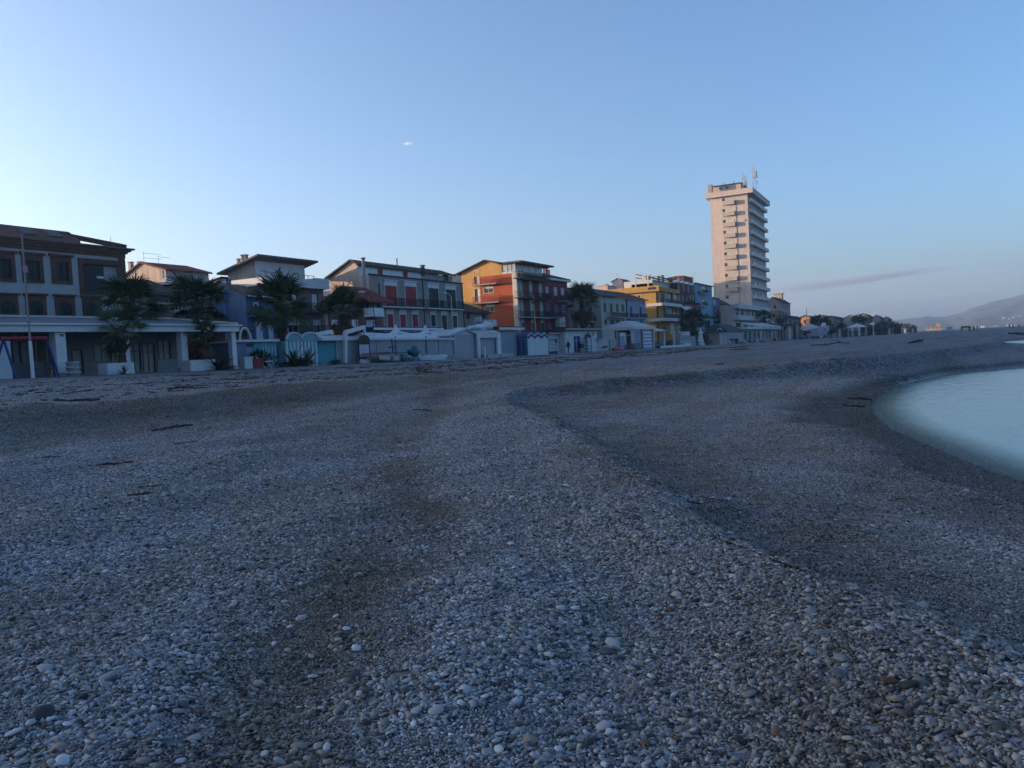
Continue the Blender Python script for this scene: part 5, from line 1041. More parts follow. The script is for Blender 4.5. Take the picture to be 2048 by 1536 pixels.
for i in range(3):
    a, b = s0+wd*i, s0+wd*(i+1); c = (a+b)/2
    MB().prism([(a+.02,z),(b-.02,z),(b-.02,zv-.1),(c,zp-.42),(a+.02,zv-.1)],'y',T-.06,T-.003).build('door', PAINT((.42,.48,.52)), cb)
    MB().bar((a,T-.1,zv-.05),(c,T-.1,zp-.3),.07,.26).bar((c,T-.1,zp-.3),(b,T-.1,zv-.05),.07,.26).build('zigzag_trim', M_NAVY, cb)
    MB().prism([(a,zv-.05),(c,zp-.28),(b,zv-.05),(b,zv+.3),(c,zp+.05),(a,zv+.3)],'y',T-.05,T+.02).build('gable', PAINT((.33,.37,.40)), cb)
    m = MB(); m.slab([(a,T-.02,zv+.32),(c,T-.02,zp+.1),(c,t1,zp+.1),(a,t1,zv+.32)],.08); m.slab([(c,T-.02,zp+.1),(b,T-.02,zv+.32),(b,t1,zv+.32),(c,t1,zp+.1)],.08); m.build('roof', M_NAVY, cb)
MB().slab([(s0-.5,T,zv+.2),(s0-.02,T,zv+.5),(s0-.02,t1+.2,zv+.5),(s0-.5,t1+.2,zv+.2)],.08).build('eave', M_NAVY, cb)
# louvred hut
T = 47.0; r = FR(10,(778,292,1082,690),T); z = base(r[0],T,.3); o = empty('louvred_hut', ((r[0]+r[1])/2,T,z), 'pale hut with slatted shelves next to the zigzag cabins', 'hut')
MB().box(r[0],r[1],T,T+4,z,r[3]).build('wall', PAINT((.36,.39,.42)), o); MB().box(r[0]-.3,r[1]+.3,T-.4,T+4.2,r[3]+.003,r[3]+.25).build('roof', PM((.05,.05,.05),.8), o); MB().box(r[0]-.3,r[1]+.3,T-.46,T-.402,r[3]+.06,r[3]+.18).build('roof_edge', M_WP, o)
rr = FR(10,(780,395,965,690),T); MB().box(rr[0],rr[1],T-.05,T-.003,z,rr[3]).build('dark_opening', M_DARK, o)
for k in range(8): zz = z+.7+(rr[3]-z-.8)*k/8; MB().box(rr[0],rr[1]-(.9 if k>5 else 0),T-.14,T-.051,zz,zz+.13).build('slat', M_WP, o)
# white block with blue door
T = 46.0; r = FR(10,(1140,222,1785,690),T); z = base(r[0],T,.3); hw = House('white_hut', 'white flat roofed hut with a bright navy blue door', 'hut', T, r[0], r[1], T+5, FZ(10,1450,222,T), PAINT((.42,.46,.48)), None, z)
d = FR(10,(1306,328,1438,668),T); hw.win('F', (d[0],d[1],base(d[0],T)+.08,d[3]), 'pane', PAINT((.012,.03,.17)), PAINT((.46,.5,.52)), .12, None, 'door', True, False); MB().box((d[0]+d[1])/2-.15,(d[0]+d[1])/2+.15,T+.09,T+.105,d[3]-.85,d[3]-.6).build('door_sign', M_WHITE, hw.root)
ww = FR(10,(1645,255,1715,330),T); hw.win('F', ww, 'pane', PAINT((.40,.46,.5)), M_WHITE, .05)
hw.walls(); MB().box(r[0]-.9,r[1]+1.0,T-.5,T+5.4,hw.ze+.003,hw.ze+.16).build('roof', M_DARK, hw.root); MB().box(r[0]-.9,r[1]+1.0,T-.56,T-.502,hw.ze+.165,hw.ze+.32).build('roof_edge', PAINT((.3,.33,.36)), hw.root); MB().box(r[0]-.8,r[1]+.9,T-.5,T+5.3,hw.ze+.162,hw.ze+.34).build('roof_deck', M_DARK, hw.root)
MB().box(r[1]+.02,r[1]+.6,T+.2,T+4.5,z,hw.ze-.2).build('side_post', PM((.08,.06,.05),.8), hw.root)
T = 45.4; r = FR(10,(1480,340,1605,655),T); z = base(r[0],T); o = empty('slatted_rack', ((r[0]+r[1])/2,T,z), 'slatted rack leaning by the totem sign at the white hut', 'rack')
for k in range(8): zz = z+.2+(r[3]-z-.3)*k/8; MB().box(r[0],r[1],T,T+.05,zz,zz+.12).build('slat', PAINT((.10,.13,.17)) if k%2 else PAINT((.30,.34,.38)), o)
for x in (r[0],r[1]-.1): MB().box(x,x+.1,T+.052,T+.12,z,r[3]).build('upright', M_WP, o)
r = FR(10,(1592,300,1690,648),T); z = base(r[0],T); o = empty('totem_sign', ((r[0]+r[1])/2,T,z), 'narrow dark totem sign with white panel and pointed top', 'sign'); MB().prism([(r[0],z),(r[1],z),(r[1],r[3]-.2),((r[0]+r[1])/2,r[3]+.35),(r[0],r[3]-.2)],'y',T+.15,T+.3).build('panel_back', PM((.03,.03,.05),.7), o)
MB().box(r[0]+.35,r[1]-.35,T+.12,T+.148,FZ(10,1640,540,T),FZ(10,1640,365,T)).build('sheet', PAINT((.40,.40,.44)), o)
for k in range(3): MB().box(r[0]+.3,r[1]-.3,T+.12,T+.148,z+.15+k*.25,z+.3+k*.25).build('slat', M_WP, o)
x = FS(10,1465,630,T); z = base(x,T); o = empty('plant_pot', (x,T,z), 'small potted shrub beside the blue door', 'plant'); MB().lathe(x,T,[(.28,z),(.42,z+.6),(.44,z+.65),(.36,z+.66)],12).build('pot', PAINT((.33,.32,.29)), o, True)
M_LEAF = PM((.022,.04,.018),.7,.4,3,name='leaves')
def leaf_clump(mb, c, r, n, size, seed, flat=1.0):
    rg = random.Random(seed)
    for _ in range(n):
        while True:
            v = Vector((rg.uniform(-1,1),rg.uniform(-1,1),rg.uniform(-1,1)))
            if .25 < v.length < 1: break
        p = Vector(c)+Vector((v.x*r,v.y*r,v.z*r*flat)); d = (v+Vector((rg.uniform(-.6,.6),rg.uniform(-.6,.6),rg.uniform(-.3,.8)))).normalized(); u = d.cross(Vector((rg.uniform(-1,1),rg.uniform(-1,1),1))).normalized()
        q = size*rg.uniform(.6,1.3); mb.quad(p-d*q,p+u*q*.35,p+d*q,p-u*q*.35)
m = MB(); leaf_clump(m,(x,T,z+.95),.45,150,.16,4); m.build('foliage', M_LEAF, o)
# white drum counter
T = 45.4; r = FR(11,(2,345,178,572),T); z = base(r[0],T); o = empty('bar_counter', ((r[0]+r[1])/2,T,z), 'rounded pale bar counter with dark opening, right of the totem sign', 'counter'); c = (r[0]+r[1])/2; w2 = (r[1]-r[0])/2
MB().prism([(c+w2*math.cos(q)*1.0, T+1.0-1.1*math.sin(q)) for q in np.linspace(0,math.pi,12)]+[(r[0],T+1.6),(r[1],T+1.6)],'z',z,r[3]).build('front', PAINT((.36,.38,.39)), o)
a = FR(11,(35,475,145,520),T); MB().ball(((a[0]+a[1])/2-.2,T-.1,(a[2]+a[3])/2),(a[1]-a[0])/2,.12,(a[3]-a[2])/2,2,.5,6).build('wreath', M_DARK, o)
MB().box(r[0]-.2,r[1]+.2,T-.2,T+1.7,r[3]+.002,r[3]+.1).build('top', PAINT((.4,.43,.45)), o)
r = FR(11,(185,348,310,515),45.8); tag(MB().box(r[0],r[1],45.8,46,base(r[0],45.8),r[3]).build('screen', PAINT((.24,.25,.27))), 'plain grey screen wall right of the bar counter', 'screen')

# ---- open pavilion with hipped white roof
T = 44.5; s0 = FS(11,600,300,T); s1 = FS(11,985,300,T); t1 = GT(11,95,160,s0); ze = FZ(11,780,172,T); zt = FZ(11,700,62,T+3.5); z = base(s0,T,.2)
pv = empty('open_pavilion', ((s0+s1)/2,T,z), 'open beach pavilion with pale hipped roof on thin white posts', 'pavilion')
zf = ze+.45; m = MB(); A = [(s0-.5,T-.5),(s1+.3,T-.5),(s1+.3,t1+.4),(s0-.5,t1+.4)]; rt = (T+t1)/2
m.add([(x,y,zf) for x,y in A]+[(s0+3,rt,zt+.3),(s1-3,rt,zt+.3)],[(0,1,5,4),(1,2,5),(2,3,4,5),(3,0,4),(3,2,1,0)]); m.build('roof', PAINT((.36,.37,.39)), pv)
m = MB(); m.box(s0-.5,s1+.3,T-.55,T-.4,ze,zf).box(s0-.55,s0-.4,T-.4,t1+.4,ze,zf).build('fascia', PAINT((.46,.46,.45)), pv)
for X in (600,785,985): c = FS(11,X,300,T); MB().box(c-.35,c+.35,T-.2,T+.15,z,ze-.002).build('post', PAINT((.40,.38,.35)), pv)
c = GT(11,325,350,s0); MB().box(s0-.15,s0+.15,c-.2,c+.2,z,ze-.002).build('post', PAINT((.36,.35,.33)), pv); MB().box(s0-.05,s0+.05,T+.2,c-.2,FZ(11,600,275,T)-.1,FZ(11,600,275,T)+.05).build('rail', PAINT((.4,.38,.35)), pv)
MB().box(s0+2,s1,t1-1.2,t1-1,z,ze).build('back_wall', PM((.10,.085,.075),.9), pv)
s2 = FS(11,1205,300,T); z2 = FZ(11,1090,215,T); m = MB().slab([(s1+.35,T-.3,z2+.2),(s2+.3,T-.3,z2+.2),(s2-1,T+4,z2+1.4),(s1+.35,T+4,z2+1.4)],.15); m.build('lean_to_roof', PAINT((.38,.39,.41)), pv); c = FS(11,1195,350,T); MB().box(c-.35,c+.35,T-.1,T+.15,z,z2).build('post', PAINT((.45,.43,.40)), pv)
c = FS(11,1110,350,T+.5); MB().box(c-.2,c+.2,T+.4,T+.6,z,z2).build('post', PAINT((.25,.25,.25)), pv)
T = 43.9; r = FR(11,(808,222,962,522),T); z = base(r[0],T); o = empty('striped_screen', ((r[0]+r[1])/2,T,z), 'upright screen of white and light blue horizontal boards', 'screen'); n = 10
for k in range(n): MB().box(r[0],r[1],T,T+.06,z+.03+(r[3]-z)*k/n,z+(r[3]-z)*(k+1)/n).build('board', M_WHITE if k%2 else PAINT((.12,.24,.38)), o)
for x in (r[0]-.15,r[1]+.02): MB().box(x,x+.13,T-.02,T+.1,z,r[3]+.1).build('upright', PAINT((.28,.33,.40)), o)
T = 45.6; r = FR(11,(375,235,482,520),T); z = base(r[0],T); o = empty('leaning_board', ((r[0]+r[1])/2,T,z), 'tall white and pale blue board standing under the pavilion', 'board'); MB().box(r[0],r[1],T,T+.1,z,r[3]).build('board', PAINT((.22,.30,.42)), o); MB().box(r[1]-.8,r[1]+.1,T-.05,T-.003,z,r[3]).box(r[0],r[1]-.81,T-.05,T-.003,r[3]-.6,r[3]).build('white_edge', M_WHITE, o)
T = 44.0; r = FR(11,(210,497,450,545),T); z = base(r[0],T,.02); tag(MB().ball(((r[0]+r[1])/2,T,z+.2),(r[1]-r[0])/2*.8,.55,.42,3,.5,11).build('canoe_cover', PAINT((.40,.03,.05)), smooth=True), 'bright red cover lying on the pebbles by the open pavilion', 'cover')
r = FR(11,(610,448,765,545),T); z = base(r[0],T); o = empty('pallet_stack', ((r[0]+r[1])/2,T,z), 'stack of weathered wooden pallets at the pavilion corner', 'pallets')
for k in range(6): MB().box(r[0],r[1]-.3*(k%2),T,T+1.1,z+.02+k*.19,z+.13+k*.19).build('plank', PM((.13,.11,.10),.9,.3,3), o)
T = 44.6; 
for X0,X1,Y0,lb in ((1005,1110,405,'blue cover heaped beneath the lean-to roof'),(1112,1200,395,'second blue cover, nearer the lean-to end post')):
    r = FR(11,(X0,Y0,X1,492),T); z = base(r[0],T,.02); tag(MB().ball(((r[0]+r[1])/2,T+.8,z+.5),(r[1]-r[0])/2,.8,.75,3,.4,X0).build('boat_cover', PAINT((.02,.045,.14)), smooth=True), lb, 'cover')
r = FR(11,(1255,380,1385,470),46); tag(MB().ball(((r[0]+r[1])/2,46,base(r[0],46)+.6),(r[1]-r[0])/2,1,1.0,3,.5,21).build('dark_cover', PM((.03,.035,.03),.8), smooth=True), 'black tarpaulin heap in front of the yellow block', 'cover')
T = 43.8; a, b = FS(11,1130,490,T), FS(11,1700,460,T); z = base(a,T); o = empty('low_rail', ((a+b)/2,T,z), 'low white boundary rail with posts past the pavilion', 'rail')
n = 4
for k in range(n): MB().box(a+(b-a)*k/n+.1,a+(b-a)*(k+1)/n-.1,T,T+.2,z+.02,z+.42+(.25 if k==n-1 else 0)).build('board', M_WHITE, o)
for X, Y0 in ((1392,180),(1450,290)): x = FS(11,X,400,44.4); tag(MB().box(x-.25,x+.25,44.4,44.7,base(x,44.4),FZ(11,X,Y0,44.4)).build('white_post', PAINT((.42,.41,.38)) if X<1400 else PAINT((.2,.19,.18))), 'tall pale post by the low rail' if X<1400 else 'shorter brownish post by the low rail', 'post')
T = 45.6; r = FR(11,(1485,285,1690,470),T); o = empty('panel_fence', ((r[0]+r[1])/2,T,base(r[0],T)), 'pale panel fence in front of the round crowned palm', 'fence'); n=3
for k in range(n): MB().box(r[0]+(r[1]-r[0])*k/n+.05,r[0]+(r[1]-r[0])*(k+1)/n,T,T+.1,base(r[0],T),r[3]).build('panel', PAINT((.20,.22,.24)), o)
r2 = FR(11,(1692,300,1780,470),T+.2); MB().box(r2[0],r2[1],T+.2,T+.3,base(r2[0],T),r2[3]).build('panel', PAINT((.17,.22,.27)), o); MB().box(r[0],r[1],T-.06,T-.003,FZ(11,1590,410,T),FZ(11,1590,395,T)).build('rail', M_WP, o)
r = FR(11,(1590,215,1670,265),46.5); tag(MB().box(r[0],r[1],46.5,47.5,base(r[0],46.5),r[3]).build('white_cabinet', M_WP), 'white cabinet showing above the panel fence', 'cabinet')
# statue
T = 43.5; c = PQ(11,1880,420,T); z = base(c.x,T); zt = FZ(11,1860,160,T); H = zt-z; st = empty('statue', (c.x,T,z), 'white statue of a standing robed figure with raised arm', 'statue'); M_ST = PM((.5,.49,.48),.7,.1,3,.2)
m = MB(); m.lathe(c.x,T,[(.55,z),(.55,z+.12),(.42,z+.16),(.42,z+.55),(.5,z+.6),(.5,z+.68)],10); m.build('pedestal', M_ST, st)
m = MB(); k = (H-.68); y0=z+.68; sk = [(.40,0),(.36,.12),(.30,.3),(.27,.45),(.23,.56),(.28,.68),(.30,.76),(.22,.82),(.10,.85),(.10,.88),(.17,.92),(.16,.97),(.06,1.0)]
m.lathe(c.x,T,[(r_*k/1.9,y0+f*k) for r_,f in sk],12); m.tube([(c.x+.2*k/1.9,T,y0+.78*k),(c.x+.9*k/1.9,T-.1,y0+.70*k),(c.x+1.9*k/1.9,T-.2,y0+.82*k)],[.09,.075,.05],7); m.tube([(c.x-.22*k/1.9,T,y0+.78*k),(c.x-.35*k/1.9,T-.1,y0+.55*k),(c.x-.1,T-.25,y0+.48*k)],[.09,.08,.06],7); m.build('figure', M_ST, st, True)
for dx in (-1.0,1.0): MB().ball((c.x+dx*1.1,T-.2,z+.32),.42,.42,.32,2,.3,int(dx)+4).build('stone_ball', M_ST, st, True)

# ---- hut with dark green roof
T = 42.6; s0 = FS(12,455,400,T); s1 = FS(12,728,400,T); t1 = GT(12,25,420,s0); ze = GZ(12,440,270,s0); z = base(s0,T,.3)
hh = House('green_roofed_hut', 'low hut with dark green pyramid roof and white double doors', 'hut', T, s0, s1, t1, ze, PAINT((.23,.25,.29)), PAINT((.27,.245,.215)), z)
a = GR(12,(340,305,398,515),s0); b = GR(12,(412,300,448,512),s0)
for r in (a, b): hh.win('L', (r[0],r[1],base(s0,r[0])+.05,r[3]), 'pane', M_WHITE, M_WHITE, .05, None, 'door', True, False)
hh.walls(); r = GR(12,(40,345,160,510),s0); MB().box(s0-.06,s0-.003,r[0],r[1],z,r[3]).build('brown_panel', PM((.11,.075,.06),.85), hh.root)
m = MB(); e = ze-.1; A = [(s0-.7,T-.7),(s1+.4,T-.7),(s1+.4,t1+.5),(s0-.7,t1+.5)]; zp = GZ(12,470,132,s0+3); m.add([(x,y,e) for x,y in A]+[(s0+3.5,(T+t1)/2,zp),(s1-1,(T+t1)/2,zp-.2)],[(0,1,5,4),(1,2,5),(2,3,4,5),(3,0,4),(3,2,1,0)]); m.build('roof', PM((.02,.035,.038),.8,.2,2), hh.root)
MB().tube([(s0-1.0,GT(12,335-45+90*f,255,s0-1),GZ(12,335,262,s0-1)+.5*math.sin(math.pi*f)) for f in np.linspace(0,1,7)],.10,5).build('roof_emblem', M_WHITE, hh.root)
T = 41.8; r = FR(12,(560,400,668,495),T); z = base(r[0],T); o = empty('blue_bench', ((r[0]+r[1])/2,T,z), 'blue grey table with bench legs outside the green roofed hut', 'table'); MB().box(r[0],r[1],T,T+1,r[3]-.1,r[3]).build('top', PAINT((.07,.10,.18)), o)
for x in (r[0]+.5,r[1]-.7): MB().box(x,x+.25,T+.1,T+.9,z,r[3]-.102).build('leg', PAINT((.07,.10,.18)), o)
tag(MB().ball((FS(12,510,460,T),T,base(s0+4,T)+.35),1.0,.5,.5,2,.5,33).build('debris_heap', PM((.3,.27,.26),.9)), 'pale heap of odds and ends left of the blue grey table', 'heap')
for k,(X,col) in enumerate(((730,(.25,.24,.23)),(790,(.33,.30,.27)),(880,(.2,.15,.12)))): x = FS(12,X,470,T); tag(MB().ball((x,T,base(x,T)+.25),1.4,.6,.4,2,.5,X).build('covered_heap', PM(col,.9), smooth=True), ('grey','beige','brown')[k]+' covered heap in front of the restaurant', 'heap')
x = FS(12,945,440,T); p = PQ(12,930,380,T); q = PQ(12,955,470,T); o = MB().bar((p.x,T,p.z),(q.x,T,base(q.x,T)),.35,.12).build('leaning_plank', M_WHITE); tag(o, 'bright white plank leaning in front of the restaurant', 'plank')

# ---- beach restaurant with white slanting beams
T = 45.0; s0 = FS(12,730,300,T); s1 = FS(12,1330,300,T); z = base(s0,T,.3); zf = FZ(12,730,245,T)
hr = House('beach_restaurant', 'long glazed beach restaurant with white slanting roof beams', 'restaurant', T, s0, s1, T+10, zf, PAINT((.33,.34,.35)), None, z)
L = s1-s0
for i in range(9): u = s0+L*(i+.1)/9; hr.win('F', (u,u+L/9*.75,z+1.1,zf-.35), 'open' if i in (4,7) else 'glass', M_WP if i in (4,7) else GLASS((.06,.08,.10)), M_WP, .14, None, 'window', True, False)
hr.walls(); MB().box(s0-.4,s1+14,T-1.2,T+10,zf+.003,zf+.75).build('fascia', PAINT((.44,.43,.42)), hr.root)
for X in (735,843,945,1040):
    p = PQ(12,X,220,T-1.0); q = PQ(12,X,142,T-1.0); e = PQ(12,X+330,238,T-1.0); MB().box(p.x-.25,p.x+.25,T-1.1,T-.8,zf+.76,q.z).build('upright', M_WHITE, hr.root); MB().bar(q,(e.x,T-.95,zf+.9),.3,.42).build('beam', M_WHITE, hr.root)
MB().box(s0-.3,s0+9,T-2.0,T-1.0,z,z+1.0).build('planting_bed', PM((.03,.03,.028),.9), hr.root)
cn = PQ(12,1260,82,50.0); r = (FS(12,1010,150,50.), FS(12,1490,125,50.)); zc = FZ(12,1200,150,50.); o = empty('white_canopy', (cn.x,50,zc-3), 'peaked white canopy rising behind the restaurant', 'canopy')
m = MB(); m.add([(r[0],47,zc),(r[1],47,zc),(r[1],56,zc),(r[0],56,zc),(cn.x,51.5,cn.z+.3)],[(0,1,4),(1,2,4),(2,3,4),(3,0,4),(3,2,1,0)]); m.build('fabric', PAINT((.42,.42,.42)), o)
for x in (r[0]+1,r[1]-1): MB().box(x-.12,x+.12,47.2,47.4,base(x,47),zc-.01).build('pole', M_WP, o)
T = 44.0; r = FR(12,(1415,172,1640,218),T); o = empty('sign_board', ((r[0]+r[1])/2,T,base(r[0],T)), 'raised white sign panels past the restaurant', 'sign'); n=3
for k in range(n): MB().box(r[0]+(r[1]-r[0])*k/n+.5,r[0]+(r[1]-r[0])*(k+1)/n,T,T+.15,r[2],r[3]).build('panel', PAINT((.30,.29,.27)), o)
for x in (r[0]+2,r[1]-2): MB().box(x-.2,x+.2,T+.16,T+.4,base(x,T),r[3]).build('post', M_IRON, o)
S = 255.0; r = GR(12,(1455,255,1530,425),S); z = base(S,r[0]); o = empty('lifeguard_frame', (S,(r[0]+r[1])/2,z), 'pale lifeguard ladder frame standing on the shingle', 'frame')
for t_ in (r[0],r[1]): MB().box(S-.1,S+.1,t_-.1,t_+.1,z,r[3]).build('upright', PAINT((.4,.39,.36)), o)
for f in (.25,.55,.97): MB().box(S-.08,S+.08,r[0]+.1,r[1]-.1,z+(r[3]-z)*f-.1,z+(r[3]-z)*f).build('rung', PAINT((.4,.39,.36)), o)
S = 235.0; r = GR(12,(1012,422,1140,478),S); z = base(S,r[0]); o = empty('stored_boat', (S,(r[0]+r[1])/2,z), 'small yellow and white boat drawn up by the restaurant', 'boat')
n=8; m = MB(); V=[]
for i in range(n+1):
    f=i/n; y=r[0]+(r[1]-r[0])*f; k=math.sin(math.pi*(.08+.84*f))**.5; V.append([(S-.6*k,y,z+.85),(S-.4*k,y,z+.1),(S+.4*k,y,z+.1),(S+.6*k,y,z+.85)])
for i in range(n):
    for j in range(4): m.quad(V[i][j],V[i+1][j],V[i+1][(j+1)%4],V[i][(j+1)%4])
m.add(V[0],[(0,1,2,3)]); m.add(V[-1],[(3,2,1,0)]); m.build('hull', PAINT((.34,.36,.22)), o); MB().box(S-.65,S-.6,r[0]+.4,r[1]-.4,z+.6,z+.8).build('stripe', M_WHITE, o)
r = GR(12,(1232,400,1300,450),S); z = base(S,r[0]); o = empty('red_kiosk', (S,(r[0]+r[1])/2,z), 'small red cupboard standing by the restaurant end', 'cupboard'); MB().box(S,S+.8,r[0],r[1],z,r[3]).build('body', PAINT((.22,.03,.03)), o); MB().box(S-.03,S-.002,r[0]+.1,r[1]-.1,z+.2,r[3]-.1).build('door', PAINT((.26,.04,.04)), o)

# ---- street lamps
def lamp(x, t, zt, label, arms=1, h0=None, lean=0.0, r=.07, col=M_IRON):
    z = base(x,t) if h0 is None else h0; o = empty('street_lamp', (x,t,z), label, 'street lamp', 'street lamps along the promenade')
    MB().tube([(x,t,z),(x-lean*.3,t,z+(zt-z)*.5),(x-lean,t,zt)],[r,r*.8,r*.6],7).build('pole', col, o)
    MB().tube([(x-lean,t,zt),(x-lean-.5,t,zt+.35),(x-lean-1.3,t,zt+.45)],.05,6).build('arm', col, o); MB().ball((x-lean-1.5,t,zt+.42),.55,.2,.12,2).build('lamp_head', M_WP, o, True); return o
p0 = PQ(4,682,845,51.0); p1 = PQ(4,603,610,51.0); lamp(p0.x,51.0,p1.z,'leaning grey street lamp in front of the white balcony',lean=p0.x-p1.x)
p1 = PQ(4,1548,612,53.0); lamp(p1.x,53.0,p1.z,'pale street lamp before the dark right hand shutters',r=.1,col=PAINT((.4,.4,.38)))
p1 = PQ(2,686,800,56.0); o = empty('globe_lamp', (p1.x,56,base(p1.x,56)), 'white globe lamp between the two left palms', 'street lamp'); MB().tube([(p1.x,56,base(p1.x,56)),(p1.x,56,p1.z-.2)],.06,6).build('pole', M_IRON, o); MB().ball(p1,.24).build('globe', PAINT((.6,.62,.64)), o, True)
p0 = PQ(5,1018,995,48.5); p1 = PQ(5,985,595,48.5); o = empty('wooden_mast', (p0.x,48.5,base(p0.x,48.5)), 'bare wooden mast rising before the ochre and red block', 'mast'); MB().tube([(p0.x,48.5,base(p0.x,48.5)),(p1.x,48.5,p1.z)],[.10,.05],7).build('pole', PM((.36,.27,.15),.8), o); MB().box(p1.x-.4,p1.x+.45,48.4,48.6,FZ(5,990,690,48.5),FZ(5,990,672,48.5)).build('crossbar', M_IRON, o)
p1 = PQ(7,215,1232,52.0); p0 = PQ(7,235,1330,52); lamp(p0.x,52.0,p1.z,'dark street lamp near the foot of the tower',lean=p0.x-p1.x,r=.12)

# ================================================================== PALMS AND PLANTS
def leaf_mat(name, c1, c2):
    m, t, b = new_mat(name); N = t.nodes; L = t.links; oi = N.new('ShaderNodeObjectInfo'); geo = N.new('ShaderNodeNewGeometry')
    ad = N.new('ShaderNodeMath'); ad.operation = 'ADD'; L.new(oi.outputs['Random'], ad.inputs[0]); L.new(geo.outputs['Random Per Island'], ad.inputs[1])
    hf = N.new('ShaderNodeMath'); hf.operation = 'MULTIPLY'; hf.inputs[1].default_value = .5; L.new(ad.outputs[0], hf.inputs[0])
    mx = N.new('ShaderNodeMix'); mx.data_type = 'RGBA'; mx.inputs[6].default_value = (*c1,1); mx.inputs[7].default_value = (*c2,1); L.new(hf.outputs[0], mx.inputs[0])
    L.new(mx.outputs[2], b.inputs['Base Color']); b.inputs['Roughness'].default_value = .6; b.inputs['Specular IOR Level'].default_value = .2
    return m
M_FROND = leaf_mat('palm_leaf', (.018,.036,.014), (.055,.085,.035)); M_DRY = leaf_mat('dry_palm_leaf', (.045,.026,.012), (.09,.05,.022)); M_BARK = PM((.055,.045,.037),.95,.4,5,.9,name='palm_bark',bscale=14)
def frond_mesh(seed, mat):
    rg = random.Random(seed); m = MB()
    # bare stalk along +X, then a fan of narrow pointed blades; the whole is 1 long
    m.bar((0,0,0),(.50,0,.03),.020,.012)
    n = 20
    for i in range(n):
        a = R(-98+196*i/(n-1)); Lb = (.52 - .16*abs(a/R(98))**1.5)*rg.uniform(.86,1.08); dz = .08-.05*abs(a)
        d = Vector((math.cos(a), math.sin(a), dz)); u = Vector((-math.sin(a), math.cos(a), 0))
        p0 = Vector((.48,0,.03)); w = .021; droop = rg.uniform(.05,.22)
        p1 = p0+d*Lb*.5; p2 = p0+d*Lb*.80+Vector((0,0,-droop*.30)); p3 = p0+d*Lb+Vector((0,0,-droop))
        m.add([p0,p1-u*w,p1+Vector((0,0,.012)),p1+u*w,p2-u*w*.6,p2+u*w*.6,p3],[(0,1,2),(0,2,3),(1,4,2),(2,5,3),(2,4,5),(4,6,5)])
    return m.mesh('frond', mat)
FR_M = [frond_mesh(i, M_FROND) for i in range(4)]; FR_D = [frond_mesh(50+i, M_DRY) for i in range(2)]
def palm(s, t, zc, L, n, label, r0=.32, dry=8, seed=1, group='palm trees along the beach front', z0=None, skirt=True):
    rg = random.Random(seed); z = base(s,t,.2) if z0 is None else z0; o = empty('palm_tree', (s,t,z), label, 'palm tree', group)
    m = MB(); H = zc-z; k = max(8, int(H/.16)); path = []; rr = []
    for i in range(k+1):
        f = i/k; path.append((s+.05*math.sin(f*5+seed), t+.05*math.cos(f*4+seed), z+H*f)); rr.append(r0*(1.25-.45*min(1,f*2.5)+(.28*f if f>.55 and skirt else 0))*(1+.10*((i%2)*2-1)))
    m.tube(path, rr, 10); m.build('trunk', M_BARK, o)
    if skirt:       # leaf base stubs
        m = MB()
        for i in range(int(46*min(1.5,H/4))):
            f = rg.uniform(.45,.98); a = rg.uniform(0,6.283); rb = r0*1.05; c = Vector((s+rb*math.cos(a)*.8,t+rb*math.sin(a)*.8,z+H*f)); m.bar(c, c+Vector((math.cos(a)*.34,math.sin(a)*.34,.34)), .13, .05)
        m.build('leaf_stubs', PM((.07,.055,.04),.95,.3,4), o)['kind'] = 'stuff'
    for i in range(n):
        f = (i+.5)/n; a = i*2.39996+rg.uniform(-.3,.3); el = R(84-126*f**.95+rg.uniform(-12,12)); kind = i >= n-dry
        fr = bpy.data.objects.new('frond', rg.choice(FR_D if kind else FR_M)); COL.objects.link(fr); fr.parent = o
        if kind: el = R(rg.uniform(-75,-45))
        fr.location = (0,0,H-.10*f*L-(.25*L if kind else 0)*rg.uniform(.2,1)); fr.rotation_euler = (rg.uniform(-.5,.5), -el, a); q = L*rg.uniform(.85,1.12)*(.8 if f<.12 else 1); fr.scale = (q,q,q)
    return o
def at(x, y, T): s_, z_ = F(x, y, T); return s_, z_
for px,py,T,Lr,n,lb,r0,dry,sd in ((265,612,50.5,2.75,40,'palm with wide dark crown rising behind the beach bar, leftmost of the big palms',.36,0,1),
        (394,604,50.5,2.9,38,'palm behind the right end of the beach bar, crown against the blue house',.36,0,2),
        (560,610,47.6,3.15,42,'tallest full palm with thick trunk beside the agave',.42,0,3),
        (686,618,48.8,2.75,44,'palm with browned lower fronds in front of the white balcony house',.38,9,4),
        (1163,600,54.0,4.2,38,'palm with ragged crown left of the pale house with olive shutters',.42,9,5),
        (1384,645,50.0,4.3,46,'round crowned palm before the yellow block and dark red block',.45,0,6)):
    s_, z_ = at(px,py,T); palm(s_,T,z_,Lr,n,lb,r0,dry,sd)
s_, z_ = at(241,655,44.1); palm(s_,44.1,z_,1.9,20,'short palm growing in the left white planter',.26,2,11,z0=base(s_,44,0))
s_, z_ = at(404,668,44.4); palm(s_,44.4,z_,1.6,16,'short palm growing in the right white planter',.26,2,12,z0=base(s_,44,0))
s_, z_ = at(1528,634,47.0); palm(s_,47.0,z_,3.4,26,'palm showing only its top before the tower annexe',.4,2,13)
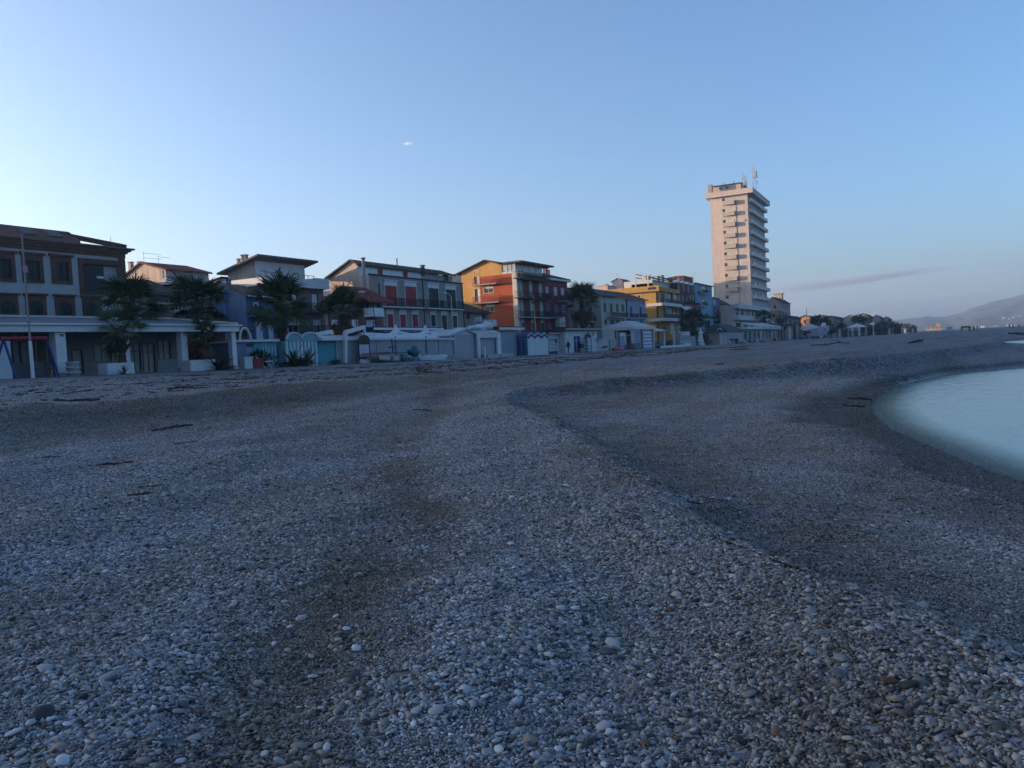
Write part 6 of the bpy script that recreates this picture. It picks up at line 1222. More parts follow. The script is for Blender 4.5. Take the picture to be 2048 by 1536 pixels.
def spiky(s, t, n, L, label, seed, wide=.09, col=(.03,.05,.03), rise=(15,80), name='agave'):
    rg = random.Random(seed); z = base(s,t,.05); o = empty(name, (s,t,z), label, 'plant'); M_ = leaf_mat(name+'_leaf', tuple(c*.7 for c in col), tuple(c*1.6 for c in col))
    for i in range(n):
        a = i*2.39996; el = R(rg.uniform(*rise)); q = L*rg.uniform(.7,1.1); m = MB(); h = Vector((math.cos(a),math.sin(a),0)); u = Vector((-math.sin(a),math.cos(a),0)); p = Vector((s,t,z)); pts = []; e = el
        for k in range(6):
            w_ = wide*L*(1,.95,.8,.6,.35,.02)[k]; pts.append((p-u*w_, p-Vector((0,0,w_*.5)), p+u*w_)); p = p+(h*math.cos(e)+Vector((0,0,math.sin(e))))*q/5; e -= R(rg.uniform(4,15))
        for A_, B_ in zip(pts, pts[1:]): m.quad(A_[0],A_[1],B_[1],B_[0]); m.quad(A_[1],A_[2],B_[2],B_[1])
        m.build('leaf', M_, o)
    return o
s_, _ = at(588,722,44.6); spiky(s_,44.6,22,2.1,'big agave with curved spiky leaves left of the turquoise wall',1); s_, _ = at(612,722,44.2); spiky(s_,44.2,20,1.9,'second agave, nearer the turquoise wall',2,.08,(.045,.06,.035))
s_, _ = at(248,748,42.8); spiky(s_,42.8,26,.85,'small yucca at the foot of the left planter',3,.045,(.025,.045,.028),(5,85),'yucca')
s_, _ = at(437,732,43.6); o = spiky(s_,43.6,34,1.75,'dark spreading cycad between the white planter and the end pillar',4,.07,(.010,.02,.010),(-5,60),'cycad')
M_HEDGE = leaf_mat('hedge_leaf', (.010,.018,.010), (.03,.045,.02))
def shrub(c, r, n, sz, label, seed, flat=.8, name='shrub', cat='shrub', mat=None, trunk=None):
    o = empty(name, (c[0],c[1],base(c[0],c[1])), label, cat); m = MB(); rg = random.Random(seed)
    for k in range(7): leaf_clump(m,(c[0]+rg.uniform(-.6,.6)*r,c[1]+rg.uniform(-.5,.5)*r,c[2]+rg.uniform(-.4,.5)*r*flat),r*rg.uniform(.4,.65),n//7,sz,seed*10+k,flat)
    m.build('crown' if trunk else 'foliage', mat or M_HEDGE, o)
    MB().tube([(c[0],c[1],base(c[0],c[1])),(c[0]+.05*r,c[1],c[2])],[r*.08,r*.04],6).build('trunk' if trunk else 'stem', M_BARK, o); return o
s_, z_ = at(523,715,46.0); shrub((s_,45.7,base(s_,45.7)+.7),1.1,700,.13,'dark bush behind the red crate',1); s_, z_ = at(590,728,45.2); shrub((s_+.5,45.3,base(s_,45.3)+.35),1.7,600,.12,'low dark ground shrub under the agaves',2,.25)
s_, z_ = at(672,726,45); shrub((s_,45.2,base(s_,45)+.2),.8,260,.1,'low dark clump at the corner of the turquoise wall',3,.4)

# ================================================================== PEOPLE
def person(x, t, h, cols, label, seed=0, face=0.0, stride=.12, arm=.1, bag=None, z=None):
    z = base(x,t,.01) if z is None else z; o = empty('person', (x,t,z), label, 'person'); k = h/1.75
    def chain(name, pts, edges, rad, mat):
        me = bpy.data.meshes.new(name); me.from_pydata([Vector(p)*k for p in pts], edges, []); me.materials.append(mat)
        ob = bpy.data.objects.new(name, me); COL.objects.link(ob); ob.parent = o; ob.rotation_euler = (0,0,face)
        ob.modifiers.new('skin','SKIN'); ob.modifiers.new('sub','SUBSURF').levels = 1; ob.modifiers['sub'].render_levels = 1
        for i, r_ in enumerate(rad): me.skin_vertices[0].data[i].radius = (r_[0]*k, r_[1]*k) if isinstance(r_, tuple) else (r_*k, r_*k)
        me.skin_vertices[0].data[0].use_root = True
        return ob
    skin = PM((.30,.19,.14),.6,.05)
    P = [(0,0,.95),(0,0,1.18),(0,0,1.40),(0,0,1.50),(0,-.01,1.60),(0,0,1.72)]
    hips = [(.10,0,.92),(.11,-stride,.50),(.11,-stride+.05,.08),(.11,-stride-.10,.03),(-.10,0,.92),(-.11,stride*.8,.50),(-.11,stride+.05,.08),(-.11,stride-.08,.03)]
    arms = [(.19,0,1.40),(.25,arm*.5,1.12),(.25,-arm,.88),(.25,-arm-.03,.78),(-.19,0,1.40),(-.25,-arm*.3,1.12),(-.25,-arm*1.2,.88),(-.25,-arm-.05,.78)]
    pts = P+hips+arms; ed = [(0,1),(1,2),(2,3),(3,4),(4,5),(0,6),(6,7),(7,8),(8,9),(0,10),(10,11),(11,12),(12,13),(2,14),(14,15),(15,16),(16,17),(2,18),(18,19),(19,20),(20,21)]
    rad = [(.13,.10),(.12,.09),(.13,.09),.055,(.08,.095),(.06,.07),.085,.06,.045,.04,.085,.06,.045,.04,.055,.045,.036,.035,.055,.045,.036,.035]
    body = chain('body', pts, ed, rad, skin); hx = chain('hair', [(0,.02,1.66),(0,.02,1.76)], [(0,1)], [(.095,.10),(.07,.075)], PM((.02,.015,.012),.8))
    ja = [P[0],P[1],P[2],(0,0,1.46)]+arms[0:3]+arms[4:7]
    chain('jacket', ja, [(0,1),(1,2),(2,3),(2,4),(4,5),(5,6),(2,7),(7,8),(8,9)], [(.16,.125),(.15,.115),(.16,.11),.075,.078,.065,.055,.078,.065,.055], PM(cols[0],.9,.2,5))
    chain('trousers', [(0,0,.97)]+[hips[i] for i in (0,1,2,4,5,6)], [(0,1),(1,2),(2,3),(0,4),(4,5),(5,6)], [(.15,.115),.105,.08,.065,.105,.08,.065], PM(cols[1],.9,.2,5))
    for i in (2, 6): chain('shoe', [Vector(hips[i])+Vector((0,.05,-.03)), Vector(hips[i+1])+Vector((0,-.08,.0))], [(0,1)], [.055,.045], PM((.03,.03,.03),.7))
    if bag: MB().ball((x+.30*k*math.cos(face),t-.12+.3*math.sin(face),z+1.1*k),.26*k,.22*k,.36*k,2,.3,seed).build('bag', PM(bag,.9,.3,4), o, True)
    return o
s_, z_ = at(1137,705,44.6); person(s_,44.6,1.95,((.05,.045,.05),(.018,.018,.022)),'person in dark clothes carrying a bulky grey bag by the white hut',1,R(60),.1,.1,(.17,.16,.17))
S = 186; y_, z_ = G(1423,691,S); person(S,y_,1.9,((.13,.16,.22),(.015,.016,.02)),'person in grey blue top walking past the green roofed hut',2,R(-60),.22,.16)

# ================================================================== FAR END OF THE TOWN
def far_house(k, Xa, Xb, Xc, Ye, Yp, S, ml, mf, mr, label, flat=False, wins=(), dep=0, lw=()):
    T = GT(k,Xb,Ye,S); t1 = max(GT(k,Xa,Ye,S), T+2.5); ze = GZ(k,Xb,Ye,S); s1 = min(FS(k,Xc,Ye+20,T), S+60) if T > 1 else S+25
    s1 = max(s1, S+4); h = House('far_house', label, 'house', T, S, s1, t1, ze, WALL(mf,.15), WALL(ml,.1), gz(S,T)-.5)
    for i in range(wins):
        u = S+(s1-S)*(i+.3)/wins
        for zz in (ze-1.0-1.5, ze-1.0-4.6): h.win('F', (u,u+(s1-S)/wins*.4,zz,zz+1.5), 'glass', M_GLASS, PAINT((.3,.28,.27)), .08)
    for f, zz in lw: a = T+(t1-T)*f; h.win('L', (a,a+.9,ze-zz-1.3,ze-zz), 'shut', PM((.09,.06,.05),.8), PAINT((.4,.35,.3)), .05)
    if flat: h.walls(); h.flat_roof(PM(mr,.9,.2), .3, .25)
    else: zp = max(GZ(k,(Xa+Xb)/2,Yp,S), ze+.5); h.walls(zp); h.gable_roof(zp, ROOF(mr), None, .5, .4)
    return h
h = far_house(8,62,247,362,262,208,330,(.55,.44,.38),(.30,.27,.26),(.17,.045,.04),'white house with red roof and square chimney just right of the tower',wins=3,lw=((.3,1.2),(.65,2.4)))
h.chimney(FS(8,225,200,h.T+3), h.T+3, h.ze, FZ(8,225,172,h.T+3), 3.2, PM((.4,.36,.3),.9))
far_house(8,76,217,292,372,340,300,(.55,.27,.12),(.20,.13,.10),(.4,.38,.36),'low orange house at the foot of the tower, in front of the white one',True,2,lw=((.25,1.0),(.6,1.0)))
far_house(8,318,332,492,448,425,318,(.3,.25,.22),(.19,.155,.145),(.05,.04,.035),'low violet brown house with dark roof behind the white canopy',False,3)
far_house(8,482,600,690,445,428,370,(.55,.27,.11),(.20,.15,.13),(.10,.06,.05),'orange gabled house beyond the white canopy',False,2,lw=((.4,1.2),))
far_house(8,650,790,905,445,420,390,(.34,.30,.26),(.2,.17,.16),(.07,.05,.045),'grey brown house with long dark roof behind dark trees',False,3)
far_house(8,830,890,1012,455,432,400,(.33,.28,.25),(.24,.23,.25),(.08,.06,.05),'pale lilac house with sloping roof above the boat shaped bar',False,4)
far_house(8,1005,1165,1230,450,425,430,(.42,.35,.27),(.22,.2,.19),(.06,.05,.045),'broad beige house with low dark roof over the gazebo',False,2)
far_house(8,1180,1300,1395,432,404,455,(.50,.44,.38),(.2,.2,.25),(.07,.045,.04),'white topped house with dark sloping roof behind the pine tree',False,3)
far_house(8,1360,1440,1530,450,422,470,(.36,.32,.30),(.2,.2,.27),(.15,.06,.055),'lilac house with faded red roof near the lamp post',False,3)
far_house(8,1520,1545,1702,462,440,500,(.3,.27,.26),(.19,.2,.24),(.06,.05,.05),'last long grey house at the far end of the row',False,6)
def far_tree(k, X, Y, S, r, label, seed, flat=.8, name='tree'):
    y, z = GT(k,X,Y,S), GZ(k,X,Y,S); return shrub((S,y,z),r,420,r*.13,label,seed,flat,name,'tree',None,True)
far_tree(8,650,500,350,4.2,'dark tree before the orange gabled house',41); far_tree(8,775,520,340,3.8,'dark rounded tree above the boat shaped bar',42); far_tree(8,1245,475,400,6.0,'umbrella pine with flat crown before the white topped house',43,.5,'pine_tree'); far_tree(8,1150,480,410,3.2,'small dark tree left of the umbrella pine',44)
far_tree(8,255,470,280,2.6,'dark tree beside the low orange house',45)
for i,(X,Y,S,r,lb) in enumerate(((860,620,262,1.7,'dark hedge right of the boat shaped bar'),(1330,610,300,2.6,'dark hedge beside the gazebo'),(1460,605,320,2.8,'broad dark hedge past the lamp post'),(1640,590,360,2.6,'dark hedge before the last long house'),(560,640,258,1.6,'low dark shrub under the boat shaped bar'))):
    far_tree(8,X,Y,S,r,lb,60+i,.7,'hedge')
for i,(X0,X1,Y0,Y1,S,col,lb) in enumerate(((945,1005,575,670,285,(.17,.15,.15),'small brown kiosk left of the gazebo'),(1545,1600,575,650,330,(.28,.22,.15),'beige beach hut between the hedges'),(1700,1790,575,640,380,(.16,.20,.25),'blue grey beach bar at the far end of the row'),(1790,1890,570,630,450,(.12,.14,.17),'farthest dark beach bar before the open shingle'),(270,440,540,600,262,(.22,.21,.21),'grey low hut between the restaurant and the boat shaped bar'))):
    r = GR(8,(X0,Y0,X1,Y1),S); z = base(S,r[0],.3); o = empty('beach_hut', (S,(r[0]+r[1])/2,z), lb, 'hut'); MB().box(S,S+5,r[0],r[1],z,r[3]).build('wall', PAINT(col), o); MB().box(S-1.2,S+5.3,r[0]-.4,r[1]+.4,r[3]+.003,r[3]+.22).build('roof', PM((.06,.055,.055),.8), o)
    n = 2 if X1-X0 < 70 else 3
    for k in range(n): a = r[0]+(r[1]-r[0])*(k+.2)/n; MB().box(S-.05,S-.003,a,a+(r[1]-r[0])/n*.55,z+.5,r[3]-.5).build('opening', M_DARK if k%2==0 else M_WP, o)
for i,(X,Y,S,r,lb) in enumerate(((470,585,300,2.2,'dark bush behind the stern of the boat shaped bar'),(920,590,300,2.4,'dark bush behind the small brown kiosk'),(985,560,330,2.6,'tall dark bush over the kiosk roof'),(1290,560,330,3.0,'dark tree behind the gazebo'),(1400,560,350,3.0,'dark tree behind the lamp post'),(1480,560,370,3.2,'dark bushy tree above the broad hedge'),(1560,560,390,3.2,'dark tree between the last houses and the beige hut'),(1620,560,420,3.0,'dark tree before the end of the long grey house'),(1690,575,430,3.0,'dark tree at the corner of the long grey house'),(1760,570,460,2.6,'last dark tree but one at the end of the row'),(1830,575,480,2.4,'last dark tree at the end of the row'))):
    far_tree(8,X,Y,S,r,lb,80+i,.9)
for i,(X0,X1,Y0,Y1,S,lb) in enumerate(((1390,1540,575,655,315,'low dark timber terrace right of the lamp post'),(1590,1700,575,645,350,'dark open sided beach shelter before the long grey house'),(1005,1045,590,672,283,'narrow dark shed against the gazebo'),(1275,1330,560,668,296,'dark shed on the right of the gazebo'))):
    r = GR(8,(X0,Y0,X1,Y1),S); z = base(S,r[0],.3); o = empty('beach_shelter', (S,(r[0]+r[1])/2,z), lb, 'shelter'); MB().box(S+.8,S+4,r[0],r[1],z,r[3]-.3).build('wall', PM((.045,.042,.042),.9,.3,2), o); MB().box(S-.6,S+4.3,r[0]-.2,r[1]+.2,r[3]-.28,r[3]).build('roof', PM((.09,.085,.085),.8), o)
    n = max(2,int((r[1]-r[0])/1.6))
    for k in range(n+1): y = r[0]+(r[1]-r[0]-.12)*k/n; MB().box(S-.4,S-.28,y,y+.12,z,r[3]-.282).build('post', PM((.12,.11,.10),.8), o)
# boat shaped white bar
S = 268.0; a, b = GT(8,835,620,S), GT(8,445,620,S); z = base(S,a); zt = GZ(8,600,600,S); o = empty('beached_boat', (S,(a+b)/2,z), 'large white boat with railing and blue side, drawn up at the top of the beach', 'boat')
n = 12; V = []; m = MB()
for i in range(n+1):
    f = i/n; y = a+(b-a)*f; k = min(1,.08+f*2.6)*min(1,.5+(1-f)*3); up = (1-f)**2*1.1; V.append([(S-1.9*k,y,zt+up),(S-1.2*k,y,z+.7+up*.5),(S,y,z+.35+up*.9),(S+1.2*k,y,z+.7+up*.5),(S+1.9*k,y,zt+up)])
for i in range(n):
    for j in range(4): m.quad(V[i][j],V[i+1][j],V[i+1][j+1],V[i][j+1])
    m.quad(V[i][4],V[i+1][4],V[i+1][0],V[i][0])
m.add(V[0],[(0,1,2,3,4)]); m.add(V[-1],[(4,3,2,1,0)]); m.build('hull', PAINT((.30,.35,.42)), o)
m = MB()
for f in np.linspace(.2,.98,9): y = a+(b-a)*f; m.box(S-1.75,S-1.68,y-.04,y+.04,zt+(1-f)**2*1.1-.05,zt+.75)
m.bar((S-1.72,a+(b-a)*.2,zt+.75),(S-1.72,b,zt+.75),.07,.3); m.build('railing', PAINT((.42,.45,.48)), o)
y = GT(8,768,560,S); MB().lathe(S,y,[(.95,zt-.2),(.85,zt+1.0),(.55,zt+1.9),(.3,zt+2.0)],12).build('funnel', PAINT((.46,.47,.48)), o, True)
r = GR(8,(480,530,745,588),S+2); m = MB(); pk = (r[0]+r[1])/2+1; m.add([(S,r[0],r[2]),(S+6,r[0],r[2]),(S+6,r[1],r[2]),(S,r[1],r[2]),(S+3,pk,r[3]+.4)],[(0,4,1),(1,4,2),(2,4,3),(3,4,0),(0,1,2,3)]); m.build('awning', PAINT((.38,.42,.45)), o)
for k in range(5): y = a+(b-a)*(.2+.16*k); MB().box(S-.8,S+.8,y-.15,y+.15,z,z+.8).build('cradle', M_IRON, o)
S = 262.0; y = GT(8,742,690,S); z = base(S,y); MB_ = MB().lathe(S,y,[(.3,z),(.42,z+.9),(.35,z+1.0)],10).build('white_barrel', M_WP, smooth=True); tag(MB_, 'white barrel below the bow of the large boat', 'barrel')
# gazebo
S = 288.0; r = GR(8,(1050,570,1278,672),S); z = base(S,r[0],.2); o = empty('gazebo', (S,(r[0]+r[1])/2,z), 'pale gazebo with pyramid roof and tied white curtains', 'gazebo'); zt = GZ(8,1150,522,S+2); m = MB(); c = (r[0]+r[1])/2
m.add([(S-.4,r[0]-.3,r[3]),(S+7,r[0]-.3,r[3]),(S+7,r[1]+.3,r[3]),(S-.4,r[1]+.3,r[3]),(S+3.2,c,zt)],[(0,4,1),(1,4,2),(2,4,3),(3,4,0),(0,1,2,3)]); m.build('roof', PAINT((.42,.43,.43)), o)
for y in (r[0],r[1]-.2):
    for x in (S,S+6): MB().box(x,x+.2,y,y+.2,z,r[3]-.002).build('post', PAINT((.38,.39,.4)), o)
for X in (1112,1195): y = GT(8,X,620,S); MB().lathe(S+.1,y,[(.22,z),(.45,z+.8),(.18,z+1.7),(.42,r[3]-.05)],8).build('curtain', PAINT((.45,.46,.48)), o, True)
MB().box(S+6.3,S+6.4,r[0],r[1],z,z+2.2).build('back_wall', PAINT((.10,.13,.17)), o); MB().box(S-.05,S+.05,r[0]+.2,r[1]-.2,z+.9,z+1.0).build('rail', PAINT((.3,.32,.34)), o)
S = 280.0; y, zz = GT(8,1368,675,S), GZ(8,1365,485,S); z = base(S,y); o = empty('beach_lamp', (S,y,z), 'tall lamp post with bright white lamp box on the far beach', 'street lamp'); MB().tube([(S,y,z),(S,y,zz)],.14,7).build('pole', PAINT((.42,.40,.36)), o); q = GR(8,(1325,515,1382,540),S-.3); MB().box(S-.5,S-.2,q[0],q[1],q[2],q[3]).build('lamp_box', PAINT((.66,.67,.68)), o)
S = 300.0; y, zz = GT(8,565,520,S), GZ(8,563,340,S); tag(MB().tube([(S,y,base(S,y)),(S,y,zz)],.10,6).build('thin_mast', M_STEEL), 'thin bare mast standing above the far roofs', 'mast')

# ---- beyond: last buildings, people and driftwood on the open shingle
def at_depth(x, d): p = DP(x, 700, d); return p.x, p.y
for i,(X0,X1,Y0,Y1,d,c,lb) in enumerate(((700,800,655,755,900,(.36,.24,.14),'tiered ochre building lit by the sun at the foot of the mountain'),(570,690,720,775,880,(.34,.27,.18),'long low sunlit building left of the tiered orange one'),(1810,1910,695,770,1500,(.5,.36,.30),'pink sunlit block far off below the mountain'),(1560,1640,705,770,1500,(.5,.45,.35),'cream block far off below the mountain'),(1410,1450,700,760,1500,(.6,.57,.5),'small white tower block far off'),(310,340,700,735,800,(.6,.58,.55),'tiny white house past the last beach bar'),(880,960,740,785,900,(.15,.18,.24),'blue grey sheds far along the beach'))):
    x0, y0 = at_depth(1780+X0/7.642, d); x1, y1 = at_depth(1780+X1/7.642, d); cx, cy = (x0+x1)/2, (y0+y1)/2; w_ = math.hypot(x1-x0, y1-y0)*.5; zt = DP(1780+(X0+X1)/2/7.642, 560+Y0/7.642, d).z; z = gz(cx,cy)-2
    zt = max(zt, z+4.5); o = empty('distant_building', (cx,cy,z), lb, 'building'); MB().box(cx,cx+10,cy-w_,cy+w_,z,zt if i else (z+zt)/2).build('wall', PM(c,.9,.1), o); MB().box(cx-.4,cx+10,cy-w_-.5,cy+w_+.5,(zt if i else (z+zt)/2)+.01,(zt if i else (z+zt)/2)+.5).build('roof', PM((c[0]*.6,c[1]*.4,c[2]*.4),.9), o)
    if i == 0: MB().box(cx+2,cx+8,cy-w_*.55,cy+w_*.55,(z+zt)/2+.52,zt-1).build('upper_storey', PM(c,.9,.1), o); MB().box(cx+1.5,cx+8.5,cy-w_*.62,cy+w_*.62,zt-.98,zt).build('upper_roof', PM((.35,.18,.1),.9), o)
    n = max(2, int(w_*2/5))
    for k in range(n): y = cy-w_+2*w_*(k+.3)/n; MB().box(cx-.06,cx-.004,y,y+2*w_/n*.4,z+4.2,z+5.6).build('window', M_DARK, o)
for i,(X,d,lb) in enumerate(((1110,262,'leftmost of the dark figures on the far beach crest, by a pale car'),(1225,258,'figure in black at the right end of the pale car'),(1290,258,'burly dark figure standing apart, third along the beach crest'),(1345,262,'figure in blue, rightmost of the close group on the beach crest'),(1835,300,'small dark figure far right near the water strip'),(1890,310,'pale dressed figure far right, second from the picture edge'),(1980,300,'dark figure nearest the right edge of the picture'))):
    x, y = at_depth(1780+X/7.642, d); person(x,y,1.8,(((.02,.02,.02),(.015,.015,.02)) if i not in (3,5) else ((.05,.08,.16) if i==3 else (.3,.27,.25),(.02,.02,.03))),lb,20+i,R(40+50*i),.1,.08,(.015,.015,.015) if i in (1,2) else None)
x, y = at_depth(1780+1165/7.642, 275); z = base(x,y); o = empty('parked_van', (x,y,z), 'pale cream van parked far along the beach behind the dark figures', 'van'); MB().prism([(y-1.9,z+.35),(y+1.9,z+.35),(y+1.9,z+1.1),(y+1.5,z+1.9),(y-1.8,z+1.9),(y-1.9,z+1.2)],'x',x,x+1.8).build('body', PAINT((.45,.42,.33)), o)
for yy in (y-1.2,y+1.2): MB().prism([(yy+.32*math.cos(q),z+.34+.32*math.sin(q)) for q in np.linspace(0,6.283,11)[:-1]],'x',x-.02,x+.2).build('wheel', M_DARK, o)
MB().box(x-.02,x-.003,y-1.2,y+1.1,z+1.25,z+1.7).build('side_window', M_GLASS, o)
M_DRIFT = PM((.055,.042,.032),.95,.4,6,.6,name='driftwood')
def driftwood(x, y, L, label, seed, r=.07, nb=3):
    L *= .55; r *= .62; rg = random.Random(seed); a = rg.uniform(-.3,.3)+R(-40); z = base(x,y,-.03); m = MB(); d = Vector((math.cos(a),math.sin(a),0)); u = Vector((-d.y,d.x,0)); P_ = []
    for k in range(7): f = k/6-.5; p = Vector((x,y,0))+d*L*f+u*rg.uniform(-.08,.08)*L; P_.append(Vector((p.x,p.y,gz(p.x,p.y)+r*.6+rg.uniform(0,.035)*L)))
    m.tube(P_,[r*(.5+.5*math.sin(math.pi*(k+1)/8)) for k in range(7)],6)
    for k in range(nb): b = P_[rg.randrange(1,6)]; e = b+d*rg.uniform(-.3,.3)*L+u*rg.uniform(-.25,.25)*L+Vector((0,0,rg.uniform(.02,.09)*L)); m.tube([b,(b+e)/2+Vector((0,0,.03*L)),e],[r*.5,r*.35,r*.15],5)
    o = m.build('driftwood', M_DRIFT, smooth=True); tag(o, label, 'driftwood')
def on_ground(x, y):
    d = ray(x,y); lo, hi = .5, 600.0; k = lo
    while k < hi:
        p = CAM+d*k
        if p.z <= gz(p.x,p.y): break
        k *= 1.01
    return p.x, p.y
for i,(x,y,L,r,lb) in enumerate(((2032,669,5.0,.28,'dark log lying near the far water strip at the right edge'),(1832,686,4.0,.16,'forked dark branch with a pale end far out on the shingle'),(1660,690,8,.10,'long thin drift branch on the far upper beach'),(370,778,2.0,.06,'tangle of dark driftwood on the upper beach below the beach bar'),(155,804,2.0,.06,'dark heap of driftwood sticks near the left edge'),(345,858,1.6,.05,'short dark stick at the foot of the shingle bank'),(370,888,.8,.03,'small brown stick on the pale pebbles'),(103,917,.6,.035,'dark chip of wood near the left edge pebbles'),(230,930,1.0,.03,'split pale brown stick on the pebbles at left'),(280,992,.5,.03,'small dark piece of wood on the left foreground pebbles'),(305,975,.5,.02,'thin twig above the small dark piece of wood'),(1720,800,1.8,.07,'driftwood caught on the dark slope above the water'),(1708,815,1.4,.05,'lower bit of driftwood on the dark slope above the water'),(845,822,.9,.03,'short dark twig in the middle of the beach'),(1440,730,1.0,.05,'dark knot of wood on the flat middle beach'),(480,760,3.0,.05,'thin row of drift twigs on the upper beach'),(900,712,2.5,.05,'twiggy driftwood before the gabled tent'),(1480,700,4,.09,'drift branch on the shingle before the green roofed hut'))):
    gx, gy = on_ground(x,y); driftwood(gx,gy,L,lb,i+1,r)
# fine twigs and weed washed up in lines along the upper beach
rg = random.Random(77); m = MB()
for _ in range(2600):
    s_ = rg.uniform(6,110); line = rg.choice((21.5,24,27.5,33)); t_ = line+rg.gauss(0,.8)+.9*math.sin(s_*.21+line); a = rg.uniform(0,6.28); L = rg.uniform(.10,.55)*(1 if rg.random()>.05 else 2.2); z = gz(s_,t_)+.015; d = Vector((math.cos(a)*L/2,math.sin(a)*L/2,rg.uniform(-.01,.03))); c = Vector((s_,t_,z))
    m.bar(c-d,c+d,rg.uniform(.012,.045))
tag(m.build('drift_twigs', M_DRIFT, loc=(0,0,0)), 'scattered dark twigs and weed along the upper beach', 'twigs', None, 'stuff')

# ---- mountain
prof = [(1500,646),(1700,644),(1800,640),(1830,636.5),(1858,632.5),(1880,634.5),(1900,631),(1930,622),(1960,612),(1990,602),(2020,595),(2048,588),(2100,574),(2180,552),(2260,540),(2400,548),(2600,590),(2900,640)]
D0 = 3300.0; m = MB(); rows = 14; xs = np.linspace(1500,2900,160); V = []
for j in range(rows+1):
    f = j/rows
    for x in xs:
        yy = np.interp(x,[p[0] for p in prof],[p[1] for p in prof]); p = DP(x,yy,D0); g = DP(x,768,1.0); zt = p.z + 5*float(vnoise(x*.09,1.0))+2.5*float(vnoise(x*.3,4.0))
        q = CAM+(Vector((ray(x,yy).x,ray(x,yy).y,0)))*(D0-(1-f)*1100); V.append((q.x,q.y,-12+(zt+12)*(f**.85)+ (14*float(vnoise(x*.04,f*5+3))+7*float(vnoise(x*.13,f*11)))*math.sin(math.pi*f)))
n = len(xs); m.add(V,[(j*n+i,j*n+i+1,(j+1)*n+i+1,(j+1)*n+i) for j in range(rows) for i in range(n-1)])
back = [(v[0]*1.25,v[1]*1.25,-12) for v in V[rows*n:]]; b0 = len(m.v); m.v += back; m.f += [(rows*n+i,rows*n+i+1,b0+i+1,b0+i) for i in range(n-1)]
def hill_mat():
    mt, t, b = new_mat('wooded_hill'); N = t.nodes; L = t.links; geo = N.new('ShaderNodeNewGeometry'); nz = N.new('ShaderNodeTexNoise'); nz.inputs['Scale'].default_value = .012; nz.inputs['Detail'].default_value = 8; L.new(geo.outputs['Position'], nz.inputs['Vector'])
    cr = N.new('ShaderNodeValToRGB'); e = cr.color_ramp.elements; e[0].position=.35; e[0].color=(.03,.042,.03,1); e[1].position=.7; e[1].color=(.13,.12,.075,1); L.new(nz.outputs['Fac'], cr.inputs[0]); L.new(cr.outputs[0], b.inputs['Base Color']); b.inputs['Roughness'].default_value=1; b.inputs['Specular IOR Level'].default_value=0; return mt
o = m.build('mountain', hill_mat(), loc=(0,0,0), smooth=True); o['kind'] = 'structure'
rg = random.Random(5)
for k,(x,f,lb) in enumerate(((1948,.10,'leftmost of the tiny pale houses on the mountain slope'),(1985,.07,'tiny house low on the slope, second of the mountain houses from the left'),(2006,.24,'tiny house highest up the mountain slope'),(2018,.20,'tiny pinkish house just right of the highest mountain house'),(2026,.22,'tiny pale house in the close group high on the slope'),(2038,.23,'tiny white house, rightmost on the mountain slope'))):
    yy = np.interp(x,[p[0] for p in prof],[p[1] for p in prof]); q = CAM+Vector((ray(x,yy).x,ray(x,yy).y,0))*(D0-(1-f)*1100); zt = DP(x,yy,D0).z; z = -12+(zt+12)*(f**.85); w_ = rg.uniform(2,3.5)
    h = MB().box(q.x,q.x+12,q.y-w_,q.y+w_,z-8,z+rg.uniform(3,4.5)).build('hillside_house', PM((.26,.24,.22) if k!=3 else (.26,.17,.15),.9,.1)); tag(h, lb, 'house', 'houses scattered on the mountain slope')

# ---- clouds, outside the haze
def cloud(name, label, c, size, dens, col, seed, sc_=1.0, rot=0.0, tilt=0.0):
    m = MB().ball((0,0,0),size[0],size[1],size[2],4,.25,seed); o = m.build(name, bpy.data.materials.new('cloud'), loc=(0,0,0), smooth=True); o.location = c; o.rotation_euler = (0,-tilt,rot)
    mt = o.data.materials[0]; mt.use_nodes = True; t = mt.node_tree; N = t.nodes; L = t.links; N.remove(N['Principled BSDF']); pv_ = N.new('ShaderNodeVolumePrincipled'); pv_.inputs['Color'].default_value = (*col,1); pv_.inputs['Anisotropy'].default_value = .2
    tc = N.new('ShaderNodeTexCoord'); mp = N.new('ShaderNodeMapping'); mp.inputs['Scale'].default_value = (sc_/size[0]*3.0,sc_/size[1]*3.0,sc_/size[2]*1.2); L.new(tc.outputs['Object'], mp.inputs[0]); nz = N.new('ShaderNodeTexNoise'); nz.inputs['Scale'].default_value = 1.0; nz.inputs['Detail'].default_value = 5; L.new(mp.outputs[0], nz.inputs['Vector'])
    # fade towards the rim of the ellipsoid
    m2 = N.new('ShaderNodeMapping'); m2.inputs['Scale'].default_value = (1/size[0],1/size[1],1/size[2]); L.new(tc.outputs['Object'], m2.inputs[0]); ln = N.new('ShaderNodeVectorMath'); ln.operation='LENGTH'; L.new(m2.outputs[0], ln.inputs[0])
    mr = N.new('ShaderNodeMapRange'); mr.inputs[1].default_value=.15; mr.inputs[2].default_value=.95; mr.inputs[3].default_value=.22; mr.inputs[4].default_value=-.32; L.new(ln.outputs['Value'], mr.inputs[0])
    ad = N.new('ShaderNodeMath'); ad.operation='ADD'; L.new(nz.outputs['Fac'], ad.inputs[0]); L.new(mr.outputs[0], ad.inputs[1]); m3 = N.new('ShaderNodeMapRange'); m3.inputs[1].default_value=.42; m3.inputs[2].default_value=.75; m3.inputs[3].default_value=0; m3.inputs[4].default_value=dens; L.new(ad.outputs[0], m3.inputs[0])
    L.new(m3.outputs[0], pv_.inputs['Density']); L.new(pv_.outputs[0], N['Material Output'].inputs['Volume']); tag(o, label, 'cloud'); return o
vdir = math.atan2(C_R.y, C_R.x)
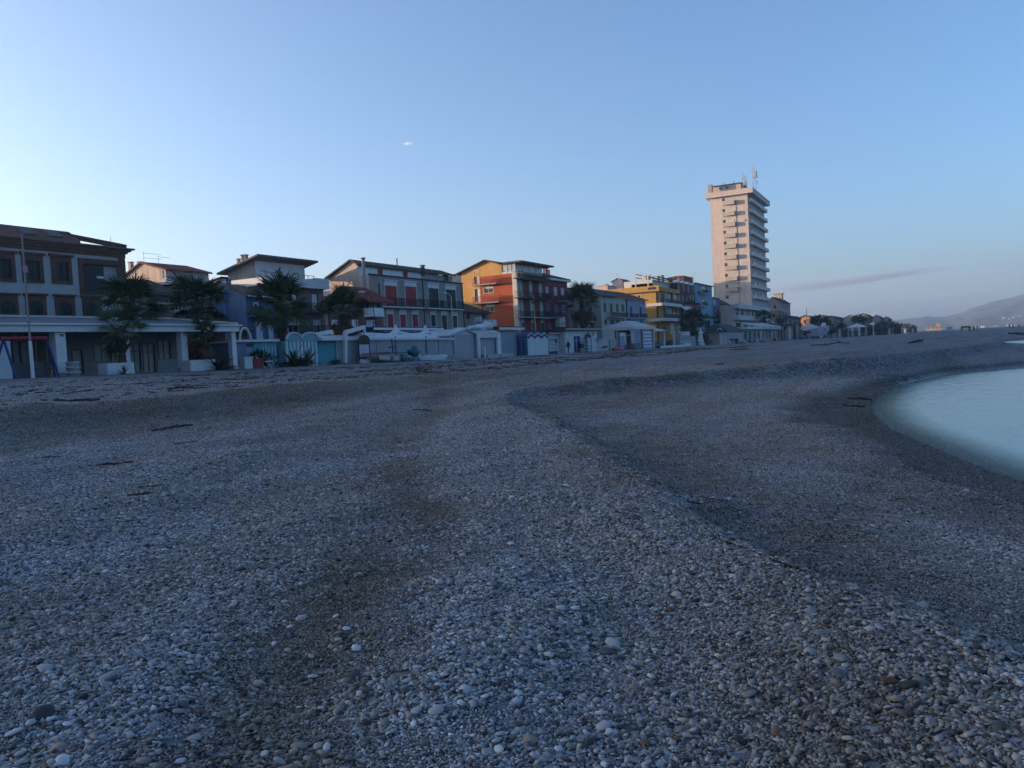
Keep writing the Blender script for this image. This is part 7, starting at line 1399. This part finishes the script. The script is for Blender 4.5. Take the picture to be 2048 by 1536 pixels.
p = DP(815,287,3000); cloud('cloud','tiny white wisp of cloud alone in the open sky',p,(34,30,11),.03,(1,.97,.95),3,1.0,vdir+.5)
p = DP(1720,560,9500); cloud('cloud_bank','long lavender cloud bank low in the sky right of the tower',p,(1750,600,85),.0065,(.25,.29,.42),5,2.6,vdir,R(5))
p = DP(1600,575,9000); cloud('cloud_bank','thicker left part of the cloud bank, touching the tower',p,(800,400,110),.006,(.32,.34,.46),8,2.0,vdir,R(4))
p = DP(1890,590,10500); cloud('cloud_bank','faint lower streak of cloud above the mountain',p,(1100,400,55),.004,(.36,.36,.47),9,2.2,vdir,R(3))

# ---- haze
lo, hi = -8.0, 265.0
hz = MB().box(-4700,6200,-5600,5600,lo,hi).build('haze', bpy.data.materials.new('haze'), loc=(0,0,0)); hz['kind'] = 'stuff'; hz['label'] = 'thin bluish haze in the air'
mt = hz.data.materials[0]; mt.use_nodes = True; t = mt.node_tree; t.nodes.remove(t.nodes['Principled BSDF']); pv_ = t.nodes.new('ShaderNodeVolumePrincipled'); pv_.inputs['Color'].default_value = (.66,.82,1.0,1); pv_.inputs['Density'].default_value = 2.3e-4; pv_.inputs['Anisotropy'].default_value = 0.45
t.links.new(pv_.outputs[0], t.nodes['Material Output'].inputs['Volume'])

# ================================================================== PEBBLES
def pebble_mat():
    m, t, b = new_mat('pebble'); N = t.nodes; L = t.links
    geo = N.new('ShaderNodeNewGeometry'); oi = N.new('ShaderNodeObjectInfo'); P = geo.outputs['Position']; sep = N.new('ShaderNodeSeparateXYZ'); L.new(P, sep.inputs[0])
    ad = N.new('ShaderNodeMath'); ad.operation='ADD'; L.new(geo.outputs['Random Per Island'], ad.inputs[0]); L.new(oi.outputs['Random'], ad.inputs[1]); fr = N.new('ShaderNodeMath'); fr.operation='FRACT'; L.new(ad.outputs[0], fr.inputs[0])
    cr = N.new('ShaderNodeValToRGB'); cr.color_ramp.interpolation='LINEAR'; e = cr.color_ramp.elements
    e[0].position=0; e[0].color=(.028,.032,.037,1); e[1].position=1; e[1].color=(.47,.495,.53,1)
    for p,c in ((.12,(.062,.068,.078)),(.24,(.150,.161,.178)),(.46,(.26,.277,.305)),(.56,(.18,.163,.136)),(.63,(.275,.275,.272)),(.76,(.34,.36,.392)),(.885,(.43,.455,.488)),(.905,(.11,.062,.05)),(.93,(.11,.09,.062)),(.945,(.22,.222,.23))): q = e.new(p); q.color=(*c,1)
    L.new(fr.outputs[0], cr.inputs[0])
    tx = N.new('ShaderNodeTexCoord'); nz = N.new('ShaderNodeTexNoise'); nz.inputs['Scale'].default_value=70; nz.inputs['Detail'].default_value=4; L.new(tx.outputs['Object'], nz.inputs['Vector'])
    mr = N.new('ShaderNodeMapRange'); mr.inputs[3].default_value=.72; mr.inputs[4].default_value=1.25; L.new(nz.outputs['Fac'], mr.inputs[0])
    wt = N.new('ShaderNodeMapRange'); wt.inputs[1].default_value=.20; wt.inputs[2].default_value=.34; wt.inputs[3].default_value=.45; wt.inputs[4].default_value=1; L.new(sep.outputs[2], wt.inputs[0])
    mu = N.new('ShaderNodeMath'); mu.operation='MULTIPLY'; L.new(mr.outputs[0], mu.inputs[0]); L.new(wt.outputs[0], mu.inputs[1])
    vm = N.new('ShaderNodeVectorMath'); vm.operation='SCALE'; L.new(cr.outputs[0], vm.inputs[0]); L.new(mu.outputs[0], vm.inputs['Scale'])
    # brown stained drifts
    mp = N.new('ShaderNodeMapping'); mp.inputs['Scale'].default_value=(.10,.42,.3); L.new(P, mp.inputs[0]); nb = N.new('ShaderNodeTexNoise'); nb.inputs['Scale'].default_value=1; nb.inputs['Detail'].default_value=7; nb.inputs['Roughness'].default_value=.62; L.new(mp.outputs[0], nb.inputs['Vector'])
    c2 = N.new('ShaderNodeValToRGB'); e2 = c2.color_ramp.elements; e2[0].position=.34; e2[0].color=(.80,.71,.64,1); e2[1].position=.58; e2[1].color=(1.05,1.05,1.06,1); L.new(nb.outputs['Fac'], c2.inputs[0])
    at_ = N.new('ShaderNodeAttribute'); at_.attribute_name='fine'; at_.attribute_type='INSTANCER'  # tint strength: brown gravel, plus shade painted below the crest and on the scarp
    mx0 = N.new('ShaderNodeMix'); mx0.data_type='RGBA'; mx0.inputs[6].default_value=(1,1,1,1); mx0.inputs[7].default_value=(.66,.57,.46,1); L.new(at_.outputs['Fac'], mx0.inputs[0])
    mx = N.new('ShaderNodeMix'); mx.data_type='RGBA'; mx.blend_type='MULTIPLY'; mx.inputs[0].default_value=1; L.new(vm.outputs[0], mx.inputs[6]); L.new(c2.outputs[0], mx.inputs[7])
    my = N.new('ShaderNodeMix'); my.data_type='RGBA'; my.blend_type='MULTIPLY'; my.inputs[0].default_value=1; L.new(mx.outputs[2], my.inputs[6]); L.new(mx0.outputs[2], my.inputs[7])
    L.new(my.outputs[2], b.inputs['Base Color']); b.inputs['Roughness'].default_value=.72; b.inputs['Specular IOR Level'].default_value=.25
    return m
M_PEB = pebble_mat()
def ico(sub):
    bm = bmesh.new(); bmesh.ops.create_icosphere(bm, subdivisions=sub, radius=1); V = np.array([v.co[:] for v in bm.verts]); Fc = np.array([[v.index for v in f.verts] for f in bm.faces]); bm.free(); return V, Fc
ICO1, ICO2 = ico(1), ico(2)
def pebble_verts(V, rng, a, b, c, tilt):
    k = rng.normal(size=(3,3))*1.3; ph = rng.uniform(0,6.28,3); w_ = 1+.13*np.sin(V@k+ph).sum(1)
    U = np.sign(V)*np.abs(V)**rng.uniform(.78,1.0)*w_[:,None]*np.array([a,b,c])
    yaw = rng.uniform(0,6.283); tx, ty = rng.normal(0,tilt,2); cx,sx_,cy,sy_ = math.cos(tx),math.sin(tx),math.cos(ty),math.sin(ty)
    Rx = np.array([[1,0,0],[0,cx,-sx_],[0,sx_,cx]]); Ry = np.array([[cy,0,sy_],[0,1,0],[-sy_,0,cy]]); Rz = np.array([[math.cos(yaw),-math.sin(yaw),0],[math.sin(yaw),math.cos(yaw),0],[0,0,1]])
    return U@(Rx@Ry@Rz).T
def raw_mesh(name, V, Fc, mat):
    me = bpy.data.meshes.new(name); me.vertices.add(len(V)); me.vertices.foreach_set('co', V.astype(np.float32).ravel()); me.loops.add(Fc.size); me.loops.foreach_set('vertex_index', Fc.ravel().astype(np.int32))
    me.polygons.add(len(Fc)); me.polygons.foreach_set('loop_start', np.arange(0,Fc.size,3,dtype=np.int32)); me.polygons.foreach_set('loop_total', np.full(len(Fc),3,np.int32)); me.polygons.foreach_set('use_smooth', [True]*len(Fc)); me.update(calc_edges=True); me.materials.append(mat); return me
TILE = .27
def tile(seed, sizes, tilt, pack):
    rng = np.random.default_rng(seed); V0, F0 = ICO1; P_ = np.zeros((0,2)); Rd = np.zeros(0); VV = []; FF = []; n = 0
    for r0, cnt in sizes:
        for _ in range(cnt):
            a = r0*rng.uniform(.75,1.35); b = a*rng.uniform(.48,.85); c = a*rng.uniform(.2,.42); r = (a+b)/2
            for _try in range(14):
                p = rng.uniform(-TILE/2, TILE/2, 2); 
                if len(P_) == 0 or (np.hypot(*(P_-p).T) > pack*(Rd+r)).all(): break
            else: continue
            P_ = np.vstack([P_, p]); Rd = np.append(Rd, r); U = pebble_verts(V0, rng, a, b, c, tilt)
            VV.append(U+np.array([p[0],p[1],c*rng.uniform(.1,.9)+rng.uniform(0,.004)])); FF.append(F0+n); n += len(V0)
    return raw_mesh('shingle_tile', np.vstack(VV), np.vstack(FF), M_PEB)
coarse = [tile(s, ((.025,4),(.0185,38),(.013,165),(.0085,250),(.0055,110)), .36, .60) for s in (1,2,3,4,5,6)]
fine = [tile(s, ((.020,2),(.0135,26),(.0092,230),(.006,260)), .42, .56) for s in (11,12,13,14)]
src = [bpy.data.objects.new('shingle_tile', me) for me in coarse+fine]
# instance points
rng = np.random.default_rng(9); step = .235; gx = np.arange(-2,44,step); X, Y = np.meshgrid(gx, np.arange(-30,44,step)); X = X.ravel(); Y = Y.ravel(); X = X+rng.uniform(-.025,.025,len(X)); Y = Y+rng.uniform(-.025,.025,len(Y))
rr = np.hypot(X,Y); an = np.degrees(np.arctan2(Y,X))-27.9; keep = (rr > .9) & (rr < 43) & (np.abs(an) < 46) & (rng.uniform(0,1,len(X)) < np.clip((43-rr)/12,0,1)+(rr<5)) & (Y > smooth_interp(X,SH_S,SH_T)-.6)
X, Y = X[keep], Y[keep]; Z = ground(X,Y); e = .12; nx = -(ground(X+e,Y)-ground(X-e,Y))/(2*e); ny = -(ground(X,Y+e)-ground(X,Y-e))/(2*e)
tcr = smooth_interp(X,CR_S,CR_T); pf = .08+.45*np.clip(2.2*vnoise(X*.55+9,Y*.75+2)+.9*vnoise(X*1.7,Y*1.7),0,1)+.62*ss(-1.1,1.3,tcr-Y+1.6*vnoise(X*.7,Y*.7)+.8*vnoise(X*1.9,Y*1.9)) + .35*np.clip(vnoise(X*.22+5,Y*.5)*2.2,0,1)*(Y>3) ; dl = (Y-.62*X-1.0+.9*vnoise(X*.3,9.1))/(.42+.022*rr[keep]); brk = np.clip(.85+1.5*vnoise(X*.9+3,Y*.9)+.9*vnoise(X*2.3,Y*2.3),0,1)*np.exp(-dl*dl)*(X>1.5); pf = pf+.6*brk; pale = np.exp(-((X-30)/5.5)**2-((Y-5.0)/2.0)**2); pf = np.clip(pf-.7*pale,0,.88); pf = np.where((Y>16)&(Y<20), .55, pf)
face = ss(0,.5,tcr-Y)*(1-ss(1.6,3.4,tcr-Y)); scarp = ((Y>15.8)&(Y<19.6)&(X<34)); tint_shade = np.clip(-.5*pale+.16*(pf>.5)+.45*face*(.7+vnoise(X*1.3,Y*1.3))+.30*ss(.4,2.2,.62*X+1.0-Y)*(Y>tcr)*(.9+vnoise(X*.9+1,Y*.9))+.55*scarp*(.8+vnoise(X*.8,Y*.8))+1.25*brk*(1-.55*ss(5,14,rr[keep]))+.25*np.clip(vnoise(X*.7,Y*.7)*2,0,1),0,1)  # brown gravel tint; shade below crest and on scarp painted in as well
isf = rng.uniform(0,1,len(X)) < pf; var = np.where(isf, 6+rng.integers(0,4,len(X)), rng.integers(0,6,len(X)))
rot = []
for a, b, q in zip(nx, ny, rng.integers(0,4,len(X))*math.pi/2):
    M_ = Vector((a,b,1)).normalized().to_track_quat('Z','Y').to_matrix() @ Matrix.Rotation(q,3,'Z'); rot.append(tuple(M_.to_euler()))
me = bpy.data.meshes.new('shingle'); me.vertices.add(len(X)); me.vertices.foreach_set('co', np.stack([X,Y,Z],-1).astype(np.float32).ravel())
for nm, ty, data, ac in (('rot','FLOAT_VECTOR',np.array(rot,np.float32).ravel(),'vector'),('var','INT',var.astype(np.int32),'value'),('fine','FLOAT',tint_shade.astype(np.float32),'value')):
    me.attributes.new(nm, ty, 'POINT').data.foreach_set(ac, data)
sh = bpy.data.objects.new('shingle', me); COL.objects.link(sh); sh.parent = beach; sh['kind'] = 'stuff'
ng = bpy.data.node_groups.new('scatter', 'GeometryNodeTree'); ng.interface.new_socket('Geometry', in_out='INPUT', socket_type='NodeSocketGeometry'); ng.interface.new_socket('Geometry', in_out='OUTPUT', socket_type='NodeSocketGeometry')
N = ng.nodes; L = ng.links; gi = N.new('NodeGroupInput'); go = N.new('NodeGroupOutput'); jn = N.new('GeometryNodeJoinGeometry'); L.new(jn.outputs[0], go.inputs[0])
av = N.new('GeometryNodeInputNamedAttribute'); av.data_type='INT'; av.inputs[0].default_value='var'; ar = N.new('GeometryNodeInputNamedAttribute'); ar.data_type='FLOAT_VECTOR'; ar.inputs[0].default_value='rot'; er = N.new('FunctionNodeEulerToRotation'); L.new(ar.outputs[0], er.inputs[0])
for i, ob in enumerate(src):
    cp = N.new('FunctionNodeCompare'); cp.data_type='INT'; cp.operation='EQUAL'; L.new(av.outputs[0], cp.inputs[2]); cp.inputs[3].default_value=i
    inf = N.new('GeometryNodeObjectInfo'); inf.inputs[0].default_value=ob; inf.inputs['As Instance'].default_value=True
    ip = N.new('GeometryNodeInstanceOnPoints'); L.new(gi.outputs[0], ip.inputs['Points']); L.new(cp.outputs[0], ip.inputs['Selection']); L.new(inf.outputs['Geometry'], ip.inputs['Instance']); L.new(er.outputs[0], ip.inputs['Rotation']); L.new(ip.outputs[0], jn.inputs[0])
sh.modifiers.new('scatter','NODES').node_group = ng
# the largest stones of the foreground, one object each
rng = np.random.default_rng(21); big = [raw_mesh('pebble', pebble_verts(ICO2[0], rng, 1.0, rng.uniform(.62,.9), rng.uniform(.26,.42), 0), ICO2[1], M_PEB) for _ in range(10)]
cnt = 0
while cnt < 300:
    d = 2.55+abs(rng.normal(0,1.6)) if cnt < 230 else rng.uniform(3,9); px = rng.uniform(-60,2108); a = math.atan((px-1024)/FPX); x = d/math.cos(a)*math.cos(YAW-a); y = d/math.cos(a)*math.sin(YAW-a)
    z = gz(x,y); 
    if z < .3: continue
    q = float(np.clip(rng.lognormal(math.log(.023),.30),.014,.05)); o = bpy.data.objects.new('pebble', big[rng.integers(0,10)]); COL.objects.link(o); o.parent = beach; o.location = (x,y,z+q*.16+.010); o.scale = (q,q,q); o.rotation_euler = (rng.normal(0,.22),rng.normal(0,.22),rng.uniform(0,6.28)); cnt += 1
